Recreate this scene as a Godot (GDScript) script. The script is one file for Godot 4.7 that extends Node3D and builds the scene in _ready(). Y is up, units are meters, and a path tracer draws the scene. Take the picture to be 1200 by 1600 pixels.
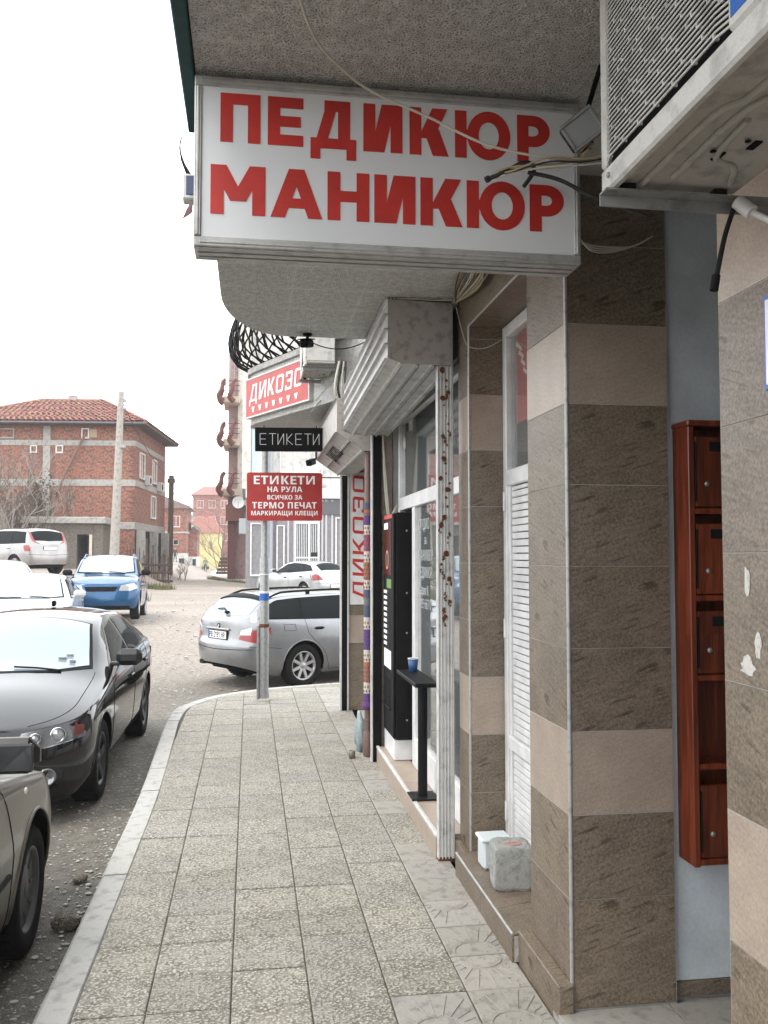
extends Node3D

var M := {}
var T := {}
var used := {}
var rng := RandomNumberGenerator.new()


func _ready() -> void:
	rng.seed = 7
	# ---------------------------------------------------------------- camera
	var cam := Camera3D.new()
	cam.name = "camera"
	add_child(cam)
	cam.position = Vector3(0, 1.66, 0)
	cam.rotation_degrees = Vector3(2.8216, -8.5206, 0)
	cam.keep_aspect = Camera3D.KEEP_HEIGHT
	cam.fov = 59.49
	cam.near = 0.05
	cam.far = 1500.0
	# ---------------------------------------------------------------- sky, sun, exposure
	var env := Environment.new()
	env.background_mode = Environment.BG_SKY
	var sky := Sky.new()
	var psm := ProceduralSkyMaterial.new()
	psm.sky_top_color = Color(0.97, 0.985, 1.0)
	psm.sky_horizon_color = Color(1.0, 1.0, 1.0)
	psm.sky_curve = 0.2
	psm.sky_energy_multiplier = 1.12
	psm.ground_bottom_color = Color(0.45, 0.44, 0.43)
	psm.ground_horizon_color = Color(0.8, 0.8, 0.8)
	psm.ground_energy_multiplier = 0.8
	sky.sky_material = psm
	env.sky = sky
	env.tonemap_mode = Environment.TONE_MAPPER_LINEAR
	env.tonemap_exposure = 2.6
	env.fog_enabled = true
	env.fog_light_color = Color(0.95, 0.96, 0.98)
	env.fog_density = 0.0010
	env.sdfgi_enabled = true
	env.ssao_enabled = true
	env.ssil_enabled = true
	var we := WorldEnvironment.new()
	we.name = "world_environment"
	we.environment = env
	add_child(we)
	var sun := DirectionalLight3D.new()
	sun.name = "sun"
	sun.light_energy = 0.32
	sun.light_color = Color(1.0, 0.98, 0.95)
	sun.light_angular_distance = 24.0
	sun.shadow_enabled = true
	add_child(sun)
	sun.rotation_degrees = Vector3(-58, -62, 0)
	# ---------------------------------------------------------------- scene
	make_textures()
	make_materials()
	build_ground()
	build_pavement()
	build_near_building()
	build_far_buildings()
	build_signs()
	build_wall_things()
	build_street_things()
	build_cars()
	build_cables()
	build_plants_people()


# =====================================================================  mesh builder
class MB:
	var st := SurfaceTool.new()
	var tint := false

	func _init() -> void:
		st.begin(Mesh.PRIMITIVE_TRIANGLES)
		st.set_smooth_group(-1)

	func sm(on: bool, g := 1) -> void:
		st.set_smooth_group(g if on else -1)

	func col(c: Color) -> void:
		tint = true
		st.set_color(c)

	func tri(a: Vector3, b: Vector3, c: Vector3) -> void:      # counter-clockwise seen from outside
		st.add_vertex(a)
		st.add_vertex(c)
		st.add_vertex(b)

	func quad(a: Vector3, b: Vector3, c: Vector3, d: Vector3) -> void:
		tri(a, b, c)
		tri(a, c, d)

	func box(c: Vector3, s: Vector3, bev := 0.0, bs := Basis()) -> void:
		var h := s * 0.5
		var b := minf(bev, minf(h.x, minf(h.y, h.z)) * 0.9)
		var ax := [Vector3.RIGHT, Vector3.UP, Vector3.BACK]
		for i in 3:
			for sg in [1.0, -1.0]:
				var n: Vector3 = ax[i] * sg
				var u: Vector3 = ax[(i + 1) % 3]
				var v: Vector3 = ax[(i + 2) % 3] * sg
				var hu: float = h[(i + 1) % 3] - b
				var hv: float = h[(i + 2) % 3] - b
				var o: Vector3 = n * h[i]
				quad(c + bs * (o - u * hu - v * hv), c + bs * (o + u * hu - v * hv), c + bs * (o + u * hu + v * hv), c + bs * (o - u * hu + v * hv))
		if b <= 0.0:
			return
		for i in 3:                                             # edges along axis i
			var j := (i + 1) % 3
			var k := (i + 2) % 3
			for sj in [1.0, -1.0]:
				for sk in [1.0, -1.0]:
					var p1 := Vector3()
					var p2 := Vector3()
					p1[j] = h[j] * sj
					p1[k] = (h[k] - b) * sk
					p2[j] = (h[j] - b) * sj
					p2[k] = h[k] * sk
					var e := Vector3()
					e[i] = h[i] - b
					if sj * sk > 0:
						quad(c + bs * (p1 - e), c + bs * (p2 - e) , c + bs * (p2 + e), c + bs * (p1 + e))
					else:
						quad(c + bs * (p1 + e), c + bs * (p2 + e), c + bs * (p2 - e), c + bs * (p1 - e))
		for sx in [1.0, -1.0]:
			for sy in [1.0, -1.0]:
				for sz in [1.0, -1.0]:
					var q := Vector3(h.x * sx, h.y * sy, h.z * sz)
					var a := q - Vector3(0, b * sy, b * sz)
					var d := q - Vector3(b * sx, 0, b * sz)
					var f := q - Vector3(b * sx, b * sy, 0)
					if sx * sy * sz > 0:
						tri(c + bs * a, c + bs * d, c + bs * f)
					else:
						tri(c + bs * a, c + bs * f, c + bs * d)

	func bx(x0: float, x1: float, y0: float, y1: float, z0: float, z1: float, bev := 0.0) -> void:
		box(Vector3(x0 + x1, y0 + y1, z0 + z1) * 0.5, Vector3(absf(x1 - x0), absf(y1 - y0), absf(z1 - z0)), bev)

	func tube(pts: Array, r: float, sides := 6, r1 := -1.0, caps := true) -> void:
		sm(true, 3)
		var n := pts.size()
		var last := Vector3()
		var rings := []
		for i in n:
			var d: Vector3 = (pts[mini(i + 1, n - 1)] - pts[maxi(i - 1, 0)]).normalized()
			var u := last - d * last.dot(d)
			if u.length() < 0.1:
				u = d.cross(Vector3.UP if absf(d.y) < 0.9 else Vector3.RIGHT)
			u = u.normalized()
			last = u
			var v := d.cross(u)
			var rr := r if r1 < 0 else lerpf(r, r1, float(i) / maxf(n - 1, 1))
			var ring := []
			for k in sides:
				var a := TAU * k / sides
				ring.append(pts[i] + (u * cos(a) + v * sin(a)) * rr)
			rings.append(ring)
		for i in n - 1:
			for k in sides:
				var k2 := (k + 1) % sides
				quad(rings[i][k], rings[i][k2], rings[i + 1][k2], rings[i + 1][k])
		if caps:
			sm(false)
			for k in range(1, sides - 1):
				tri(rings[0][0], rings[0][k + 1], rings[0][k])
				tri(rings[n - 1][0], rings[n - 1][k], rings[n - 1][k + 1])
		sm(false)

	func lathe(prof: Array, o: Vector3, bs: Basis, sides := 24, smooth := true) -> void:   # prof: Vector2(radius, along y)
		sm(smooth, 4)
		for i in prof.size() - 1:
			for k in sides:
				var a := TAU * k / sides
				var b := TAU * (k + 1) / sides
				var p: Vector2 = prof[i]
				var q: Vector2 = prof[i + 1]
				var p0 := o + bs * Vector3(p.x * cos(a), p.y, -p.x * sin(a))
				var p1 := o + bs * Vector3(p.x * cos(b), p.y, -p.x * sin(b))
				var q1 := o + bs * Vector3(q.x * cos(b), q.y, -q.x * sin(b))
				var q0 := o + bs * Vector3(q.x * cos(a), q.y, -q.x * sin(a))
				if p.x < 1e-5:
					tri(p0, q1, q0)
				elif q.x < 1e-5:
					tri(p0, p1, q0)
				else:
					quad(p0, p1, q1, q0)
		sm(false)

	func prism(poly: PackedVector2Array, z0: float, z1: float, tf := Transform3D()) -> void:   # poly in local xy, extruded along z
		var p := poly
		if Geometry2D.is_polygon_clockwise(p):
			p = p.duplicate()
			p.reverse()
		var ids := Geometry2D.triangulate_polygon(p)
		for i in range(0, ids.size(), 3):
			var a := p[ids[i]]
			var b := p[ids[i + 1]]
			var c := p[ids[i + 2]]
			if (b - a).cross(c - a) < 0:
				var t := b
				b = c
				c = t
			tri(tf * Vector3(a.x, a.y, z1), tf * Vector3(b.x, b.y, z1), tf * Vector3(c.x, c.y, z1))
			tri(tf * Vector3(a.x, a.y, z0), tf * Vector3(c.x, c.y, z0), tf * Vector3(b.x, b.y, z0))
		for i in p.size():
			var a := p[i]
			var b := p[(i + 1) % p.size()]
			quad(tf * Vector3(a.x, a.y, z0), tf * Vector3(b.x, b.y, z0), tf * Vector3(b.x, b.y, z1), tf * Vector3(a.x, a.y, z1))

	func grid(P: Array, smooth := true, g := 5) -> void:       # P[i][j]
		sm(smooth, g)
		for i in P.size() - 1:
			for j in P[i].size() - 1:
				quad(P[i][j], P[i][j + 1], P[i + 1][j + 1], P[i + 1][j])
		sm(false)

	func mesh() -> ArrayMesh:
		st.generate_normals()
		st.index()
		return st.commit()


# =====================================================================  nodes
func numbered(n: String) -> String:
	used[n] = used.get(n, 0) + 1
	return n if used[n] == 1 else "%s_%03d" % [n, used[n] - 1]


func put(called: String, m, material: Material, parent: Node = self) -> MeshInstance3D:
	var o := MeshInstance3D.new()
	o.name = numbered(called) if parent == self else called
	o.mesh = m.mesh() if m is MB else m
	o.material_override = material
	parent.add_child(o, true)
	return o


func tag(o: Node, label: String, category: String, group := "") -> void:
	o.set_meta("label", label)
	o.set_meta("category", category)
	if group != "":
		o.set_meta("group", group)


func thing(called: String, label: String, category: String, at := Vector3.ZERO, yaw := 0.0, group := "") -> Node3D:
	var o := Node3D.new()
	o.name = numbered(called)
	add_child(o)
	o.position = at
	o.rotation.y = yaw
	tag(o, label, category, group)
	return o


func holder(called: String, parent: Node) -> Node3D:
	var o := Node3D.new()
	o.name = called
	parent.add_child(o, true)
	return o


func struct(called: String, m, material: Material) -> MeshInstance3D:
	var o := put(called, m, material)
	o.set_meta("kind", "structure")
	return o


func one(called: String, m, material: Material, label: String, category: String, group := "") -> MeshInstance3D:
	var o := put(called, m, material)
	tag(o, label, category, group)
	return o


func V(x: float, y: float, z: float) -> Vector3:
	return Vector3(x, y, z)


func bez(pts: Array, n := 12) -> Array:                       # smooth curve through points
	var c := Curve3D.new()
	for i in pts.size():
		var t: Vector3 = (pts[mini(i + 1, pts.size() - 1)] - pts[maxi(i - 1, 0)]) / 6.0
		c.add_point(pts[i], -t, t)
	var out := []
	for i in pts.size() - 1:
		for k in n:
			out.append(c.sample(i, float(k) / n))
	out.append(pts[pts.size() - 1])
	return out


func sag(a: Vector3, b: Vector3, drop: float, n := 12) -> Array:
	var out := []
	for i in n + 1:
		var t := float(i) / n
		out.append(a.lerp(b, t) - Vector3(0, drop * 4.0 * t * (1.0 - t), 0))
	return out


# =====================================================================  textures
func noise_bytes(size: int, freq: float, type: int, sd: int, oct := 1, ret := -1, jit := 1.0) -> PackedByteArray:
	var f := FastNoiseLite.new()
	f.seed = sd
	f.frequency = freq
	f.noise_type = type
	f.fractal_type = FastNoiseLite.FRACTAL_FBM if oct > 1 else FastNoiseLite.FRACTAL_NONE
	f.fractal_octaves = oct
	if ret >= 0:
		f.cellular_return_type = ret
		f.cellular_jitter = jit
	var im := f.get_seamless_image(size, size, false, false, 0.12)
	im.convert(Image.FORMAT_L8)
	return im.get_data()


func tex_rgb(size: int, d: PackedByteArray) -> ImageTexture:
	return ImageTexture.create_from_image(Image.create_from_data(size, size, false, Image.FORMAT_RGB8, d))


func tex_l(size: int, d: PackedByteArray) -> ImageTexture:
	return ImageTexture.create_from_image(Image.create_from_data(size, size, false, Image.FORMAT_L8, d))


func make_textures() -> void:
	var CE := FastNoiseLite.TYPE_CELLULAR
	var SI := FastNoiseLite.TYPE_SIMPLEX_SMOOTH
	# washed aggregate: white and tan pebbles in a grey matrix
	var n := 1024
	var cv := noise_bytes(n, 0.086, CE, 3, 1, FastNoiseLite.RETURN_CELL_VALUE)
	var ce := noise_bytes(n, 0.086, CE, 3, 1, FastNoiseLite.RETURN_DISTANCE)
	var fine := noise_bytes(n, 0.12, SI, 5, 3)
	var big := noise_bytes(n, 0.008, SI, 6, 3)
	var rgb := PackedByteArray()
	rgb.resize(n * n * 3)
	var hh := PackedByteArray()
	hh.resize(n * n)
	var rgb2 := PackedByteArray()
	rgb2.resize(n * n * 3)
	var hh2 := PackedByteArray()
	hh2.resize(n * n)
	for i in n * n:
		var v := cv[i]
		var e := ce[i]
		var f := (fine[i] - 128) * 0.22
		var b := (big[i] - 128) * 0.3
		var k := clampf((104.0 + (v * 5) % 50 - e + f * 0.5) / 26.0, 0.0, 1.0)
		if v < 70:
			k *= 0.3
		var m := 168.0 + b + f
		var pr := 216.0 + ((v * 7) % 64) - 22.0 + f * 0.5
		var warm := ((v * 13) % 40) * 0.30
		rgb[i * 3] = int(clampf(lerpf(m, pr, k), 0, 255))
		rgb[i * 3 + 1] = int(clampf(lerpf(m - 2.0, pr - warm * 0.3, k), 0, 255))
		rgb[i * 3 + 2] = int(clampf(lerpf(m - 10.0, pr - warm - 3.0, k), 0, 255))
		hh[i] = int(clampf(70.0 + k * 130.0 + f, 0, 255))
		# road: dark matrix with scattered pale stones
		var k2 := clampf((90.0 + (v * 5) % 60 - e + f * 0.6) / 26.0, 0.0, 1.0) if (v * 11) % 100 < 55 else 0.0
		var m2 := 186.0 + b * 1.0 + f * 1.3
		var p2 := 196.0 + ((v * 7) % 56) + f
		rgb2[i * 3] = int(clampf(lerpf(m2, p2, k2), 0, 255))
		rgb2[i * 3 + 1] = int(clampf(lerpf(m2 - 4.0, p2 - 3.0, k2), 0, 255))
		rgb2[i * 3 + 2] = int(clampf(lerpf(m2 - 10.0, p2 - 10.0, k2), 0, 255))
		hh2[i] = int(clampf(90.0 + k2 * 110.0 + f * 1.5, 0, 255))
	T.pebble = tex_rgb(n, rgb)
	T.pebble_h = tex_l(n, hh)
	T.road = tex_rgb(n, rgb2)
	T.road_h = tex_l(n, hh2)
	# general grime, greyscale multiplier near white
	n = 512
	var g1 := noise_bytes(n, 0.012, SI, 11, 5)
	var g2 := noise_bytes(n, 0.2, SI, 12, 2)
	var g3 := noise_bytes(n, 0.03, SI, 14, 4)
	var d := PackedByteArray()
	d.resize(n * n)
	for i in n * n:
		d[i] = int(clampf(238.0 + (g1[i] - 128) * 0.14 + (g2[i] - 128) * 0.06, 0, 255))
	T.grime = tex_l(n, d)
	d = PackedByteArray()
	d.resize(n * n)
	for i in n * n:
		var s := maxf(0.0, 120.0 - g1[i]) * 0.42 + maxf(0.0, 88.0 - g3[i]) * 0.22
		d[i] = int(clampf(242.0 - s + (g2[i] - 128) * 0.10, 0, 255))
	T.dirt = tex_l(n, d)
	# stucco relief
	var s1 := noise_bytes(n, 0.085, SI, 21, 3)
	var s2 := noise_bytes(n, 0.055, CE, 22, 1, FastNoiseLite.RETURN_DISTANCE)
	var sc := PackedByteArray()
	sc.resize(n * n * 3)
	d = PackedByteArray()
	d.resize(n * n)
	for i in n * n:
		var h := clampf((s1[i] - 128) * 1.4 + 128.0 - (s2[i] - 128) * 0.35, 0, 255)
		d[i] = int(h)
		var pit := clampf((84.0 - h) / 36.0, 0.0, 1.0)
		var c := lerpf(234.0 + (g1[i] - 128) * 0.16, 150.0, pit)
		sc[i * 3] = int(clampf(c, 0, 255))
		sc[i * 3 + 1] = int(clampf(c - 2.0, 0, 255))
		sc[i * 3 + 2] = int(clampf(c - 7.0, 0, 255))
	T.stucco_h = tex_l(n, d)
	T.stucco = tex_rgb(n, sc)
	# brown stone tile with slanting dark streaks, cream tile with faint clouds
	var f1 := FastNoiseLite.new()
	f1.seed = 31
	f1.frequency = 0.02
	f1.fractal_octaves = 4
	var f2 := FastNoiseLite.new()
	f2.seed = 32
	f2.frequency = 0.05
	f2.fractal_octaves = 3
	var f3 := FastNoiseLite.new()
	f3.seed = 33
	f3.frequency = 0.35
	f3.fractal_octaves = 2
	var br := PackedByteArray()
	br.resize(n * n * 3)
	var bh := PackedByteArray()
	bh.resize(n * n)
	var cr := PackedByteArray()
	cr.resize(n * n * 3)
	for y in n:
		for x in n:
			var i := y * n + x
			var u := x * 0.95 - y * 0.31
			var w := x * 0.31 + y * 0.95
			var a := f1.get_noise_2d(u * 0.4, w * 1.8)
			var b := f2.get_noise_2d(u * 0.24, w * 3.6)
			var gr := (g2[i] - 128) / 128.0
			var brk := clampf(0.5 + (g3[i] - 128) / 50.0 + gr * 0.8, 0.0, 1.0)
			var fv := f2.get_noise_2d(u * 0.5 + 900.0, w * 5.5)
			var streak := clampf((b * 1.1 + a * 1.0 + fv * 0.5 - 0.42) * 3.6, 0.0, 1.0) * brk
			var c := 0.93 + a * 0.10 + gr * 0.17 + (g1[i] - 128) / 128.0 * 0.06 + f3.get_noise_2d(x, y) * 0.22 + fv * 0.12
			c *= 1.0 - streak * 0.33
			br[i * 3] = int(clampf(c * 238.0, 0, 255))
			br[i * 3 + 1] = int(clampf(c * 236.0 - streak * 5.0, 0, 255))
			br[i * 3 + 2] = int(clampf(c * 232.0 - streak * 9.0, 0, 255))
			bh[i] = int(clampf(150.0 - streak * 60.0 + gr * 26.0, 0, 255))
			var q := 0.92 + (g1[i] - 128) / 128.0 * 0.045 + fv * 0.05 + gr * 0.07 + f3.get_noise_2d(x, y) * 0.05
			if g2[(i * 7) % (n * n)] > 208 and b > 0.16:
				q *= 0.86
			cr[i * 3] = int(clampf(q * 245.0, 0, 255))
			cr[i * 3 + 1] = int(clampf(q * 243.0, 0, 255))
			cr[i * 3 + 2] = int(clampf(q * 240.0, 0, 255))
	T.stone = tex_rgb(n, br)
	T.stone_h = tex_l(n, bh)
	T.cream = tex_rgb(n, cr)
	# wood: long grain upright
	var wd := PackedByteArray()
	wd.resize(n * n * 3)
	for y in n:
		for x in n:
			var i := y * n + x
			var a := f1.get_noise_2d(x * 2.2 + f2.get_noise_2d(x * 0.2, y * 0.08) * 26.0, y * 0.11)
			var b := f2.get_noise_2d(x * 4.0, y * 0.14)
			var c := 0.78 + a * 0.30 + b * 0.20
			wd[i * 3] = int(clampf(c * 250.0, 0, 255))
			wd[i * 3 + 1] = int(clampf(c * 238.0, 0, 255))
			wd[i * 3 + 2] = int(clampf(c * 228.0, 0, 255))
	T.wood = tex_rgb(n, wd)
	# brickwork seen from far: courses and bed joints, one metre square
	n = 512
	var bk := PackedByteArray()
	bk.resize(n * n * 3)
	var bkh := PackedByteArray()
	bkh.resize(n * n)
	var rr := RandomNumberGenerator.new()
	rr.seed = 5
	var tone := []
	for i in 200:
		tone.append(rr.randf())
	for y in n:
		var row := y * 13 / n
		var fy := y * 13.0 / n - row
		for x in n:
			var i := y * n + x
			var xx := x * 4.0 / n + (0.5 if row % 2 else 0.0)
			var cx := int(xx) % 4
			var fx := xx - int(xx)
			var t: float = tone[row * 4 + cx]
			var mort := fy < 0.14 or fx < 0.045
			var gr := (g2[i] - 128) / 128.0 * 0.09 + (g1[i] - 128) / 128.0 * 0.22 + (g3[i] - 128) / 128.0 * 0.14
			var c := 0.74 + t * 0.24 + gr
			if mort:
				c = 0.80 + gr
			bk[i * 3] = int(clampf(c * (214.0 if not mort else 196.0), 0, 255))
			bk[i * 3 + 1] = int(clampf(c * (158.0 - t * 22.0 if not mort else 178.0), 0, 255))
			bk[i * 3 + 2] = int(clampf(c * (140.0 - t * 26.0 if not mort else 162.0), 0, 255))
			bkh[i] = 60 if mort else int(170 + t * 40)
	T.brick = tex_rgb(n, bk)
	T.brick_h = tex_l(n, bkh)


# =====================================================================  materials
func lin(r: float, g: float, b: float) -> Color:
	return Color(r, g, b).linear_to_srgb()


func mat(r: float, g: float, b: float, rough := 0.7, metal := 0.0, tex = null, scale := 1.0, height = null, hs := 0.2, world := true) -> StandardMaterial3D:
	var m := StandardMaterial3D.new()
	m.albedo_color = lin(r, g, b)
	m.roughness = rough
	m.metallic = metal
	if tex != null:
		m.albedo_texture = tex
		m.uv1_triplanar = true
		m.uv1_world_triplanar = world
		m.uv1_scale = Vector3.ONE * scale
		m.uv1_triplanar_sharpness = 8.0
	if height != null:
		m.heightmap_enabled = true
		m.heightmap_texture = height
		m.heightmap_scale = hs
	return m


func paint(r: float, g: float, b: float, metal := 0.0, rough := 0.32, cc := 1.0) -> StandardMaterial3D:
	var m := mat(r, g, b, rough, metal, T.grime, 0.25, null, 0.0, false)
	m.metallic_specular = 0.15
	m.clearcoat_enabled = true
	m.clearcoat = cc
	m.clearcoat_roughness = 0.05
	return m


func variants(base: StandardMaterial3D, count: int, sd: int, tone := 0.1) -> Array:
	var out := []
	var r := RandomNumberGenerator.new()
	r.seed = sd
	for i in count:
		var m: StandardMaterial3D = base.duplicate()
		m.uv1_offset = Vector3(r.randf_range(0.25, 0.75), r.randf_range(0.25, 0.75), r.randf_range(0.25, 0.75))
		var k := 1.0 + r.randf_range(-tone, tone)
		var c := base.albedo_color.srgb_to_linear()
		m.albedo_color = lin(minf(c.r * k, 1.0), minf(c.g * k * r.randf_range(0.985, 1.0), 1.0), minf(c.b * k * r.randf_range(0.95, 1.0), 1.0))
		out.append(m)
	return out


func glass(r: float, g: float, b: float, alpha: float, rough := 0.02) -> StandardMaterial3D:
	var m := StandardMaterial3D.new()
	var c := lin(r, g, b)
	c.a = alpha
	m.albedo_color = c
	m.transparency = BaseMaterial3D.TRANSPARENCY_ALPHA
	m.roughness = rough
	m.metallic_specular = 0.6
	return m


func make_materials() -> void:
	M.road = mat(1.0, 1.0, 0.98, 0.85, 0, T.road, 1.1, T.road_h, 0.9)
	M.road.vertex_color_use_as_albedo = true
	M.joint = mat(0.17, 0.155, 0.135, 0.95, 0, T.road, 3.0, T.road_h, 0.3)
	M.tiles = variants(mat(0.485, 0.472, 0.455, 0.85, 0, T.pebble, 1.0, T.pebble_h, 0.5, false), 16, 4, 0.10)
	M.plain_tiles = variants(mat(0.36, 0.345, 0.32, 0.9, 0, T.dirt, 1.6, T.stucco_h, 0.06, false), 6, 8, 0.08)
	M.kerb = variants(mat(0.45, 0.45, 0.44, 0.9, 0, T.dirt, 1.3, T.stucco_h, 0.08, false), 5, 9, 0.06)
	M.stone = variants(mat(0.225, 0.182, 0.142, 0.45, 0, T.stone, 0.62, T.stone_h, 0.10, false), 18, 12, 0.06)
	M.cream = variants(mat(0.44, 0.365, 0.305, 0.4, 0, T.cream, 0.75, T.stone_h, 0.03, false), 5, 13, 0.04)
	M.stucco = mat(0.90, 0.91, 0.92, 0.95, 0, T.stucco, 2.6, T.stucco_h, 1.0)
	M.slab_edge = mat(0.5, 0.49, 0.47, 0.9, 0, T.dirt, 0.8, T.stucco_h, 0.3)
	M.plaster = mat(0.46, 0.45, 0.44, 0.9, 0, T.dirt, 0.5, T.stucco_h, 0.1)
	M.blue_wall = mat(0.62, 0.68, 0.73, 0.6, 0, T.grime, 0.5)
	M.white_pvc = mat(0.78, 0.78, 0.78, 0.35, 0, T.grime, 0.8)
	M.white_alu = mat(0.66, 0.66, 0.65, 0.4, 0.1, T.dirt, 1.4)
	M.shutter = mat(0.62, 0.61, 0.60, 0.45, 0.2, T.dirt, 1.1)
	M.shutter_end = mat(0.42, 0.39, 0.37, 0.6, 0.1, T.dirt, 2.0)
	M.alu = mat(0.55, 0.55, 0.56, 0.35, 0.75, T.grime, 2.0)
	M.trim = mat(0.46, 0.46, 0.455, 0.45, 0.3, T.dirt, 3.0)
	M.black_metal = mat(0.018, 0.018, 0.019, 0.45, 0.2, T.grime, 2.0)
	M.black = mat(0.012, 0.012, 0.013, 0.55, 0, T.grime, 1.5)
	M.rubber = mat(0.022, 0.022, 0.023, 0.85, 0, T.grime, 3.0)
	M.dark = mat(0.03, 0.028, 0.026, 0.9)
	M.void = mat(0.012, 0.012, 0.012, 0.95)
	M.faint_print = mat(0.40, 0.42, 0.42, 0.6)
	M.dark_panel = mat(0.009, 0.009, 0.010, 0.9)
	M.dark_panel.metallic_specular = 0.1
	M.pane = glass(0.5, 0.55, 0.55, 0.12)
	M.far_pane = mat(0.07, 0.085, 0.095, 0.06)
	M.car_glass = mat(0.016, 0.019, 0.02, 0.03)
	M.car_glass.metallic_specular = 0.12
	for k in [M.black, M.black_metal, M.rubber, M.dark, M.void]:
		k.metallic_specular = 0.18
	M.screen_glass = mat(0.30, 0.35, 0.39, 0.04, 0.30)
	M.red_print = mat(0.55, 0.03, 0.022, 0.45, 0, T.grime, 0.7)
	M.red_sign = mat(0.44, 0.03, 0.026, 0.4, 0, T.grime, 0.9)
	M.sign_face = mat(0.68, 0.695, 0.72, 0.3)
	M.sign_frame = mat(0.50, 0.50, 0.49, 0.4, 0.4, T.dirt, 1.5)
	M.white_print = mat(0.82, 0.82, 0.82, 0.5)
	M.wood = mat(0.30, 0.066, 0.026, 0.32, 0, T.wood, 1.2, null, 0.0, false)
	M.wood_dark = mat(0.20, 0.045, 0.018, 0.36, 0, T.wood, 1.2, null, 0.0, false)
	M.old_wood = mat(0.20, 0.165, 0.13, 0.85, 0, T.wood, 0.8)
	M.brown_wood = mat(0.11, 0.05, 0.035, 0.8, 0, T.wood, 0.8)
	M.brick = mat(0.54, 0.54, 0.52, 0.9, 0, T.brick, 0.9, T.brick_h, 0.8)
	M.roof_red = mat(0.38, 0.15, 0.11, 0.8, 0, T.grime, 0.4)
	M.concrete = mat(0.42, 0.40, 0.37, 0.9, 0, T.dirt, 0.5, T.stucco_h, 0.4)
	M.rubble = mat(0.36, 0.33, 0.29, 0.95, 0, T.road, 0.8, T.road_h, 3.0)
	M.rust = mat(0.14, 0.045, 0.018, 0.9, 0, T.grime, 9.0)
	M.ac_white = mat(0.60, 0.59, 0.56, 0.45, 0, T.dirt, 1.6)
	M.ac_under = mat(0.44, 0.42, 0.385, 0.5, 0, T.dirt, 2.2)
	M.cable_white = mat(0.55, 0.52, 0.45, 0.6)
	M.cable_tan = mat(0.42, 0.33, 0.20, 0.6)
	M.cable_black = mat(0.02, 0.02, 0.02, 0.6)
	M.galv = mat(0.36, 0.37, 0.37, 0.45, 0.5, T.dirt, 2.4)
	M.chrome = mat(0.7, 0.7, 0.72, 0.12, 1.0)
	M.rim_silver = mat(0.46, 0.46, 0.47, 0.35, 0.7)
	M.rim_dark = mat(0.06, 0.06, 0.065, 0.4, 0.6)
	M.lamp_clear = mat(0.5, 0.52, 0.54, 0.06, 0.55)
	M.lamp_inner = mat(0.26, 0.27, 0.28, 0.15, 0.6)
	M.lamp_red = mat(0.26, 0.008, 0.006, 0.12)
	M.lamp_red.clearcoat_enabled = true
	M.lamp_orange = mat(0.15, 0.035, 0.025, 0.15)
	M.curl = mat(0.13, 0.040, 0.032, 0.8)
	M.plate = mat(0.78, 0.78, 0.76, 0.4)
	M.blue_print = mat(0.02, 0.11, 0.42, 0.4)
	M.teal = mat(0.012, 0.07, 0.075, 0.7, 0, T.grime, 3.0)
	M.grass = mat(0.075, 0.09, 0.03, 0.9)
	M.twig = mat(0.13, 0.10, 0.085, 0.9)
	M.ivy = mat(0.05, 0.055, 0.028, 0.9)
	M.tint = mat(1, 1, 1, 0.85)
	M.tint.vertex_color_use_as_albedo = true


# =====================================================================  ground and pavement
func gh(x: float, z: float) -> float:
	var h := -0.27
	h += 0.40 * smoothstep(-15.0, -23.5, z)
	h -= 0.16 * smoothstep(-0.5, 4.0, x) * smoothstep(-15.0, -24.0, z) * smoothstep(-60.0, -40.0, z)
	h += 0.90 * smoothstep(-4.2, -6.6, x) * smoothstep(-23.0, -30.0, z)
	h -= 0.62 * smoothstep(-48.0, -100.0, z) * smoothstep(-9.0, -6.0, x)
	return h


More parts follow.
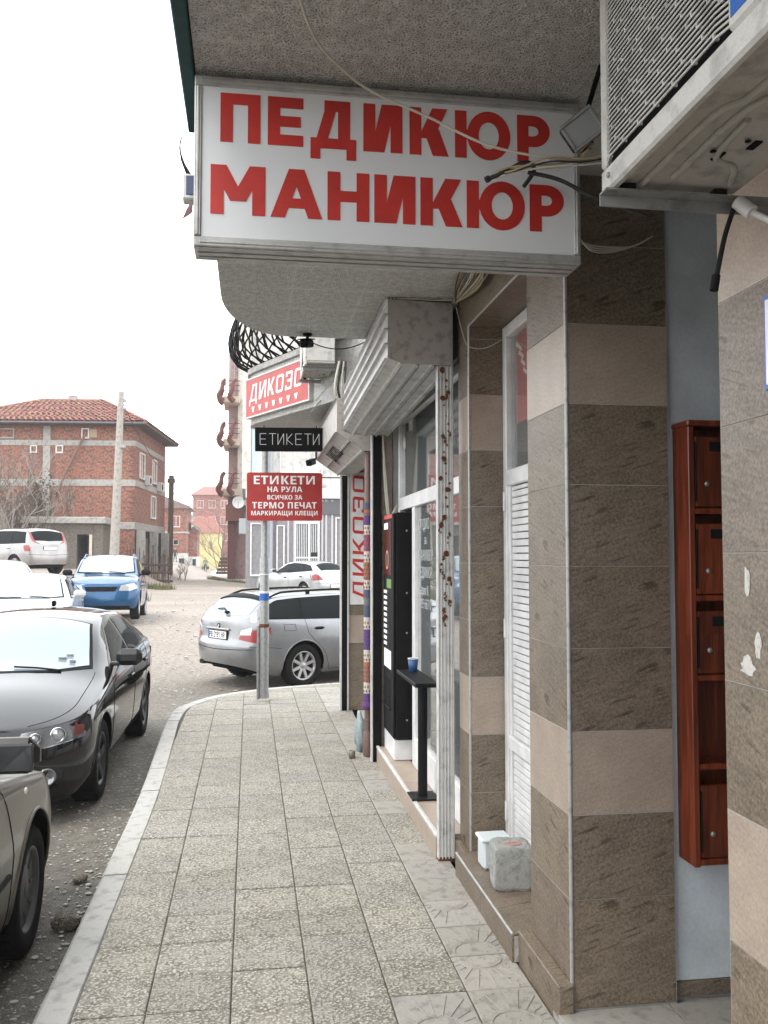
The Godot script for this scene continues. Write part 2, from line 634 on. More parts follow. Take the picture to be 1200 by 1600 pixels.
func build_ground() -> void:
	var xs := []
	var zs := []
	var v := -14.0
	while v <= 14.0:
		xs.append(v)
		v += 0.5
	for e in [20.0, 30.0, 50.0, 90.0, 180.0, 500.0]:
		xs.append(e)
		xs.push_front(-e)
	v = 6.0
	while v > -64.0:
		zs.append(v)
		v -= 0.5
	for e in [70.0, 80.0, 95.0, 110.0, 140.0, 200.0, 350.0, 700.0]:
		zs.append(-e)
	zs.push_front(20.0)
	zs.push_front(100.0)
	var f := FastNoiseLite.new()
	f.seed = 3
	f.frequency = 0.22
	f.fractal_octaves = 4
	var m := MB.new()
	m.sm(true, 1)
	for i in zs.size() - 1:
		for j in xs.size() - 1:
			var c := [[i, j], [i, j + 1], [i + 1, j + 1], [i + 1, j]]
			var p := []
			var cc := []
			for q in c:
				var x: float = xs[q[1]]
				var z: float = zs[q[0]]
				var w := f.get_noise_2d(x, z)
				p.append(V(x, gh(x, z) + w * 0.045 * smoothstep(-9.0, -16.0, z) + w * 0.012, z))
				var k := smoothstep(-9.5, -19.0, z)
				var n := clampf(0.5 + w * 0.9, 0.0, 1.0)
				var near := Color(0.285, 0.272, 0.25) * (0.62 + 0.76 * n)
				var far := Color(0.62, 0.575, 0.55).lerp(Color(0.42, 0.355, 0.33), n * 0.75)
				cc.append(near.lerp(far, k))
			for t in [[0, 1, 2], [0, 2, 3]]:
				for a in [t[0], t[2], t[1]]:
					m.st.set_color(cc[a])
					m.st.add_vertex(p[a])
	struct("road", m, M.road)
	# loose stones along the kerb and in the roadway, far too many to count
	var sp := SphereMesh.new()
	sp.radius = 0.5
	sp.height = 0.62
	sp.radial_segments = 7
	sp.rings = 4
	var mm := MultiMesh.new()
	mm.transform_format = MultiMesh.TRANSFORM_3D
	mm.use_colors = true
	mm.mesh = sp
	mm.instance_count = 9000
	var r := RandomNumberGenerator.new()
	r.seed = 17
	for i in 9000:
		var z := -2.0 - 16.0 * pow(r.randf(), 1.7)
		var x := -0.79 - 2.2 * pow(r.randf(), 1.5)
		if i > 8000:
			z = r.randf_range(-13.0, -34.0)
			x = r.randf_range(-3.0, 1.0)
		var s := r.randf_range(0.006, 0.017) * (1.0 + 1.6 * pow(r.randf(), 9.0)) * (1.0 if i <= 8000 else 2.6)
		var bs := Basis(Vector3.UP, r.randf() * TAU).scaled(Vector3(s * r.randf_range(0.8, 1.7), s * 0.7, s))
		mm.set_instance_transform(i, Transform3D(bs, V(x, gh(x, z) + s * 0.12, z)))
		var g := r.randf_range(0.22, 0.48) if i <= 8000 else r.randf_range(0.25, 0.5)
		mm.set_instance_color(i, Color(g, g * 0.965, g * 0.90))
	var st := MultiMeshInstance3D.new()
	st.name = "gravel"
	st.multimesh = mm
	st.material_override = M.tint
	add_child(st)
	st.set_meta("kind", "stuff")
	tag(st, "loose pale stones scattered over the worn roadway beside the kerb", "gravel")
	# one big clod beside the kerb
	var b := MB.new()
	lump(b, V(-0.93, -0.235, -4.95), V(0.075, 0.05, 0.06), 4)
	one("rock", b, M.rubble, "fist-sized grey rock lying against the kerb near the beige car", "rock")
	b = MB.new()
	lump(b, V(-0.98, -0.25, -5.62), V(0.045, 0.03, 0.04), 9)
	one("rock", b, M.rubble, "smaller flat stone in the gutter, farther along the kerb than the fist-sized rock", "rock")
	# far pavement before the grey shopfronts, with rough grass on its edge
	var e := PackedVector2Array([Vector2(9, -42.6), Vector2(3.2, -43.2), Vector2(1.0, -47.0), Vector2(-1.2, -57.0), Vector2(-3.2, -74.0), Vector2(-3.9, -100.0), Vector2(3, -100), Vector2(9, -60)])
	var fp := MB.new()
	fp.prism(e, -0.7, 0.16, Transform3D(Basis(V(1, 0, 0), V(0, 0, 1), V(0, 1, 0)), Vector3.ZERO))
	struct("far_pavement", fp, mat(0.46, 0.44, 0.41, 0.9, 0, T.dirt, 0.3))
	tuft_strip([V(3.0, 0.12, -42.9), V(0.9, 0.1, -46.6), V(-1.2, 0.0, -56.0), V(-3.0, -0.1, -70.0)], 900, 0.3, "thin dry grass along the edge of the far pavement")
	tuft_strip([V(-3.9, 0.35, -31.0), V(-5.2, 0.9, -33.5), V(-5.9, 1.0, -36.0)], 700, 0.8, "green and straw-coloured weeds between the silver off-roader and the blue car")
	tuft_strip([V(-3.6, -0.05, -41.5), V(-6.6, 0.3, -42.0)], 600, 0.61, "rough grass at the foot of the stick fence")


func tuft_strip(path: Array, count: int, spread: float, label: String) -> void:
	var r := RandomNumberGenerator.new()
	r.seed = count + int(spread * 100)
	var blade := MB.new()
	for k in 5:
		var a := k * TAU / 5.0
		var o := V(cos(a), 0, sin(a))
		var s := V(-sin(a), 0, cos(a)) * 0.012
		blade.tri(o * 0.03 - s, o * 0.03 + s, o * 0.09 + V(0, 0.24 - 0.02 * k, 0))
	var mm := MultiMesh.new()
	mm.transform_format = MultiMesh.TRANSFORM_3D
	mm.use_colors = true
	mm.mesh = blade.mesh()
	mm.instance_count = count
	for i in count:
		var t := r.randf() * (path.size() - 1)
		var p: Vector3 = path[int(t)].lerp(path[mini(int(t) + 1, path.size() - 1)], t - int(t))
		p += V(r.randfn(0, 0.35), 0, r.randfn(0, 0.4)) * spread
		p.y = gh(p.x, p.z) + 0.0 if spread > 0.6 else p.y
		var s := r.randf_range(0.6, 1.9) * (1.0 + 0.5 * spread)
		mm.set_instance_transform(i, Transform3D(Basis(Vector3.UP, r.randf() * TAU).scaled(Vector3.ONE * s * 0.7), p))
		var d := r.randf()
		mm.set_instance_color(i, Color(0.20, 0.16, 0.08).lerp(Color(0.085, 0.12, 0.035), d))
	var o := MultiMeshInstance3D.new()
	o.name = numbered("grass")
	o.multimesh = mm
	o.material_override = M.tint
	add_child(o)
	o.set_meta("kind", "stuff")
	tag(o, label, "grass")


func lump(m: MB, c: Vector3, s: Vector3, sd: int, rough := 0.45) -> void:
	var f := FastNoiseLite.new()
	f.seed = sd
	f.frequency = 0.9
	var P := []
	for i in 9:
		var row := []
		for j in 15:
			var a := PI * i / 8.0
			var b := TAU * (j % 14) / 14.0
			var d := V(sin(a) * cos(b), cos(a), sin(a) * sin(b))
			row.append(c + d * s * (1.0 + rough * f.get_noise_3dv(d * 1.6)))
		P.append(row)
	P.reverse()
	m.grid(P, true, 7)


const INNER := [[-0.625, -0.9], [-0.62, -3.4], [-0.612, -6.4], [-0.66, -8.4], [-0.685, -9.5], [-0.62, -10.25], [-0.30, -10.92], [0.10, -11.28], [0.42, -11.46], [1.19, -11.74], [2.5, -12.0], [9.0, -12.4]]


func build_pavement() -> void:
	var outline := PackedVector2Array()
	for p in INNER:
		outline.append(Vector2(p[0], p[1]))
	outline.append(Vector2(9.0, -9.9))
	outline.append(Vector2(1.115, -9.9))
	outline.append(Vector2(1.095, -9.3))
	outline.append(Vector2(1.095, -0.9))
	var flat := Transform3D(Basis(V(1, 0, 0), V(0, 0, 1), V(0, 1, 0)), Vector3.ZERO)
	var bed := MB.new()
	bed.prism(outline, -0.32, -0.007, flat)
	var pav := struct("pavement", bed, M.joint)
	var r := RandomNumberGenerator.new()
	r.seed = 41
	var cols := [-0.66, -0.362, -0.056, 0.238, 0.536, 0.834, 1.14, 1.44, 1.74, 2.04]
	for i in 36:
		var z1 := -1.35 - i * 0.297
		var z0 := z1 - 0.297
		for j in cols.size() - 1:
			if j > 5 and z1 > -9.8:
				continue
			var off := r.randf_range(-0.0012, 0.0012)
			var q := PackedVector2Array([Vector2(cols[j] + 0.003, z0 + off + 0.003), Vector2(cols[j + 1] - 0.0025, z0 + off + 0.0025), Vector2(cols[j + 1] - 0.003, z1 + off - 0.003), Vector2(cols[j] + 0.0025, z1 + off - 0.0025)])
			for poly in Geometry2D.intersect_polygons(q, outline):
				if poly.size() < 3:
					continue
				var c := Vector2()
				for p in poly:
					c += p / poly.size()
				var area := 0.0
				for k in poly.size():
					area += poly[k].cross(poly[(k + 1) % poly.size()]) * 0.5
				if absf(area) < 0.003:
					continue
				var m := MB.new()
				var loc := PackedVector2Array()
				for p in poly:
					loc.append(p - c)
				var zc := (z0 + z1) * 0.5
				var sun_tile := (j == 5 and zc < -2.6 and zc > -4.35) or (j == 4 and zc < -2.9 and zc > -3.3)
				var plain := sun_tile or (j == 5 and (zc > -5.2 or r.randf() < 0.5)) or (j == 4 and r.randf() < 0.10) or r.randf() < 0.008
				slab(m, loc, 0.0)
				if sun_tile:
					for a in 11:
						var an := 0.16 + a * 0.28
						var o := Vector2(-0.01, 0.12) if i % 2 == 0 else Vector2(-0.01, -0.12)
						var dir := Vector2(cos(an), -sin(an) if i % 2 == 0 else sin(an))
						groove(m, o + dir * 0.105, o + dir * (0.2 + 0.05 * absf(sin(an))), 0.0022, loc)
					for a in 9:
						var an := a * PI / 9.0
						var o := Vector2(-0.01, 0.12) if i % 2 == 0 else Vector2(-0.01, -0.12)
						var sy := -1.0 if i % 2 == 0 else 1.0
						groove(m, o + Vector2(cos(an), sy * sin(an)) * 0.09, o + Vector2(cos(an + PI / 9), sy * sin(an + PI / 9)) * 0.09, 0.0022, loc)
				var ms: Array = M.plain_tiles if plain else M.tiles
				var o := put("paving_tile", m, ms[r.randi() % ms.size()], pav)
				o.position = V(c.x, r.randf_range(-0.0035, 0.0015) - (0.010 * smoothstep(0.4, 1.0, c.x) if false else 0.0), c.y)
				o.rotation = V(r.randf_range(-0.007, 0.007), 0, r.randf_range(-0.007, 0.007))
	# fine grit swept against the wall side
	var gs := SphereMesh.new()
	gs.radius = 0.5
	gs.height = 0.7
	gs.radial_segments = 6
	gs.rings = 3
	var gm := MultiMesh.new()
	gm.transform_format = MultiMesh.TRANSFORM_3D
	gm.use_colors = true
	gm.mesh = gs
	gm.instance_count = 4200
	for i in 4200:
		var gx := 1.05 - 0.75 * pow(r.randf(), 2.2) if i < 3200 else r.randf_range(-0.6, 1.0)
		var gz := -2.4 - 7.2 * pow(r.randf(), 1.5)
		var s := r.randf_range(0.0018, 0.005)
		gm.set_instance_transform(i, Transform3D(Basis(Vector3.UP, r.randf() * TAU).scaled(V(s * r.randf_range(0.8, 1.8), s * 0.8, s)), V(gx, 0.0015, gz)))
		var k := r.randf_range(0.14, 0.5)
		gm.set_instance_color(i, Color(k, k * 0.93, k * 0.84))
	var go := MultiMeshInstance3D.new()
	go.name = "grit"
	go.multimesh = gm
	go.material_override = M.tint
	add_child(go)
	go.set_meta("kind", "stuff")
	tag(go, "fine sandy grit lying on the pavement, thickest along the wall", "grit")
	# kerb stones
	var kb := MB.new()
	var path := []
	for p in INNER:
		path.append(V(p[0], 0, p[1]))
	path = bez(path, 10)
	var under := []
	for i in path.size() - 1:
		under.append(path[i])
	var kerb := Node3D.new()
	kerb.name = "kerb"
	add_child(kerb)
	kerb.set_meta("kind", "structure")
	var seg := []
	var run := 0.0
	var goal := 0.49
	for i in path.size():
		seg.append(path[i])
		if i > 0:
			run += path[i].distance_to(path[i - 1])
		if run >= goal or i == path.size() - 1:
			if seg.size() >= 2:
				kerb_stone(kerb, seg, r)
			seg = [path[i]]
			run = 0.0
			goal = [0.49, 0.98, 0.98, 0.5, 0.98][r.randi() % 5] if path[i].z > -8.5 else 0.42


func kerb_stone(kerb: Node, seg: Array, r: RandomNumberGenerator) -> void:
	var c: Vector3 = seg[0].lerp(seg[seg.size() - 1], 0.5)
	var d: Vector3 = (seg[seg.size() - 1] - seg[0]).normalized()
	var nn := V(d.z, 0, -d.x)
	var P := []
	var prof := [Vector2(-0.006, -0.34), Vector2(-0.006, -0.012), Vector2(-0.012, -0.004), Vector2(-0.125, -0.006), Vector2(-0.142, -0.024), Vector2(-0.146, -0.34)]
	for i in seg.size():
		var t: Vector3 = (seg[mini(i + 1, seg.size() - 1)] - seg[maxi(i - 1, 0)]).normalized()
		var side := V(-t.z, 0, t.x)
		var p: Vector3 = seg[i]
		if i == 0:
			p += t * 0.004
		if i == seg.size() - 1:
			p -= t * 0.004
		var row := []
		for q in prof:
			row.append(p - c + side * -q.x * -1.0 + V(0, q.y, 0))
		row.reverse()
		P.append(row)
	var m := MB.new()
	m.grid(P, false)
	for e in [0, P.size() - 1]:
		for k in range(1, prof.size() - 1):
			if e != 0:
				m.tri(P[e][0], P[e][k + 1], P[e][k])
			else:
				m.tri(P[e][0], P[e][k], P[e][k + 1])
	var o := put("kerb_stone", m, M.kerb[r.randi() % M.kerb.size()], kerb)
	o.position = c + V(0, r.randf_range(-0.004, 0.003), 0)


func slab(m: MB, poly: PackedVector2Array, y: float, th := 0.04, bev := 0.004) -> void:    # poly in xz around the origin, top at y
	var p := poly
	if Geometry2D.is_polygon_clockwise(p):
		p = p.duplicate()
		p.reverse()
	var inn := Geometry2D.offset_polygon(p, -bev)
	var top := p
	if inn.size() == 1 and inn[0].size() == p.size():
		# match the corners
		var q := PackedVector2Array()
		for a in p:
			var best := inn[0][0]
			for b in inn[0]:
				if a.distance_to(b) < a.distance_to(best):
					best = b
			q.append(best)
		top = q
	var ids := Geometry2D.triangulate_polygon(top)
	for i in range(0, ids.size(), 3):
		var a := top[ids[i]]
		var b := top[ids[i + 1]]
		var c := top[ids[i + 2]]
		if (b - a).cross(c - a) > 0:
			var t := b
			b = c
			c = t
		m.tri(V(a.x, y, a.y), V(b.x, y, b.y), V(c.x, y, c.y))
	for i in p.size():
		var j := (i + 1) % p.size()
		m.quad(V(top[i].x, y, top[i].y), V(top[j].x, y, top[j].y), V(p[j].x, y - bev * 0.8, p[j].y), V(p[i].x, y - bev * 0.8, p[i].y))
		m.quad(V(p[i].x, y - bev * 0.8, p[i].y), V(p[j].x, y - bev * 0.8, p[j].y), V(p[j].x, y - th, p[j].y), V(p[i].x, y - th, p[i].y))


func groove(m: MB, a: Vector2, b: Vector2, w: float, inside: PackedVector2Array) -> void:   # a raised rib on a moulded tile
	var keep := Geometry2D.offset_polygon(inside, -0.012)
	if keep.is_empty() or not Geometry2D.is_point_in_polygon(a, keep[0]):
		return
	if not Geometry2D.is_point_in_polygon(b, keep[0]):
		for k in 12:
			b = b.lerp(a, 0.12)
			if Geometry2D.is_point_in_polygon(b, keep[0]):
				break
	var n := (b - a).orthogonal().normalized() * w
	var h := 0.0035
	var q := [V(a.x - n.x, -0.001, a.y - n.y), V(b.x - n.x, -0.001, b.y - n.y), V(b.x, h, b.y), V(a.x, h, a.y), V(a.x + n.x, -0.001, a.y + n.y), V(b.x + n.x, -0.001, b.y + n.y)]
	m.quad(q[0], q[1], q[2], q[3])
	m.quad(q[3], q[2], q[5], q[4])


# =====================================================================  the tiled building on the right
var ROWS := [0.113, 0.415, 0.717, 1.019, 1.321, 1.623, 1.925, 2.227, 2.529, 2.831, 3.098]
var ROWS_NEAR := [0.112, 0.423, 0.734, 1.045, 1.357, 1.668, 1.979, 2.290, 2.601, 2.912, 3.098]


func wall_tiles(parent: Node, axis: String, at: float, a0: float, a1: float, rows: Array, y0: float, y1: float, step := 0.6, th := 0.012, out := -1.0) -> void:
	# a facing of stone tiles; axis x: the plane x = at from z = a0 to a1, facing -x (or +z for axis z)
	var n := maxi(1, int(ceil((a1 - a0) / step - 0.02)))
	for k in rows.size() - 1:
		var lo := maxf(rows[k], y0)
		var hi := minf(rows[k + 1], y1)
		if k == 0:
			lo = y0
		if hi - lo < 0.02:
			continue
		for j in n:
			var b0 := lerpf(a0, a1, float(j) / n) + 0.0012
			var b1 := lerpf(a0, a1, float(j + 1) / n) - 0.0012
			var m := MB.new()
			var light: bool = k == 2 or k == 7
			var size := V(th, hi - lo - 0.0025, b1 - b0) if axis == "x" else V(b1 - b0, hi - lo - 0.0025, th)
			m.box(Vector3.ZERO, size, 0.0012)
			var ms: Array = M.cream if light else M.stone
			var o := put("wall_tile", m, ms[rng.randi() % ms.size()], parent)
			var pr := rng.randf_range(-0.0006, 0.0006)
			o.position = V(at + th * 0.5 + pr, (lo + hi) * 0.5, (b0 + b1) * 0.5) if axis == "x" else V((b0 + b1) * 0.5, (lo + hi) * 0.5, at - th * 0.5 + pr)


func build_near_building() -> void:
	var B := thing("apartment_building", "brown and cream stone-tiled building with ground floor shops along the pavement", "building")
	var m := MB.new()
	# masonry cores
	m.bx(1.1595, 1.56, 0.0, 3.1, -3.634, -3.1695)
	m.bx(1.56, 4.0, 0.0, 3.1, -3.66, -3.215)
	m.bx(1.1595, 1.75, 0.0, 3.1, -4.895, -4.6625)
	m.bx(1.1595, 1.75, 2.905, 3.1, -4.662, -3.635)
	m.bx(1.1595, 4.0, 0.0, 3.1, -2.0735, 3.0)
	m.bx(1.17, 1.75, 0.0, 3.1, -7.46, -7.30)
	m.bx(1.09, 4.0, 0.0, 3.1, -9.9, -9.735)
	m.bx(1.75, 4.0, 2.80, 3.1, -9.735, -3.66)
	m.bx(4.0, 10.0, 0.0, 3.1, -9.9, 3.0)
	m.bx(1.17, 10.0, 3.1, 12.0, -9.9, 3.0)
	var W := put("wall", m, M.plaster, B)
	wall_tiles(W, "z", -3.167, 1.163, 1.558, ROWS, 0.03, 3.098)
	wall_tiles(W, "x", 1.157, -3.632, -3.173, ROWS, 0.0, 3.098)
	wall_tiles(W, "z", -4.660, 1.163, 1.372, ROWS, 0.113, 2.898)
	wall_tiles(W, "x", 1.157, -4.893, -4.667, ROWS, 0.0, 3.098)
	wall_tiles(W, "x", 1.157, -4.667, -3.632, [0, 0, 0, 0, 2.9, 3.098], 2.9, 3.098)
	wall_tiles(W, "x", 1.157, -2.071, 2.129, ROWS_NEAR, 0.0, 3.098)
	wall_tiles(W, "x", 1.157, -7.458, -7.302, ROWS, 0.0, 3.098)
	wall_tiles(W, "z", -9.722, 1.075, 1.62, ROWS, 0.0, 2.6)
	wall_tiles(W, "x", 1.076, -9.9, -9.735, ROWS, 0.0, 3.098)
	# aluminium corner beads
	m = MB.new()
	m.tube([V(1.160, 0.03, -3.169), V(1.160, 3.09, -3.169)], 0.0075, 10)
	put("corner_bead", m, M.trim, B)
	m = MB.new()
	m.tube([V(1.160, 0.115, -4.662), V(1.160, 2.9, -4.662)], 0.0065, 10)
	put("corner_bead", m, M.trim, B)
	m = MB.new()
	m.tube([V(1.160, 2.901, -4.655), V(1.160, 2.901, -3.64)], 0.006, 10)
	put("corner_bead", m, M.trim, B)
	m = MB.new()
	m.bx(1.163, 1.40, 2.896, 2.9035, -4.656, -3.638)
	put("recess_soffit", m, M.stone[1], B)
	# plinth, door step, entrance floor
	m = MB.new()
	m.bx(1.10, 1.156, -0.02, 0.128, -3.628, -3.14, 0.003)
	put("plinth", m, M.stone[2], B)
	m = MB.new()
	m.bx(1.122, 1.156, -0.02, 0.11, -4.893, -4.664, 0.003)
	put("plinth", m, M.stone[5], B)
	m = MB.new()
	m.bx(1.085, 1.40, 0.0, 0.103, -4.658, -3.632)
	var stp := put("door_step", m, M.concrete, B)
	for k in 2:
		m = MB.new()
		var z0 := -4.656 + k * 0.512
		m.box(Vector3.ZERO, V(0.012, 0.118, 0.508), 0.002)
		var ti := put("riser_tile", m, M.stone[k + 3], stp)
		ti.position = V(1.080, 0.049, z0 + 0.255)
		m = MB.new()
		m.box(Vector3.ZERO, V(0.27, 0.01, 0.508), 0.0015)
		ti = put("tread_tile", m, M.stone[7 - k], stp)
		ti.position = V(1.222, 0.1085, z0 + 0.255)
	m = MB.new()
	m.tube([V(1.079, 0.112, -4.655), V(1.079, 0.112, -3.634)], 0.006, 8)
	put("step_edge", m, M.trim, stp)
	m = MB.new()
	m.bx(1.10, 4.0, -0.05, 0.018, -3.205, -2.09)
	var ef := put("entrance_floor", m, M.concrete, B)
	for k in 3:
		for j in 2:
			m = MB.new()
			m.box(Vector3.ZERO, V(0.42, 0.012, 0.53), 0.0015)
			var ti := put("floor_tile", m, M.plain_tiles[(k + j * 2) % 5], ef)
			ti.position = V(1.31 + k * 0.424, 0.0245, -2.36 - j * 0.534)
	m = MB.new()
	m.bx(1.562, 3.99, 0.088, 3.098, -3.2145, -3.205)
	put("painted_wall", m, M.blue_wall, B)
	m = MB.new()
	m.bx(1.562, 3.99, 0.032, 0.086, -3.214, -3.196, 0.002)
	put("skirting", m, M.stone[4], B)
	m = MB.new()
	m.bx(3.95, 3.99, 0.03, 2.3, -3.2, -2.2)
	put("entrance_door", m, M.wood_dark, B)
	# ---- white service door in the recess
	var door := holder("door", B)
	m = MB.new()
	m.bx(1.345, 1.400, 0.114, 2.895, -4.658, -4.600, 0.006)
	m.bx(1.345, 1.400, 2.830, 2.894, -4.598, -3.700, 0.006)
	m.bx(1.345, 1.400, 0.114, 2.895, -3.698, -3.645, 0.006)
	m.bx(1.343, 1.400, 2.030, 2.115, -4.598, -3.700, 0.006)
	m.bx(1.343, 1.400, 0.655, 0.725, -4.598, -3.700, 0.006)
	m.bx(1.343, 1.400, 0.116, 0.200, -4.598, -3.700, 0.006)
	m.bx(1.352, 1.398, 0.200, 2.030, -4.596, -4.560, 0.004)
	put("frame", m, M.white_pvc, door)
	for seg in [[0.204, 0.652], [0.728, 2.026]]:
		var y: float = seg[0]
		while y < seg[1] - 0.01:
			var h := minf(0.0318, seg[1] - y)
			m = MB.new()
			m.bx(1.364, 1.385, y, y + h, -4.556, -3.702, 0.0035)
			put("slat", m, M.white_pvc, door)
			y += 0.0365
	m = MB.new()
	m.bx(1.388, 1.394, 0.2, 2.03, -4.556, -3.70)
	put("backing_panel", m, M.dark, door)
	m = MB.new()
	m.bx(1.376, 1.380, 2.12, 2.826, -4.594, -3.704)
	put("pane", m, M.pane, door)
	m = MB.new()
	m.bx(1.392, 1.396, 2.36, 2.82, -4.555, -3.72)
	var post := put("poster", m, M.red_print, door)
	m = MB.new()
	for k in 4:
		m.box(V(1.3905, 2.76 - k * 0.05, -4.50 + k * 0.035), V(0.002, 0.02, 0.10 - 0.012 * k), 0, Basis(Vector3.RIGHT, 0.5))
	put("poster_print", m, M.white_print, post)
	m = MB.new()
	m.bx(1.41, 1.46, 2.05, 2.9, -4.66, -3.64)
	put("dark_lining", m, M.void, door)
	for y in [0.33, 1.28, 1.95]:
		m = MB.new()
		m.tube([V(1.338, y - 0.05, -4.612), V(1.338, y + 0.05, -4.612)], 0.008, 8)
		m.bx(1.338, 1.346, y - 0.045, y + 0.045, -4.64, -4.605, 0.002)
		put("hinge", m, M.white_pvc, door)
	shop_one(B)
	shop_two(B)
	# ---- stuccoed slab over the pavement
	var ol := PackedVector2Array()
	ol.append(Vector2(1.168, 2.6))
	ol.append(Vector2(-0.172, 2.6))
	ol.append(Vector2(-0.168, -4.95))
	for k in range(1, 12):
		var a := PI * 0.5 * k / 12.0
		ol.append(Vector2(0.232 - 0.40 * cos(a), -4.95 - 0.89 * sin(a)))
	ol.append(Vector2(0.232, -5.84))
	ol.append(Vector2(1.168, -5.85))
	var flat := Transform3D(Basis(V(1, 0, 0), V(0, 0, 1), V(0, 1, 0)), Vector3.ZERO)
	m = MB.new()
	m.prism(ol, 3.1, 3.26, flat)
	var bal := put("balcony_slab", m, M.stucco, B)
	m = MB.new()
	for i in range(1, ol.size() - 1):
		var a := ol[i]
		var b := ol[i + 1]
		var d := (b - a).normalized()
		var nn := Vector2(-d.y, d.x) * 0.08
		if nn.dot(Vector2(0.5, -1.0) - a) < 0:
			nn = -nn
		m.quad(V(a.x, 3.26, a.y), V(a.x, 4.15, a.y), V(b.x, 4.15, b.y), V(b.x, 3.26, b.y))
		m.quad(V(a.x, 4.15, a.y), V(a.x + nn.x, 4.15, a.y + nn.y), V(b.x + nn.x, 4.15, b.y + nn.y), V(b.x, 4.15, b.y))
		m.quad(V(a.x + nn.x, 3.26, a.y + nn.y), V(b.x + nn.x, 3.26, b.y + nn.y), V(b.x + nn.x, 4.15, b.y + nn.y), V(a.x + nn.x, 4.15, a.y + nn.y))
	put("parapet", m, M.slab_edge, bal)
	# thin painted drip edge under the outer rim
	m = MB.new()
	m.bx(-0.214, -0.173, 3.085, 3.30, -3.02, 2.6, 0.004)
	put("rim_flashing", m, M.teal, bal)
	# second balcony with a slanting rounded front
	ol = PackedVector2Array([Vector2(1.13, -7.75), Vector2(0.80, -8.30), Vector2(0.62, -8.70), Vector2(0.30, -9.38), Vector2(0.06, -9.9), Vector2(0.0, -10.08), Vector2(0.0, -10.28), Vector2(0.08, -10.45), Vector2(0.25, -10.55), Vector2(1.13, -10.6)])
	m = MB.new()
	m.prism(ol, 3.12, 3.68, flat)
	var bal2 := put("balcony_slab", m, M.stucco, B)
	m = MB.new()
	var lip := Geometry2D.offset_polygon(ol, 0.035)[0]
	m.prism(lip, 3.685, 3.745, flat)
	put("balcony_lip", m, M.slab_edge, bal2)
	var rl := thing("balcony_railing", "black bulging wrought iron railing of crossing bars above the red slanted sign", "railing")
	var path := bez([V(1.05, 3.745, -7.9), V(0.62, 3.745, -8.70), V(0.30, 3.745, -9.38), V(0.03, 3.745, -9.98), V(0.02, 3.745, -10.3), V(0.25, 3.745, -10.52), V(1.0, 3.745, -10.56)], 8)
	var L := path.size()
	for s in [1, -1]:
		for i in range(3, L - 3, 2):
			var pts := []
			for k in 13:
				var t := k / 12.0
				var fi := clampf(i + s * (t * 6.0 - 1.5), 0, L - 1.001)
				var p: Vector3 = path[int(fi)].lerp(path[int(fi) + 1], fi - int(fi))
				var tan: Vector3 = (path[int(fi) + 1] - path[int(fi)]).normalized()
				var outw := V(tan.z, 0, -tan.x)
				pts.append(p + outw * (0.24 * sin(PI * pow(t, 0.62)) + 0.006 * s) + V(0, t * 0.92, 0))
			m = MB.new()
			m.tube(pts, 0.0105, 5)
			put("bar", m, M.black_metal, rl)
	for y in [0.01, 0.93]:
		m = MB.new()
		var pp := []
		for p in path:
			pp.append(p + V(0, y, 0))
		m.tube(pp, 0.014, 5)
		put("rail", m, M.black_metal, rl)


func shutter_box(parent: Node, prof: Array, z0: float, z1: float, drop: float, bands: Array, material: Material, endm: Material) -> void:
	# prof: the outline from the wall over the front to the wall again; bands: how many strips on each edge
	var bx := holder("shutter_box", parent)
	var m := MB.new()
	for i in prof.size() - 1:
		var a: Vector2 = prof[i]
		var b: Vector2 = prof[i + 1]
		var d := (b - a).normalized()
		var nn := Vector2(-d.y, d.x)
		var n: int = bands[i]
		for k in n:
			var p := a.lerp(b, (k + 0.0) / n) + d * (0.004 if k > 0 else 0.0)
			var q := a.lerp(b, (k + 1.0) / n) - d * (0.004 if k < n - 1 else 0.0)
			m = MB.new()
			var sec := [p - nn * 0.016, p, p + nn * 0.005 + d * 0.006, q + nn * 0.005 - d * 0.02, q - nn * 0.002 - d * 0.012, q, q - nn * 0.016]
			var P := []
			for e in [[z0, 0.0], [z1, drop]]:
				var row := []
				for s in sec:
					row.append(V(s.x, s.y - e[1], e[0]))
				P.append(row)
			m.grid(P, false)
			put("panel_strip", m, material, bx)
	var poly := PackedVector2Array()
	for p in prof:
		poly.append(p)
	m = MB.new()
	m.prism(poly, z0 + 0.002, z0 + 0.010)
	put("end_plate", m, endm, bx)
	m = MB.new()
	m.prism(poly, z1 - 0.010, z1 - 0.002, Transform3D(Basis(), V(0, -drop, 0)))
	put("end_plate", m, endm, bx)
	m = MB.new()
	var inner := Geometry2D.offset_polygon(poly, -0.02)[0]
	var cen := (z0 + z1) * 0.5
	m.prism(inner, z1 + 0.01, z0 - 0.01, Transform3D(Basis(V(1, 0, 0), V(0, 1, 0), V(0, drop / (z0 - z1), 1)), V(0, -drop * z0 / (z0 - z1), 0)))
	put("roller", m, M.void, bx)


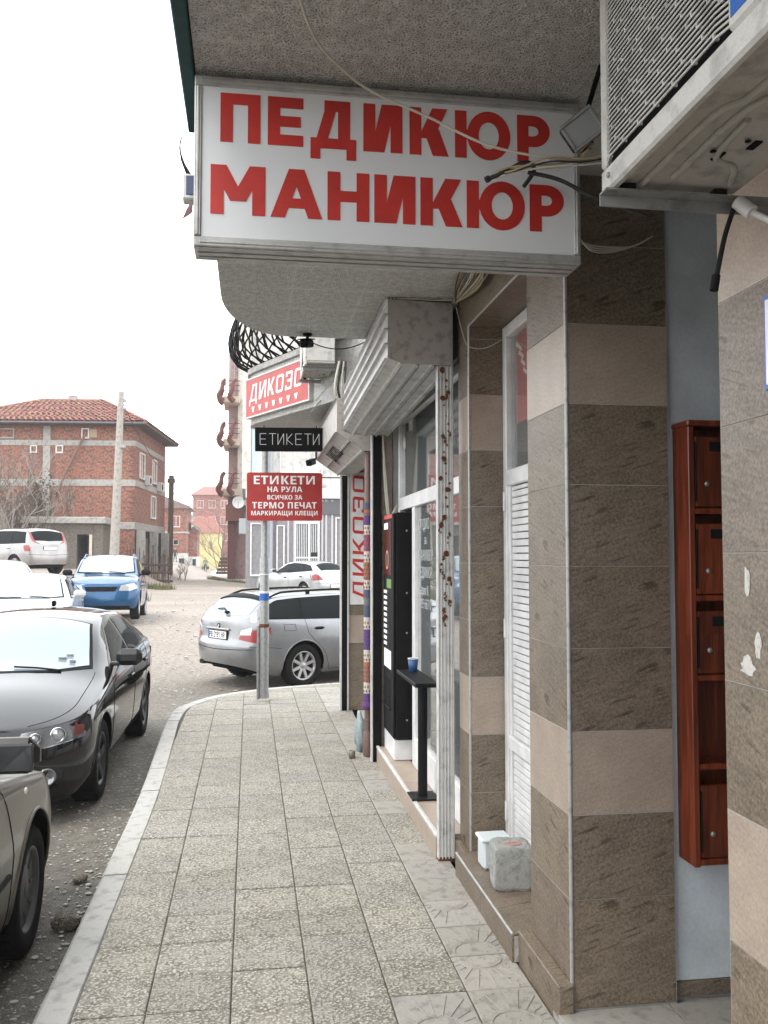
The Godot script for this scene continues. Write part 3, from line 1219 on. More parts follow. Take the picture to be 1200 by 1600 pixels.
func shop_one(B: Node) -> void:
	var m := MB.new()
	shutter_box(B, [Vector2(1.113, 3.075), Vector2(0.748, 3.085), Vector2(0.748, 2.758), Vector2(0.830, 2.728), Vector2(1.108, 2.724)], -4.86, -7.24, 0.075, [2, 4, 1, 3], M.shutter, M.shutter_end)
	# guide rails
	var g := holder("guide_rail", B)
	m = MB.new()
	m.bx(1.028, 1.112, 0.012, 2.722, -4.905, -4.868, 0.003)
	for k in 5:
		m.bx(1.030 + k * 0.0185, 1.036 + k * 0.0185, 0.012, 2.722, -4.8685, -4.861, 0.002)
	m.bx(1.110, 1.1205, 0.012, 3.06, -4.90, -4.862, 0.003)
	put("rail", m, M.white_alu, g)
	m = MB.new()
	m.bx(1.029, 1.111, -0.0, 0.022, -4.904, -4.866, 0.003)
	put("rail_foot", m, M.rust, g)
	var r := RandomNumberGenerator.new()
	r.seed = 77
	var st := MB.new()
	var y := 2.70
	while y > 1.30:
		var big := r.randf() < 0.35
		var c := V(1.045 + r.randf() * 0.052, y, -4.8595)
		var s := r.randf_range(0.012, 0.018) if big else r.randf_range(0.004, 0.009)
		blot(st, c, s, r)
		if r.randf() < (0.75 if y < 1.95 else 0.4):
			var p := c
			for k in r.randi_range(3, 6):
				p += V(r.randf_range(-0.011, 0.011), -r.randf_range(0.004, 0.012), 0)
				p.x = clampf(p.x, 1.036, 1.104)
				blot(st, p, r.randf_range(0.005, 0.008), r)
		y -= r.randf_range(0.025, 0.06)
	put("rust_stain", st, M.rust, g).set_meta("kind", "stuff")
	g = holder("guide_rail", B)
	m = MB.new()
	m.bx(0.980, 0.997, 0.0, 2.66, -7.29, -7.25, 0.003)
	put("rail", m, M.white_alu, g)
	m = MB.new()
	m.bx(0.999, 1.066, 0.0, 2.66, -7.29, -7.255, 0.003)
	put("rail_seal", m, M.black, g)
	m = MB.new()
	m.bx(1.068, 1.16, 0.0, 2.70, -7.30, -7.28, 0.002)
	put("side_lining", m, mat(0.26, 0.21, 0.165, 0.6, 0, T.dirt, 2.0), g)
	# raised shop floor
	m = MB.new()
	m.bx(1.035, 4.0, -0.02, 0.118, -7.24, -4.91)
	var fl := put("shop_floor", m, M.concrete, B)
	for k in 4:
		m = MB.new()
		m.box(Vector3.ZERO, V(0.16, 0.01, 0.575), 0.0015)
		var o := put("floor_tile", m, M.cream[k % 5], fl)
		o.position = V(1.125, 0.124, -5.20 - k * 0.578)
		m = MB.new()
		m.box(Vector3.ZERO, V(0.012, 0.112, 0.575), 0.0015)
		o = put("riser_tile", m, M.cream[(k + 2) % 5], fl)
		o.position = V(1.029, 0.057, -5.20 - k * 0.578)
	m = MB.new()
	m.bx(1.022, 1.046, 0.114, 0.134, -7.24, -4.91, 0.004)
	put("step_edge", m, M.white_alu, fl)
	# white framed shopfront
	var sf := holder("shop_window", B)
	m = MB.new()
	m.bx(1.195, 1.245, 0.131, 2.79, -7.20, -7.135, 0.004)
	m.bx(1.195, 1.245, 2.725, 2.79, -7.133, -4.96, 0.004)
	m.bx(1.192, 1.245, 2.025, 2.125, -7.133, -4.96, 0.004)
	m.bx(1.195, 1.245, 0.131, 2.025, -6.545, -6.47, 0.004)
	m.bx(1.195, 1.245, 0.131, 0.34, -6.468, -4.96, 0.004)
	m.bx(1.195, 1.245, 0.131, 2.79, -4.958, -4.905, 0.004)
	m.bx(1.197, 1.243, 0.34, 2.023, -5.70, -5.64, 0.004)
	put("frame", m, M.white_pvc, sf)
	m = MB.new()
	m.bx(1.218, 1.222, 2.125, 2.725, -7.133, -4.96)
	put("pane", m, M.pane, sf)
	m = MB.new()
	m.bx(1.218, 1.222, 0.34, 2.023, -6.468, -5.702)
	var pn := put("pane", m, M.pane, sf)
	m = MB.new()
	m.bx(1.218, 1.222, 0.34, 2.023, -5.638, -4.96)
	put("pane", m, M.pane, sf)
	var lines := [["СТУДИО", 1.885, 0.085], ["за", 1.775, 0.07], ["МАНИКЮР", 1.665, 0.085], ["ПЕДИКЮР", 1.545, 0.085], ["Мария К", 1.42, 0.075], ["0895 667 0", 1.325, 0.075]]
	for l in lines:
		var t := text_mesh(l[0], l[2] * 0.9, 0.001, false)
		var o := put("window_lettering", t, M.faint_print, sf)
		o.rotation.y = -PI * 0.5
		var w: float = t.get_aabb().size.x
		o.position = V(1.2155, l[1], -6.42 + w * 0.5 + (0.22 if l[0] == "за" else 0.0))
	m = MB.new()
	m.bx(1.20, 1.24, 0.131, 2.022, -6.60, -6.547, 0.003)
	m.bx(1.205, 1.34, 0.16, 2.022, -6.615, -6.602, 0.002)
	put("filler_panel", m, M.white_pvc, sf)
	# oval sticker on the upper pane
	m = MB.new()
	m.lathe([Vector2(0, 0.002), Vector2(0.055, 0.002), Vector2(0.055, 0)], V(1.2165, 2.56, -7.02), Basis(Vector3.BACK, PI * 0.5), 18)
	put("round_sticker", m, M.white_pvc, sf)
	# dim room behind
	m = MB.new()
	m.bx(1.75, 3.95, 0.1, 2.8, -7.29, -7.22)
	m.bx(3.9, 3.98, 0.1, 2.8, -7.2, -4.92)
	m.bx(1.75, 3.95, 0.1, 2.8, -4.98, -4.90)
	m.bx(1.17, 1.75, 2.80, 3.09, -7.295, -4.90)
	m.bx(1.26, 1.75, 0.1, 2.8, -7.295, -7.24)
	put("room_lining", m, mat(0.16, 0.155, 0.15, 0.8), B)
	m = MB.new()
	m.bx(2.1, 2.6, 0.12, 0.92, -6.6, -5.4, 0.01)
	m.bx(2.3, 2.5, 0.92, 1.5, -6.2, -5.7, 0.02)
	put("counter", m, mat(0.35, 0.33, 0.31, 0.6), B)


func blot(m: MB, c: Vector3, s: float, r: RandomNumberGenerator) -> void:
	var n := 8
	var ring := []
	for k in n:
		var a := TAU * k / n
		ring.append(c + V(cos(a), sin(a), 0) * s * r.randf_range(0.65, 1.2))
	for k in n:
		m.tri(c + V(0, 0, 0.0008), ring[k], ring[(k + 1) % n])


func shop_two(B: Node) -> void:
	var m := MB.new()
	shutter_box(B, [Vector2(1.113, 2.985), Vector2(0.715, 2.985), Vector2(0.715, 2.70), Vector2(0.94, 2.545), Vector2(1.11, 2.54)], -7.44, -9.70, 0.0, [1, 1, 2, 1], mat(0.50, 0.475, 0.45, 0.5, 0.1, T.dirt, 1.2), M.shutter_end)
	var g := holder("guide_rail", B)
	m = MB.new()
	m.bx(0.972, 0.992, 0.0, 2.54, -9.735, -9.685, 0.003)
	m.bx(1.052, 1.066, 0.0, 2.54, -9.735, -9.69, 0.003)
	put("rail", m, M.white_alu, g)
	m = MB.new()
	m.bx(0.994, 1.050, 0.0, 2.54, -9.735, -9.70, 0.003)
	put("rail_seal", m, M.black, g)
	# glazing of the second shop, mostly hidden behind the pipe
	var sf := holder("shop_window", B)
	m = MB.new()
	m.bx(1.40, 1.45, 0.0, 2.79, -9.72, -9.66, 0.004)
	m.bx(1.40, 1.45, 0.0, 2.79, -7.54, -7.47, 0.004)
	m.bx(1.40, 1.45, 2.40, 2.50, -9.658, -7.542, 0.004)
	m.bx(1.40, 1.45, 0.0, 0.25, -9.658, -7.542, 0.004)
	put("frame", m, M.white_pvc, sf)
	m = MB.new()
	m.bx(1.42, 1.424, 0.25, 2.40, -9.658, -7.542)
	put("pane", m, M.pane, sf)
	m = MB.new()
	m.bx(1.17, 4.0, -0.02, -0.004, -9.73, -7.47)
	put("shop_floor", m, M.concrete, B)
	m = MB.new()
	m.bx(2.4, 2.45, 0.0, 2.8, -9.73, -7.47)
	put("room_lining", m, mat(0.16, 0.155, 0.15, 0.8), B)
	var t := text_mesh("ДИКОЗО", 0.13, 0.001)
	var o := put("shutter_lettering", t, M.dark, B)
	o.transform = Transform3D(Basis(V(0, -0.78, -0.0), V(0, 0, 0), V(0, 0, 0)), Vector3.ZERO)
	o.transform = Transform3D(Basis(V(0, 0, 1), V(-0.824, 0.567, 0).normalized(), V(-0.567, -0.824, 0).normalized()), V(0.80, 2.635, -8.55))


func text_mesh(s: String, h: float, depth: float, bold := true) -> TextMesh:
	var t := TextMesh.new()
	var f := SystemFont.new()
	f.font_names = PackedStringArray(["Droid Sans"])
	f.font_weight = 700 if bold else 400
	t.font = f
	t.text = s
	t.font_size = 64
	t.depth = depth
	t.pixel_size = h / 46.0
	t.curve_step = 4.0
	return t


# =====================================================================  lettering
func add_clipped(out: Array, p: PackedVector2Array) -> void:
	var pieces := [p]
	for o in out:
		var nxt := []
		for q in pieces:
			for c in Geometry2D.clip_polygons(q, o):
				if not Geometry2D.is_polygon_clockwise(c):
					nxt.append(c)
		pieces = nxt
	for q in pieces:
		if q.size() >= 3:
			out.append(q)


func glyph(ch: String, t: float, w: float) -> Array:          # polygons in a box w wide and 1 high; t is the stroke
	var out := []
	var R := func(x0: float, y0: float, x1: float, y1: float):
		add_clipped(out, PackedVector2Array([Vector2(x0, y0), Vector2(x1, y0), Vector2(x1, y1), Vector2(x0, y1)]))
	var D := func(xa: float, ya: float, xb: float, yb: float, th: float):
		add_clipped(out, PackedVector2Array([Vector2(xa, ya), Vector2(xa + th, ya), Vector2(xb + th, yb), Vector2(xb, yb)]))
	var O := func(cx: float, cy: float, rx: float, ry: float, a0: float, a1: float, n: int):
		for k in n:
			var a := lerpf(a0, a1, float(k) / n)
			var b := lerpf(a0, a1, float(k + 1) / n)
			add_clipped(out, PackedVector2Array([Vector2(cx + (rx - t) * cos(a), cy + (ry - t * 0.92) * sin(a)), Vector2(cx + rx * cos(a), cy + ry * sin(a)), Vector2(cx + rx * cos(b), cy + ry * sin(b)), Vector2(cx + (rx - t) * cos(b), cy + (ry - t * 0.92) * sin(b))]))
	match ch:
		"П":
			R.call(0, 0, t, 1)
			R.call(w - t, 0, w, 1)
			R.call(t, 1 - t * 0.9, w - t, 1)
		"Е":
			R.call(0, 0, t, 1)
			R.call(t, 0, w, t * 0.9)
			R.call(t, 1 - t * 0.9, w, 1)
			R.call(t, 0.5 - t * 0.44, w * 0.93, 0.5 + t * 0.44)
		"Д":
			R.call(0, -0.22, t * 0.8, t * 0.85)
			R.call(w - t * 0.8, -0.22, w, t * 0.85)
			R.call(t * 0.8, 0, w - t * 0.8, t * 0.85)
			R.call(w * 0.30, 1 - t * 0.9, w - t * 0.5, 1)
			R.call(w - t * 1.5, t * 0.85, w - t * 0.5, 1 - t * 0.9)
			D.call(w * 0.13, t * 0.85, w * 0.30, 1 - t * 0.9, t * 0.95)
		"И":
			R.call(0, 0, t, 1)
			R.call(w - t, 0, w, 1)
			D.call(t * 0.6, 0.0, w - t * 1.75, 1.0, t * 1.15)
		"К":
			R.call(0, 0, t, 1)
			D.call(t * 0.75, 0.36, w - t * 1.35, 1.0, t * 1.3)
			D.call(w - t * 1.3, 0.0, t * 1.15, 0.56, t * 1.35)
		"Ю":
			R.call(0, 0, t, 1)
			O.call(w - 0.47, 0.5, 0.47, 0.52, 0.0, TAU, 28)
			R.call(t, 0.5 - t * 0.42, w - 0.80, 0.5 + t * 0.42)
		"Р":
			R.call(0, 0, t, 1)
			R.call(t, 1 - t * 0.9, w - 0.36, 1)
			R.call(t, 0.33, w - 0.36, 0.33 + t * 0.9)
			O.call(w - 0.36, 0.665, 0.36, 0.335, -PI * 0.5, PI * 0.5, 14)
		"М":
			R.call(0, 0, t, 1)
			R.call(w - t, 0, w, 1)
			D.call(w * 0.5 - t * 0.6, 0.28, 0.0, 1.0, t * 1.2)
			D.call(w * 0.5 - t * 0.6, 0.28, w - t * 1.2, 1.0, t * 1.2)
		"А":
			D.call(0, 0, w * 0.5 - t * 0.6, 1, t * 1.1)
			D.call(w - t * 1.1, 0, w * 0.5 - t * 0.5, 1, t * 1.1)
			R.call(w * 0.2, 0.20, w * 0.8, 0.20 + t * 0.8)
		"Н":
			R.call(0, 0, t, 1)
			R.call(w - t, 0, w, 1)
			R.call(t, 0.5 - t * 0.45, w - t, 0.5 + t * 0.45)
		"Т":
			R.call(w * 0.5 - t * 0.5, 0, w * 0.5 + t * 0.5, 1 - t * 0.9)
			R.call(0, 1 - t * 0.9, w, 1)
		"О":                                                       # square-shouldered
			R.call(0, 0.1, t, 0.9)
			R.call(w - t, 0.1, w, 0.9)
			R.call(0.12, 0, w - 0.12, t)
			R.call(0.12, 1 - t, w - 0.12, 1)
			D.call(0.0, 0.1, 0.12, 0.0, t * 0.9)
			D.call(w - t * 0.9, 0.1, w - 0.12 - t * 0.9, 0.0, t * 0.9)
			D.call(0.0, 0.9, 0.12, 1.0, t * 0.9)
			D.call(w - t * 0.9, 0.9, w - 0.12 - t * 0.9, 1.0, t * 0.9)
		"З":
			R.call(w - t, 0.08, w, 0.92)
			R.call(0, 0, w - 0.06, t)
			R.call(0, 1 - t, w - 0.06, 1)
			R.call(w * 0.28, 0.5 - t * 0.5, w - t, 0.5 + t * 0.5)
			R.call(0, t, t, t + 0.12)
			R.call(0, 1 - t - 0.12, t, 1 - t)
		"v":                                                       # small arrow
			D.call(0.0, 1.0, w * 0.5 - t, 0.0, t * 2.0)
			D.call(w - t * 2.0, 1.0, w * 0.5 - t, 0.0, t * 2.0)
	return out


func write(parent: Node, s: String, widths: Array, t: float, gap: float, size: Vector2, depth: float, tf: Transform3D, material: Material, each: String, slant := 0.0) -> void:
	# letters side by side, fitted to size (metres), standing on tf's origin
	var total := 0.0
	for w in widths:
		total += w + gap
	total -= gap
	var x := 0.0
	for i in s.length():
		var m := MB.new()
		for p in glyph(s[i], t, widths[i]):
			var q := PackedVector2Array()
			for a in p:
				q.append(Vector2((x + a.x + slant * a.y) / total * size.x, a.y * size.y))
			m.prism(q, 0.0, depth, tf)
		put(each, m, material, parent)
		x += widths[i] + gap


# =====================================================================  signs
func build_signs() -> void:
	# ---- white light box over the pavement
	var S := thing("light_box_sign", "large white light box with two rows of red letters under the balcony", "sign", V(-0.17, 2.567, -2.63))
	var W := 1.186
	var H := 0.513
	var m := MB.new()
	m.bx(0.012, W - 0.012, 0.012, H - 0.012, -0.116, -0.014)
	put("light_box", m, M.sign_frame, S)
	m = MB.new()
	for f in [[0.0, W, 0.0, 0.030], [0.0, W, H - 0.030, H]]:
		m.bx(f[0], f[1], f[2], f[3], -0.13, 0.0, 0.003)
		m.bx(f[0] + 0.018, f[1] - 0.018, f[2] + 0.009, f[3] - 0.009, -0.01, 0.0035, 0.002)
	for f in [[0.0, 0.022], [W - 0.022, W]]:
		m.bx(f[0], f[1], 0.031, H - 0.031, -0.13, 0.0, 0.003)
		m.bx(f[0] + 0.007, f[1] - 0.007, 0.033, H - 0.033, -0.01, 0.0035, 0.002)
	put("frame", m, M.sign_frame, S)
	m = MB.new()
	m.bx(0.022, W - 0.022, 0.030, H - 0.030, -0.012, -0.006)
	var face := put("face_panel", m, M.sign_face, S)
	m = MB.new()
	for k in 3:
		m.bx(0.01, W - 0.01, -0.004, 0.0005, -0.115 + k * 0.04, -0.09 + k * 0.04, 0.001)
	put("underside_rib", m, M.sign_frame, S)
	var tf := Transform3D(Basis(), V(0.075, 0.318, -0.006))
	write(face, "ПЕДИКЮР", [0.80, 0.72, 0.94, 0.82, 0.82, 1.20, 0.72], 0.25, 0.15, Vector2(1.014, 0.148), 0.002, tf, M.red_print, "letter")
	tf = Transform3D(Basis(), V(0.048, 0.100, -0.006))
	write(face, "МАНИКЮР", [1.04, 1.0, 0.82, 0.82, 0.84, 1.20, 0.72], 0.25, 0.10, Vector2(1.085, 0.148), 0.002, tf, M.red_print, "letter")
	m = MB.new()
	for x in [0.1, 0.6, 1.1]:
		m.tube([V(x, H, -0.065), V(x, 0.535, -0.065)], 0.006, 6)
	put("hanger", m, M.black_metal, S)
	# little flood lamp fixed behind the left end of the box
	var fl := thing("flood_lamp", "small square lamp behind the left edge of the white light box", "lamp", V(-0.196, 2.765, -2.82))
	m = MB.new()
	m.box(V(0, 0.045, 0), V(0.04, 0.082, 0.05), 0.005)
	put("housing", m, M.white_alu, fl)
	m = MB.new()
	m.box(V(0.004, 0.048, 0.026), V(0.024, 0.06, 0.004), 0.001)
	put("lens", m, mat(0.03, 0.04, 0.12, 0.1), fl)
	m = MB.new()
	m.bx(0.02, 0.055, 0.03, 0.05, -0.01, 0.01)
	put("arm", m, M.black_metal, fl)
	# torn cloth
	m = MB.new()
	var P := []
	for i in 8:
		var row := []
		for j in 5:
			var t := i / 7.0
			var s := j / 4.0
			row.append(V(-0.212 - 0.035 * sin(t * 5.0 + s * 2.0) * (1.0 - t * 0.5) - 0.012 * s, 3.10 - 0.30 * t, -2.98 - 0.25 * s * (1.0 - t * 0.7)))
		P.append(row)
	m.grid(P, true)
	one("torn_cloth", m, mat(0.07, 0.012, 0.022, 0.9, 0, T.grime, 4.0), "torn dark red and green rag hanging from the balcony rim", "cloth")
	# ---- slanted red sign on the second balcony
	var a := V(-0.055, 3.18, -10.02)
	var b := V(0.565, 3.18, -8.70)
	var ux := (b - a).normalized()
	var nz := ux.cross(Vector3.UP).normalized()
	var D := thing("slanted_shop_sign", "red light box with slanted white angular letters on the rounded balcony", "sign", a)
	D.basis = Basis(ux, Vector3.UP, nz)
	var L := a.distance_to(b)
	m = MB.new()
	m.bx(0.0, L, 0.0, 0.44, -0.13, -0.004, 0.004)
	put("light_box", m, M.sign_frame, D)
	m = MB.new()
	for f in [[0.0, L, 0.0, 0.016], [0.0, L, 0.424, 0.44]]:
		m.bx(f[0], f[1], f[2], f[3], -0.01, 0.004, 0.002)
	m.bx(0.0, 0.016, 0.017, 0.423, -0.01, 0.004, 0.002)
	m.bx(L - 0.016, L, 0.017, 0.423, -0.01, 0.004, 0.002)
	put("frame", m, M.white_alu, D)
	m = MB.new()
	m.bx(0.016, L - 0.016, 0.016, 0.424, -0.004, 0.0)
	var df := put("face_panel", m, M.red_sign, D)
	write(df, "ДИКОЗО", [0.84, 0.74, 0.66, 0.72, 0.66, 0.72], 0.14, 0.22, Vector2(1.20, 0.185), 0.003, Transform3D(Basis(), V(0.10, 0.175, 0.0)), M.white_print, "letter", 0.12)
	for k in 7:
		write(df, "v", [0.7], 0.14, 0.0, Vector2(0.07, 0.06), 0.003, Transform3D(Basis(), V(0.16 + k * 0.165, 0.055, 0.0)), M.white_print, "arrow")
	# ---- black panel with thin neon letters
	var N := thing("neon_sign", "black hanging panel with thin pale tube letters above the red pole sign", "sign", V(0.048, 2.705, -8.98))
	N.scale = Vector3.ONE * 0.875
	N.rotation.z = 0.012
	m = MB.new()
	m.box(V(0.39, 0.135, 0), V(0.785, 0.275, 0.02), 0.003)
	put("panel", m, M.dark_panel, N)
	var x := 0.055
	var tubes := {"Е": [[0.8, 1, 0, 1, 0, 0, 0.8, 0], [0, 0.5, 0.7, 0.5]], "Т": [[0, 1, 0.9, 1], [0.45, 1, 0.45, 0]], "И": [[0, 1, 0, 0, 0.75, 1, 0.75, 0]], "К": [[0, 1, 0, 0], [0.7, 1, 0, 0.45, 0.75, 0]]}
	for ch in "ЕТИКЕТИ":
		m = MB.new()
		for l in tubes[ch]:
			var pts := []
			for k in range(0, l.size(), 2):
				pts.append(V(x + l[k] * 0.088, 0.075 + l[k + 1] * 0.125, 0.016))
			for k in pts.size() - 1:
				m.tube([pts[k], pts[k + 1]], 0.0032, 5)
		put("letter", m, mat(0.55, 0.55, 0.52, 0.4), N)
		x += 0.101
	m = MB.new()
	m.tube([V(0.1, 0.27, 0), V(0.1, 0.30, 0)], 0.005, 5)
	m.tube([V(0.7, 0.27, 0), V(0.7, 0.30, 0)], 0.005, 5)
	put("hanger", m, M.black_metal, N)
	# ---- red label sign on the pole
	var R := thing("pole_sign", "red board with five lines of white bold lettering fixed to the grey pole", "sign", V(-0.04, 2.06, -10.36))
	R.rotation.z = 0.006
	m = MB.new()
	var rc := PackedVector2Array()
	for q in [[0.03, 0.03, PI], [0.845, 0.03, PI * 1.5], [0.845, 0.535, 0.0], [0.03, 0.535, PI * 0.5]]:
		for k in 5:
			var an: float = q[2] + k * PI / 8.0
			rc.append(Vector2(q[0] + 0.025 * cos(an), q[1] + 0.025 * sin(an)))
	m.prism(rc, -0.03, 0.0)
	var rp := put("board", m, M.red_sign, R)
	for l in [["ЕТИКЕТИ", 0.425, 0.098, 0.70], ["НА РУЛА", 0.335, 0.064, 0.40], ["ВСИЧКО ЗА", 0.248, 0.054, 0.40], ["ТЕРМО ПЕЧАТ", 0.145, 0.075, 0.74], ["МАРКИРАЩИ КЛЕЩИ", 0.055, 0.060, 0.76]]:
		var t := text_mesh(l[0], l[2], 0.003)
		var o := put("lettering", t, M.white_print, rp)
		var ab := t.get_aabb()
		o.scale = V(l[3] / ab.size.x, l[2] / ab.size.y * (1.12 if "Щ" in l[0] else 1.0), 1.0)
		o.position = V(0.435, l[1] + l[2] * 0.5 - ab.get_center().y * o.scale.y, 0.0012)
	m = MB.new()
	m.bx(0.86, 1.15, 0.50, 0.515, -0.025, -0.015)
	put("stay", m, M.galv, R)
	# ---- upright white fascia with red angular letters
	var U := thing("upright_sign", "narrow white upright panel with red letters read from the bottom up", "sign", V(1.079, 1.135, -9.715))
	m = MB.new()
	m.bx(0.0, 0.19, 0.0, 1.44, -0.006, 0.004, 0.002)
	var up := put("panel", m, M.white_pvc, U)
	var tf2 := Transform3D(Basis(V(0, 1, 0), V(-1, 0, 0), V(0, 0, 1)), V(0.165, 0.05, 0.004))
	write(up, "ДИКОЗО", [0.9, 0.8, 0.76, 0.80, 0.74, 0.80], 0.15, 0.22, Vector2(1.35, 0.135), 0.002, tf2, M.red_print, "letter", 0.05)
	# ---- small white sign with a blue rim at the right edge
	var w := thing("wall_plate", "white wall plate with a blue rim on the tiles at the far right", "sign", V(1.157, 2.03, -1.848))
	m = MB.new()
	m.bx(-0.016, -0.001, 0.0, 0.215, 0.0, 0.30, 0.003)
	put("rim", m, M.blue_print, w)
	m = MB.new()
	m.bx(-0.019, -0.0155, 0.012, 0.203, 0.012, 0.288, 0.001)
	put("plate", m, M.white_pvc, w)


# =====================================================================  things on the walls
func ac_unit(called: String, label: String, at: Vector3, len: float, hgt: float, dep: float, slats: bool) -> Node3D:
	# at: the far lower front corner; the front looks towards -x, the length runs to +z
	var A := thing(called, label, "air conditioner", at, 0.0, "air conditioner units on the walls")
	var m := MB.new()
	m.bx(0.02, dep, 0.03, hgt, 0.004, len, 0.008)
	put("casing", m, M.ac_white, A)
	m = MB.new()
	m.bx(0.0, 0.022, 0.0, 0.055, 0.0, len, 0.006)
	m.bx(0.0, 0.022, hgt - 0.03, hgt, 0.0, len, 0.006)
	m.bx(0.0, 0.022, 0.056, hgt - 0.031, 0.0, 0.022, 0.006)
	m.bx(0.0, 0.022, 0.056, hgt - 0.031, len * 0.66, len, 0.006)
	put("front_frame", m, M.ac_white, A)
	m = MB.new()
	m.bx(0.018, 0.0215, 0.05, hgt - 0.03, 0.02, len * 0.66)
	put("coil", m, M.void, A)
	if slats:
		var y := 0.066
		while y < hgt - 0.035:
			m = MB.new()
			var z1 := len * 0.66
			var pts := [V(0.016, y - 0.006, 0.016), V(0.004, y - 0.002, 0.03), V(-0.003, y, 0.06), V(-0.003, y, z1 - 0.03), V(0.002, y, z1 + 0.004)]
			m.tube(pts, 0.0026, 5)
			put("grille_slat", m, M.ac_white, A)
			y += 0.0105
		m = MB.new()
		for i in 14:
			for j in 26:
				if (j + i) % 2 == 0:
					var z := 0.05 + j * (len * 0.66 - 0.07) / 25.0
					var yy := 0.066 + 0.0105 * (i * 4 + (j % 4))
					if yy < hgt - 0.05:
						m.bx(-0.0045, 0.006, yy, yy + 0.0105, z, z + 0.0035)
		var rb := put("grille_rib", m, M.ac_white, A)
		rb.set_meta("kind", "stuff")
	else:
		m = MB.new()
		for k in 6:
			m.lathe([Vector2(0.20 - k * 0.03, 0.003), Vector2(0.204 - k * 0.03, 0.006), Vector2(0.208 - k * 0.03, 0.003)], V(-0.0, hgt * 0.5, len * 0.36), Basis(Vector3.BACK, PI * 0.5), 20)
		put("fan_grille", m, M.ac_white, A)
	# pressed underside
	m = MB.new()
	m.bx(0.024, dep, 0.014, 0.029, 0.02, len, 0.004)
	m.tube(bez([V(0.07, 0.012, 0.05), V(0.07, 0.012, len * 0.45), V(0.10, 0.012, len * 0.55), V(0.10, 0.012, len - 0.05)], 6), 0.008, 8)
	m.tube(bez([V(0.12, 0.012, 0.10), V(0.12, 0.012, len * 0.5), V(0.20, 0.012, len * 0.62), V(0.20, 0.012, len - 0.03)], 6), 0.008, 8)
	m.tube(bez([V(0.26, 0.012, 0.08), V(0.22, 0.012, 0.16), V(0.16, 0.012, 0.2), V(0.14, 0.012, 0.35)], 6), 0.007, 8)
	var un := put("base_pan", m, M.ac_under, A)
	m = MB.new()
	for k in 2:
		m.box(V(0.165 + k * 0.045, 0.0125, 0.20 + k * 0.055), V(0.016, 0.004, 0.035), 0.001)
		m.lathe([Vector2(0, 0.002), Vector2(0.006, 0.002), Vector2(0.006, 0)], V(0.14 + k * 0.045, 0.0105, 0.225 + k * 0.05), Basis(Vector3.RIGHT, PI), 10)
	put("drain_slot", m, M.void, un)
	m = MB.new()
	for z in [0.045, len - 0.05]:
		m.lathe([Vector2(0, 0.004), Vector2(0.006, 0.004), Vector2(0.006, 0)], V(0.0, 0.03, z), Basis(Vector3.BACK, PI * 0.5), 10)
	put("screw", m, M.galv, A)
	# wall brackets
	for z in [0.02, len - 0.10]:
		m = MB.new()
		m.bx(-0.012, dep + 0.115, -0.030, -0.002, z, z + 0.004)
		m.bx(-0.012, dep + 0.115, -0.006, -0.002, z + 0.004, z + 0.038)
		m.bx(dep + 0.11, dep + 0.116, -0.33, -0.002, z + 0.004, z + 0.038)
		if not slats:
			m.box(V(0.5 * dep + 0.10, -0.16, z + 0.012), V(0.012, 0.40, 0.012), 0.0, Basis(Vector3.BACK, -0.72))
		put("bracket", m, M.galv, A)
	m = MB.new()
	m.bx(0.03, 0.06, -0.004, 0.016, 0.024, 0.05, 0.002)
	m.bx(dep - 0.06, dep - 0.03, -0.004, 0.016, 0.024, 0.05, 0.002)
	put("rubber_foot", m, M.rubber, A)
	return A


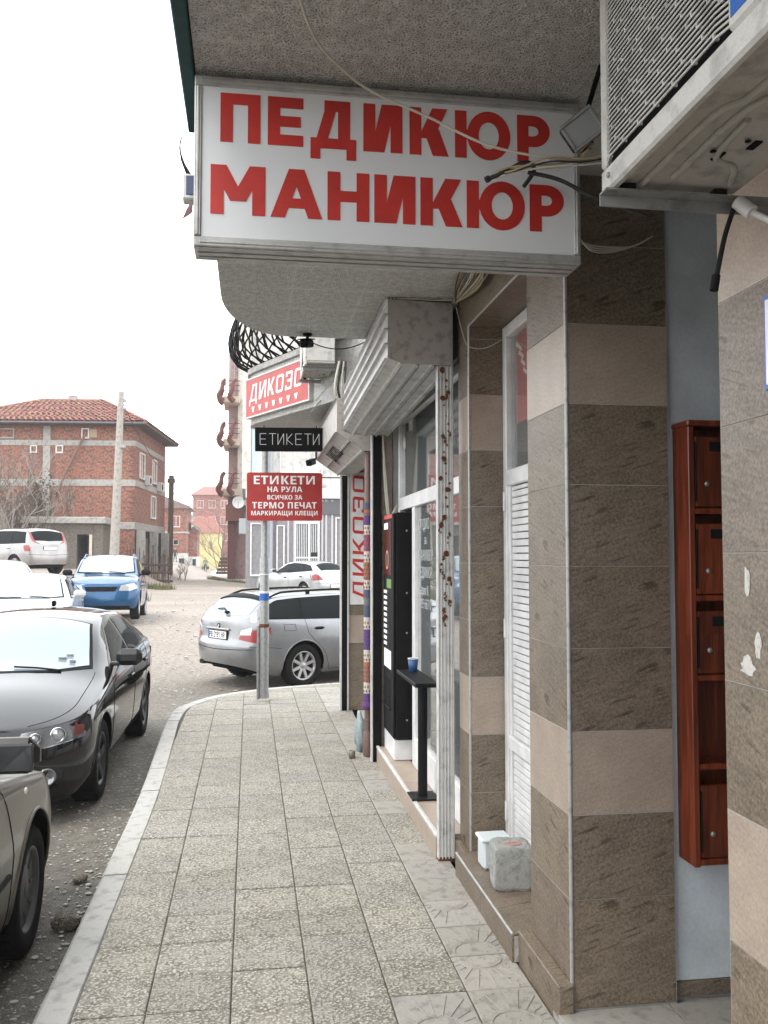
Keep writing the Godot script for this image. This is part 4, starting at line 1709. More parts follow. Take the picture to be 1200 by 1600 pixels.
func build_wall_things() -> void:
	var A := ac_unit("air_conditioner", "large grimy outdoor unit overhead at the top right with a slatted grille", V(0.757, 2.447, -1.838), 0.80, 0.60, 0.30, true)
	var m := MB.new()
	m.bx(-0.0012, 0.001, 0.075, 0.20, 0.54, 0.70)
	var lb := put("energy_label", m, M.blue_print, A)
	m = MB.new()
	m.lathe([Vector2(0.010, 0.0006), Vector2(0.016, 0.0006)], V(-0.0014, 0.115, 0.60), Basis(Vector3.BACK, PI * 0.5), 14)
	put("label_print", m, M.white_print, lb)
	ac_unit("air_conditioner", "smaller white outdoor unit on brackets between the red slanted sign and the shutter", V(0.47, 3.36, -8.62), 0.74, 0.52, 0.27, false)
	# clamp and drain hose below the big unit
	var h := thing("drain_hose", "short dark hose hanging below the big air conditioner", "hose", V(1.02, 2.36, -1.80))
	m = MB.new()
	m.tube(bez([V(0.03, 0.07, 0.0), V(0.005, 0.0, 0.0), V(-0.018, -0.095, 0.002), V(-0.022, -0.112, 0.002)], 5), 0.0058, 8)
	put("hose", m, M.rubber, h)
	m = MB.new()
	m.tube([V(-0.018, -0.088, 0.002), V(-0.024, -0.122, 0.002)], 0.0095, 10)
	put("hose_end", m, M.black, h)
	m = MB.new()
	m.tube([V(0.03, 0.075, 0.01), V(0.052, 0.045, 0.03)], 0.016, 10)
	m.tube([V(0.052, 0.045, 0.03), V(0.13, -0.03, 0.10)], 0.007, 8)
	put("white_fitting", m, M.white_pvc, h)
	# flood light beside the sign
	var f := thing("flood_light", "grey square flood light tilted on its corner at the right end of the white sign", "lamp", V(0.935, 2.885, -2.40))
	f.basis = Basis(Vector3.UP, -0.25) * Basis(Vector3.RIGHT, 0.25) * Basis(Vector3.BACK, 0.62)
	m = MB.new()
	m.box(V(0, 0, -0.03), V(0.10, 0.082, 0.05), 0.006)
	for k in 5:
		m.bx(-0.042 + k * 0.018, -0.036 + k * 0.018, -0.035, 0.035, -0.075, -0.054)
	put("housing", m, M.black_metal, f)
	m = MB.new()
	m.bx(-0.052, 0.052, 0.033, 0.043, -0.008, 0.004, 0.002)
	m.bx(-0.052, 0.052, -0.043, -0.033, -0.008, 0.004, 0.002)
	m.bx(-0.052, -0.043, -0.0325, 0.0325, -0.008, 0.004, 0.002)
	m.bx(0.043, 0.052, -0.0325, 0.0325, -0.008, 0.004, 0.002)
	put("bezel", m, M.galv, f)
	m = MB.new()
	m.bx(-0.044, 0.044, -0.034, 0.034, -0.006, -0.001)
	put("lens", m, mat(0.30, 0.32, 0.33, 0.08), f)
	m = MB.new()
	m.tube([V(0.0, 0.0, -0.055), V(0.16, 0.12, -0.10)], 0.008, 6)
	put("arm", m, M.black_metal, f)
	# mail boxes on the blue wall
	var B := thing("mailbox_rack", "tall red-brown wooden rack of five mailboxes on the pale blue wall", "mailbox", V(1.592, 0.54, -3.203))
	var D := 0.125
	m = MB.new()
	m.bx(0.0, 0.024, 0.0, 1.60, 0.0, D, 0.003)
	put("side_panel", m, M.wood, B)
	m = MB.new()
	m.bx(0.76, 0.784, 0.0, 1.60, 0.0, D, 0.003)
	put("side_panel", m, M.wood, B)
	m = MB.new()
	m.bx(0.025, 0.759, 0.0, 1.60, 0.0, 0.012)
	put("back_panel", m, M.wood_dark, B)
	m = MB.new()
	m.bx(-0.004, 0.79, 1.601, 1.622, 0.0, D + 0.006, 0.004)
	put("top_board", m, M.wood, B)
	var ys := [0.004, 0.345, 0.665, 0.955, 1.275, 1.598]
	for k in 5:
		m = MB.new()
		m.bx(0.025, 0.759, ys[k], ys[k] + 0.022, 0.013, D - 0.004, 0.003)
		put("shelf", m, M.wood, B)
		for c in 3:
			var x0 := 0.030 + c * 0.244
			if k == 1 and c == 0:
				continue
			m = MB.new()
			var y0: float = ys[k] + 0.026
			var y1: float = ys[k + 1] - (0.036 if k != 0 else 0.055)
			var lean := 0.0
			m.bx(x0, x0 + 0.236, y0, y1, D - 0.022, D - 0.006, 0.003)
			var dr := put("door", m, M.wood if (k + c) % 2 else M.wood_dark, B)
			m = MB.new()
			m.lathe([Vector2(0, 0.006), Vector2(0.008, 0.006), Vector2(0.010, 0.0)], V(x0 + 0.045, y0 + 0.085, D - 0.006), Basis(Vector3.RIGHT, PI * 0.5), 12)
			put("lock", m, M.galv, dr)
			if k >= 2:
				m = MB.new()
				m.bx(x0 + 0.055, x0 + 0.135, y1 - 0.055, y1 - 0.020, D - 0.0055, D - 0.003, 0.001)
				put("name_plate", m, M.black_metal, dr)
			m = MB.new()
			m.bx(x0 - 0.003, x0 + 0.004, y0 + 0.02, y1 - 0.02, D - 0.012, D - 0.001, 0.001)
			put("hinge", m, M.black_metal, dr)
		m = MB.new()
		m.bx(0.27, 0.275, ys[k] + 0.023, ys[k + 1] - 0.002, 0.013, D - 0.03)
		put("divider", m, M.wood_dark, B)
	# paper scraps on the near tiles
	for s in [[1.60, -1.96, 0.05, 0.012, 2], [1.40, -1.965, 0.025, 0.035, 3], [1.455, -1.92, 0.03, 0.014, 5]]:
		var r := RandomNumberGenerator.new()
		r.seed = s[4]
		m = MB.new()
		var ring := []
		for k in 13:
			var a := TAU * k / 13.0
			ring.append(V(0, s[2] * sin(a) * r.randf_range(0.5, 1.25), s[3] * cos(a) * r.randf_range(0.5, 1.3)))
		for k in 13:
			m.tri(V(-0.0015, 0, 0), ring[k], ring[(k + 1) % 13])
		var o := one("paper_scrap", m, mat(0.62, 0.60, 0.56, 0.9, 0, T.dirt, 6.0), {2: "tall thin torn remnant of a white notice on the right-hand tiles", 3: "broad torn patch of white paper on the right-hand tiles", 5: "narrow paper strip beside the broad torn patch on the right-hand tiles"}[s[4]], "paper")
		o.position = V(1.1555, s[0], s[1])
	# small cameras
	var c := thing("surveillance_camera", "black camera under the rounded edge of the near balcony", "camera", V(0.36, 3.10, -5.75))
	m = MB.new()
	m.lathe([Vector2(0, 0), Vector2(0.03, 0), Vector2(0.03, -0.015), Vector2(0.0, -0.015)], Vector3.ZERO, Basis(), 14)
	m.tube([V(0, -0.01, 0), V(0, -0.045, 0)], 0.01, 8)
	put("mount", m, M.black_metal, c)
	m = MB.new()
	m.box(V(-0.005, -0.068, 0.01), V(0.055, 0.05, 0.11), 0.008, Basis(Vector3.UP, -0.5) * Basis(Vector3.RIGHT, 0.2))
	put("body", m, M.black, c)
	m = MB.new()
	m.box(V(-0.008, -0.040, 0.012), V(0.07, 0.006, 0.135), 0.002, Basis(Vector3.UP, -0.5) * Basis(Vector3.RIGHT, 0.2))
	put("sun_shade", m, M.black_metal, c)
	c = thing("surveillance_camera", "small black camera hanging at the right end of the black neon panel", "camera", V(0.70, 2.76, -10.30))
	m = MB.new()
	m.tube([V(0.05, 0.10, 0), V(0.05, 0.02, 0), V(0.0, 0.0, 0.0)], 0.012, 6)
	put("mount", m, M.black_metal, c)
	m = MB.new()
	m.box(V(-0.01, -0.02, 0.02), V(0.075, 0.07, 0.13), 0.012, Basis(Vector3.UP, -0.6) * Basis(Vector3.RIGHT, 0.3))
	put("body", m, M.black, c)


# =====================================================================  things on the pavement
func build_street_things() -> void:
	# grey pole that carries the red board
	var P := thing("sign_pole", "grey painted steel pole at the pavement corner, patched with stickers", "pole", V(0.172, 0.0, -10.50))
	var m := MB.new()
	m.tube([V(0, -0.01, 0), V(0, 1.62, 0)], 0.055, 16)
	m.tube([V(0, 1.62, 0), V(0, 1.66, 0)], 0.055, 16, 0.044)
	m.tube([V(0, 1.66, 0), V(0, 3.45, 0)], 0.044, 16)
	put("shaft", m, M.galv, P)
	m = MB.new()
	m.tube([V(-0.066, 0.0, 0.02), V(-0.066, 0.86, 0.02)], 0.016, 8)
	put("conduit", m, M.galv, P)
	m = MB.new()
	m.lathe([Vector2(0.0565, -0.04), Vector2(0.0568, 0.04)], V(0, 1.93 - 0.74, 0), Basis(), 16)
	put("sticker", m, M.blue_print, P)
	m = MB.new()
	m.lathe([Vector2(0.0565, -0.012), Vector2(0.0572, 0.012)], V(0, 1.245, 0), Basis(), 16)
	m.lathe([Vector2(0.057, -0.007), Vector2(0.058, 0.007)], V(0, 1.45, 0), Basis(), 16)
	put("band", m, M.white_print, P)
	m = MB.new()
	m.lathe([Vector2(0.0565, -0.02), Vector2(0.0572, 0.02)], V(0, 0.86, 0), Basis(), 16)
	put("rust_band", m, M.rust, P)
	m = MB.new()
	m.lathe([Vector2(0.085, 0), Vector2(0.085, 0.01), Vector2(0.06, 0.03), Vector2(0.055, 0.03)], Vector3.ZERO, Basis(), 14)
	put("base_collar", m, M.concrete, P)
	# rain pipe in its knitted sleeve
	var D := thing("rain_pipe", "brown rain pipe wrapped in a striped knitted sleeve beside the shutter rail", "pipe", V(0.985, 0.0, -7.47))
	m = MB.new()
	m.tube([V(0, 0.0, 0), V(0, 2.6, 0), V(0.05, 2.75, 0), V(0.1, 3.1, 0)], 0.031, 14)
	put("pipe", m, mat(0.16, 0.105, 0.09, 0.6, 0, T.dirt, 2.0), D)
	m = MB.new()
	m.lathe([Vector2(0.036, 0.0), Vector2(0.043, 0.02), Vector2(0.043, 0.19), Vector2(0.034, 0.21)], V(0, 0.0, 0), Basis(), 14)
	m.lathe([Vector2(0.032, -0.008), Vector2(0.036, 0.0), Vector2(0.032, 0.008)], V(0, 0.30, 0), Basis(), 14)
	put("pipe_shoe", m, mat(0.18, 0.11, 0.095, 0.6, 0, T.dirt, 3.0), D)
	var pal := {"p": Color(0.12, 0.05, 0.20), "w": Color(0.55, 0.52, 0.47), "o": Color(0.36, 0.14, 0.07), "b": Color(0.08, 0.10, 0.16), "g": Color(0.16, 0.16, 0.15), "r": Color(0.34, 0.08, 0.12)}
	var seq := [["p", 0.10], ["w", 0.09], ["o", 0.17], ["w", 0.10], ["p", 0.17], ["w", 0.10], ["b", 0.10], ["g", 0.06], ["b", 0.07], ["w", 0.08], ["o", 0.15], ["w", 0.09], ["r", 0.14], ["w", 0.08], ["p", 0.08], ["o", 0.05], ["b", 0.06]]
	var y := 0.42
	for s in seq:
		var k: float = s[1]
		m = MB.new()
		var rows := int(k / 0.0125)
		var prof := []
		for i in rows * 3 + 1:
			var t := float(i) / (rows * 3)
			prof.append(Vector2(0.0355 + 0.003 * absf(sin(t * rows * PI)), t * k))
		m.lathe(prof, V(0, y, 0), Basis(), 18)
		var c: Color = pal[s[0]]
		var kb := put("knitted_band", m, mat(c.r, c.g, c.b, 1.0, 0, T.grime, 14.0), D)
		if s[0] in ["w", "o", "p", "r"]:
			m = MB.new()
			var cols := 9
			for i in int(k / 0.035):
				for j in cols:
					var a := TAU * (j + 0.5 * (i % 2)) / cols
					m.box(V(cos(a) * 0.038, y + 0.02 + i * 0.035, sin(a) * 0.038), V(0.003, 0.016, 0.012), 0.001, Basis(Vector3.UP, -a))
			var c2: Color = pal["b"] if s[0] != "w" else pal["o"] * 0.5
			put("stitch_hole", m, mat(c2.r, c2.g, c2.b, 1.0), kb)
		y += k
	m = MB.new()
	m.lathe([Vector2(0.04, 0.03), Vector2(0.046, 0.015), Vector2(0.053, -0.02), Vector2(0.047, -0.025), Vector2(0.035, 0.0)], V(0, 0.42, 0), Basis(), 18)
	put("knitted_frill", m, mat(0.13, 0.05, 0.19, 1.0, 0, T.grime, 14.0), D)
	# bag behind the pipe
	m = MB.new()
	lump(m, V(0, 0.14, 0), V(0.05, 0.16, 0.06), 5, 0.7)
	var o := one("plastic_bag", m, mat(0.30, 0.37, 0.38, 0.35, 0, T.grime, 4.0), "crumpled pale teal bag on the ground behind the knitted pipe", "bag")
	o.position = V(0.945, 0.0, -7.66)
	m = MB.new()
	m.lathe([Vector2(0, 0), Vector2(0.026, 0), Vector2(0.028, 0.06), Vector2(0.024, 0.062), Vector2(0.022, 0.03), Vector2(0, 0.03)], Vector3.ZERO, Basis(), 14)
	o = one("tin_can", m, mat(0.22, 0.20, 0.16, 0.5, 0.3, T.dirt, 6.0), "little grey tin standing on the pavement left of the knitted pipe", "can")
	o.position = V(0.845, 0.0, -7.42)
	# concrete block and food tub on the door step
	var b := thing("concrete_block", "rough grey concrete cube standing on the door step", "block", V(1.225, 0.114, -4.16), -0.08)
	b.scale = Vector3.ONE
	m = MB.new()
	var f := FastNoiseLite.new()
	f.seed = 9
	f.frequency = 7.0
	f.fractal_octaves = 3
	for ax in 3:
		for sg in [1.0, -1.0]:
			var Pg := []
			for i in 13:
				var row := []
				for j in 13:
					var q := Vector3()
					q[ax] = sg
					q[(ax + 1) % 3] = (i / 6.0 - 1.0) * sg
					q[(ax + 2) % 3] = j / 6.0 - 1.0
					var rd := q.limit_length(1.63) if q.length() > 1.63 else q
					var hs := V(0.086, 0.098, 0.08)
					var p := rd * hs
					p += rd.normalized() * f.get_noise_3dv(p * 2.2) * 0.009
					row.append(p + V(0, 0.098, 0))
				Pg.append(row)
			m.grid(Pg, true, 6)
	put("block", m, mat(0.38, 0.385, 0.36, 0.95, 0, T.dirt, 3.0, T.stucco_h, 0.35), b)
	m = MB.new()
	m.box(V(0.02, 0.196, 0.01), V(0.10, 0.003, 0.05), 0.001, Basis(Vector3.UP, 0.3))
	put("pink_smear", m, mat(0.42, 0.24, 0.21, 0.95, 0, T.dirt, 5.0), b)
	var tb := thing("plastic_tub", "white plastic tub tucked behind the concrete cube on the step", "tub", V(1.215, 0.114, -4.42))
	m = MB.new()
	m.box(V(0, 0.07, 0), V(0.135, 0.135, 0.12), 0.012)
	put("tub", m, mat(0.58, 0.63, 0.66, 0.3), tb)
	m = MB.new()
	m.box(V(0, 0.146, 0), V(0.155, 0.018, 0.14), 0.006)
	put("lid", m, mat(0.62, 0.68, 0.70, 0.3), tb)
	# coffee machine
	var C := thing("coffee_machine", "tall black coffee vending machine in the first shopfront", "vending machine", V(1.075, 0.132, -7.205))
	m = MB.new()
	m.bx(0.02, 0.175, 0.155, 1.86, 0.0, 0.52, 0.004)
	put("cabinet", m, M.black, C)
	m = MB.new()
	m.bx(0.0, 0.019, 0.16, 1.85, 0.012, 0.505, 0.004)
	var dr := put("front_door", m, M.black, C)
	m = MB.new()
	m.bx(-0.003, -0.0005, 1.38, 1.80, 0.05, 0.40)
	var pic := put("picture_panel", m, mat(0.10, 0.018, 0.012, 0.2), C)
	m = MB.new()
	m.lathe([Vector2(0, 0.001), Vector2(0.075, 0.001)], V(-0.0035, 1.50, 0.22), Basis(Vector3.BACK, PI * 0.5), 22)
	put("cup_print", m, mat(0.45, 0.30, 0.2, 0.4), pic)
	m = MB.new()
	m.lathe([Vector2(0, 0.0015), Vector2(0.055, 0.0015)], V(-0.0045, 1.50, 0.22), Basis(Vector3.BACK, PI * 0.5), 22)
	put("coffee_print", m, mat(0.06, 0.02, 0.01, 0.3), pic)
	m = MB.new()
	m.bx(-0.004, -0.0008, 1.74, 1.79, 0.06, 0.26)
	put("white_print", m, M.white_print, pic)
	m = MB.new()
	m.bx(-0.003, -0.0005, 1.82, 1.85, 0.05, 0.45)
	put("red_badge", m, M.red_print, C)
	m = MB.new()
	m.bx(-0.004, -0.0005, 1.28, 1.35, 0.20, 0.42)
	put("green_print", m, mat(0.10, 0.22, 0.04, 0.5), C)
	for k in 10:
		m = MB.new()
		m.bx(-0.006, -0.0005, 0.83 + k * 0.045, 0.855 + k * 0.045, 0.06, 0.20, 0.001)
		put("drink_label", m, M.white_print, C)
		m = MB.new()
		m.bx(-0.010, -0.0005, 0.833 + k * 0.045, 0.852 + k * 0.045, 0.24, 0.29, 0.002)
		put("button", m, M.chrome, C)
	m = MB.new()
	m.bx(-0.003, -0.0005, 0.66, 0.80, 0.06, 0.40)
	put("notice", m, M.white_print, C)
	m = MB.new()
	m.bx(-0.002, -0.0005, 0.36, 0.58, 0.08, 0.36)
	var nic := put("cup_niche", m, M.void, C)
	m = MB.new()
	m.bx(-0.012, -0.0008, 0.35, 0.365, 0.07, 0.37, 0.003)
	put("niche_lip", m, M.black_metal, nic)
	m = MB.new()
	m.bx(0.008, 0.165, 0.0, 0.15, 0.01, 0.50, 0.003)
	put("kick_plate", m, M.white_pvc, C)
	m = MB.new()
	m.bx(0.03, 0.17, 0.165, 1.85, 0.521, 0.527, 0.002)
	put("side_panel", m, M.black, C)
	for yy in [0.3, 0.62, 0.95, 1.25, 1.72]:
		m = MB.new()
		m.lathe([Vector2(0, 0.004), Vector2(0.007, 0.003), Vector2(0.008, 0)], V(0.10, yy, 0.527), Basis(Vector3.RIGHT, PI * 0.5), 10)
		put("screw", m, M.galv, C)
	# narrow bar table with a paper cup
	var tb2 := thing("bar_table", "narrow black bar table on one post in front of the shop window", "table", V(1.085, 0.13, -5.80))
	m = MB.new()
	m.box(V(0.0, 0.735, 0.0), V(0.15, 0.026, 0.70), 0.004)
	put("tabletop", m, M.black_metal, tb2)
	m = MB.new()
	m.tube([V(0.015, 0.01, 0.12), V(0.015, 0.722, 0.12)], 0.031, 16)
	put("leg", m, M.black_metal, tb2)
	m = MB.new()
	m.box(V(0.015, 0.006, 0.12), V(0.17, 0.012, 0.20), 0.003)
	put("base_plate", m, M.black_metal, tb2)
	var cu := thing("paper_cup", "dark blue paper cup on the far end of the bar table", "cup", V(1.105, 0.878, -6.04))
	m = MB.new()
	m.lathe([Vector2(0, 0.002), Vector2(0.027, 0.0), Vector2(0.036, 0.086), Vector2(0.034, 0.086), Vector2(0.027, 0.01), Vector2(0, 0.01)], Vector3.ZERO, Basis(), 20)
	put("cup", m, mat(0.03, 0.09, 0.22, 0.5), cu)
	m = MB.new()
	m.lathe([Vector2(0.036, 0.084), Vector2(0.0385, 0.087), Vector2(0.036, 0.090), Vector2(0.034, 0.087)], Vector3.ZERO, Basis(), 20)
	put("rim", m, M.white_print, cu)
	# low wooden boards and far bits
	var w := thing("board_stack", "stack of dark red-brown planks under the far pink block", "planks", V(-1.75, -0.20, -77.0), 0.12)
	for k in 6:
		m = MB.new()
		m.box(V(0.0 + 0.05 * k, 0.14 + 0.30 * k, 0), V(2.2 - 0.05 * k, 0.24, 0.5), 0.02, Basis(Vector3.BACK, 0.02 * (k % 3 - 1)))
		put("plank", m, M.brown_wood, w)


# =====================================================================  cables
func build_cables() -> void:
	var m := MB.new()
	m.tube(bez([V(-0.02, 3.07, -1.0), V(0.10, 3.045, -2.10), V(0.26, 3.0, -2.42), V(0.52, 2.93, -2.50), V(0.70, 2.85, -2.48), V(0.93, 2.82, -2.46), V(1.15, 2.85, -2.46)], 10), 0.004, 6)
	one("cable", m, M.cable_white, "single pale cord slung across the soffit and the front of the white sign", "cable")
	var g := "cables looped around the wall corner"
	var B := thing("cable_bundle", "tangle of pale and black leads crossing the last red letter of the white sign", "cable", Vector3.ZERO, 0.0, g)
	for k in 5:
		m = MB.new()
		var o := V(0, 0.008 * sin(k * 2.1), 0.006 * k)
		m.tube(bez([V(0.70 + 0.01 * k, 2.795, -2.56) + o, V(0.76, 2.81 - 0.006 * k, -2.52) + o, V(0.86, 2.795 + 0.005 * k, -2.48) + o, V(0.97, 2.81, -2.46) + o, V(1.15, 2.82 + 0.012 * k, -2.45) + o], 8), 0.0028, 5)
		put("lead", m, [M.cable_white, M.cable_tan, M.cable_white, M.cable_black, M.cable_tan][k], B)
	m = MB.new()
	m.tube(bez([V(0.695, 2.785, -2.55), V(0.74, 2.80, -2.53), V(0.80, 2.83, -2.52), V(0.83, 2.81, -2.52), V(0.80, 2.76, -2.53)], 8), 0.0065, 6)
	m.tube(bez([V(0.81, 2.80, -2.52), V(0.90, 2.775, -2.50), V(1.0, 2.72, -2.48), V(1.15, 2.66, -2.45)], 8), 0.006, 6)
	m.tube([V(0.69, 2.782, -2.55), V(0.70, 2.788, -2.55)], 0.010, 8)
	put("black_lead", m, M.cable_black, B)
	B = thing("cable_bundle", "sheaf of thin tan and white wires running along the soffit and wall corner", "cable", Vector3.ZERO, 0.0, g)
	var r := RandomNumberGenerator.new()
	r.seed = 23
	for k in 22:
		m = MB.new()
		var a := V(r.randf_range(0.98, 1.13), r.randf_range(3.02, 3.085), -2.80)
		var b := V(r.randf_range(0.96, 1.13), r.randf_range(3.0, 3.085), -3.6)
		var c := V(r.randf_range(1.02, 1.13), r.randf_range(2.99, 3.085), -4.25)
		var d := V(1.12 + r.randf_range(-0.01, 0.01), 3.07, -4.82)
		m.tube(bez([a, b, c, d], 8), r.randf_range(0.0028, 0.005), 5)
		put("wire", m, [M.cable_tan, M.cable_white, M.cable_tan, M.cable_black, M.cable_white][k % 5], B)
	for k in 5:
		m = MB.new()
		m.tube(bez([V(1.12, 3.085, -4.82), V(1.0, 3.088 + 0.004 * k, -4.845), V(0.88, 3.092, -4.85), V(0.76 + 0.01 * k, 3.09, -4.85)], 7), 0.0035, 5)
		put("wire", m, M.cable_black if k % 2 else M.cable_white, B)
	m = MB.new()
	m.tube(bez([V(0.28, 3.09, -3.1), V(0.45, 3.06, -3.15), V(0.62, 3.055, -3.2), V(0.80, 3.085, -3.25)], 8), 0.004, 5)
	one("cable", m, M.cable_black, "thin black cable drooping from the soffit just below the white sign", "cable")
	m = MB.new()
	m.tube(bez([V(1.125, 3.04, -4.80), V(1.14, 2.88, -4.72), V(1.16, 2.79, -4.66), V(1.25, 2.78, -4.64), V(1.36, 2.84, -4.64)], 10), 0.0025, 5)
	one("cable", m, M.cable_white, "thin pale wire drooping across the recess to the white door frame", "cable")
	B = thing("cable_coil", "coil of pale wire hung under the air conditioner bracket", "cable", Vector3.ZERO, 0.0, g)
	for k in 4:
		m = MB.new()
		m.tube(bez([V(1.19, 2.83 + 0.006 * k, -3.12), V(1.25, 2.815 - 0.007 * k, -3.13), V(1.33, 2.812 - 0.006 * k, -3.13), V(1.42, 2.825, -3.14), V(1.50, 2.87, -3.15)], 8), 0.003, 5)
		put("wire", m, M.cable_white, B)
	m = MB.new()
	m.tube(sag(V(0.39, 3.05, -5.78), V(0.74, 3.07, -5.80), 0.045), 0.004, 5)
	one("cable", m, M.cable_black, "short black cable sagging from the camera to the shutter box", "cable")
	B = thing("cable_bundle", "black and grey pipes and leads below the smaller air conditioner", "cable", Vector3.ZERO, 0.0, g)
	for k in 4:
		m = MB.new()
		m.tube(bez([V(0.78 + 0.02 * k, 3.4, -7.90), V(0.74 + 0.03 * k, 3.15, -7.9), V(0.80 + 0.02 * k, 3.0, -7.95), V(0.78 + 0.03 * k, 2.92, -7.6)], 8), 0.012 if k < 2 else 0.007, 6)
		put("lead", m, M.cable_black if k % 2 else M.cable_white, B)
	B = thing("cable_bundle", "pale wires hanging down the brown lining inside the first shutter rail", "cable", Vector3.ZERO, 0.0, g)
	for k in 3:
		m = MB.new()
		m.tube(bez([V(1.075, 2.66, -7.24), V(1.085 + 0.008 * k, 2.3, -7.235), V(1.115 + 0.012 * k, 1.98 - 0.05 * k, -7.23), V(1.15, 2.0, -7.23), V(1.19, 2.02 + 0.03 * k, -7.22)], 8), 0.005, 5)
		put("wire", m, M.cable_white, B)
	# overhead lines between the far poles
	var n := 0
	for q in [[V(-6.0, 9.0, -43.1), V(-5.3, 6.9, -61.4), 0.5], [V(-6.0, 8.6, -43.1), V(-6.6, 8.1, -51.0), 0.25], [V(-5.3, 6.7, -61.4), V(-3.4, 8.5, -62.0), 0.6], [V(-5.3, 6.4, -61.4), V(-5.0, 5.5, -95.0), 0.9]]:
		m = MB.new()
		m.tube(sag(q[0], q[1], q[2], 16), 0.016, 5)
		one("overhead_wire", m, M.cable_black, ["overhead wire running from the leaning pole to the farther pole", "short overhead wire from the leaning pole to the brick house", "overhead wire from the farther pole to the pink block", "overhead wire from the farther pole into the lane"][n], "wire")
		n += 1


# =====================================================================  cars
# A car's skin is two functions of its length l (0 at the nose): the flank at height h and the top at the share u of its width.
func kf(a: Array, l: float) -> float:
	var n := a.size()
	if l <= a[0][0]:
		return a[0][1]
	if l >= a[n - 1][0]:
		return a[n - 1][1]
	var i := 0
	while a[i + 1][0] < l:
		i += 1
	var h: float = a[i + 1][0] - a[i][0]
	var d: float = (a[i + 1][1] - a[i][1]) / h
	var m0 := d
	var m1 := d
	if i > 0:
		var e: float = (a[i][1] - a[i - 1][1]) / (a[i][0] - a[i - 1][0])
		m0 = 0.0 if d * e <= 0 else 2.0 * d * e / (d + e)
	if i < n - 2:
		var e: float = (a[i + 2][1] - a[i + 1][1]) / (a[i + 2][0] - a[i + 1][0])
		m1 = 0.0 if d * e <= 0 else 2.0 * d * e / (d + e)
	var t: float = (l - a[i][0]) / h
	var t2 := t * t
	var t3 := t2 * t
	return a[i][1] * (2 * t3 - 3 * t2 + 1) + m0 * h * (t3 - 2 * t2 + t) + a[i + 1][1] * (3 * t2 - 2 * t3) + m1 * h * (t3 - t2)


const FLANK := [[0.0, 0.885], [0.10, 0.945], [0.22, 0.975], [0.40, 0.992], [0.60, 1.0], [0.78, 0.992], [0.92, 0.975], [1.0, 0.945]]


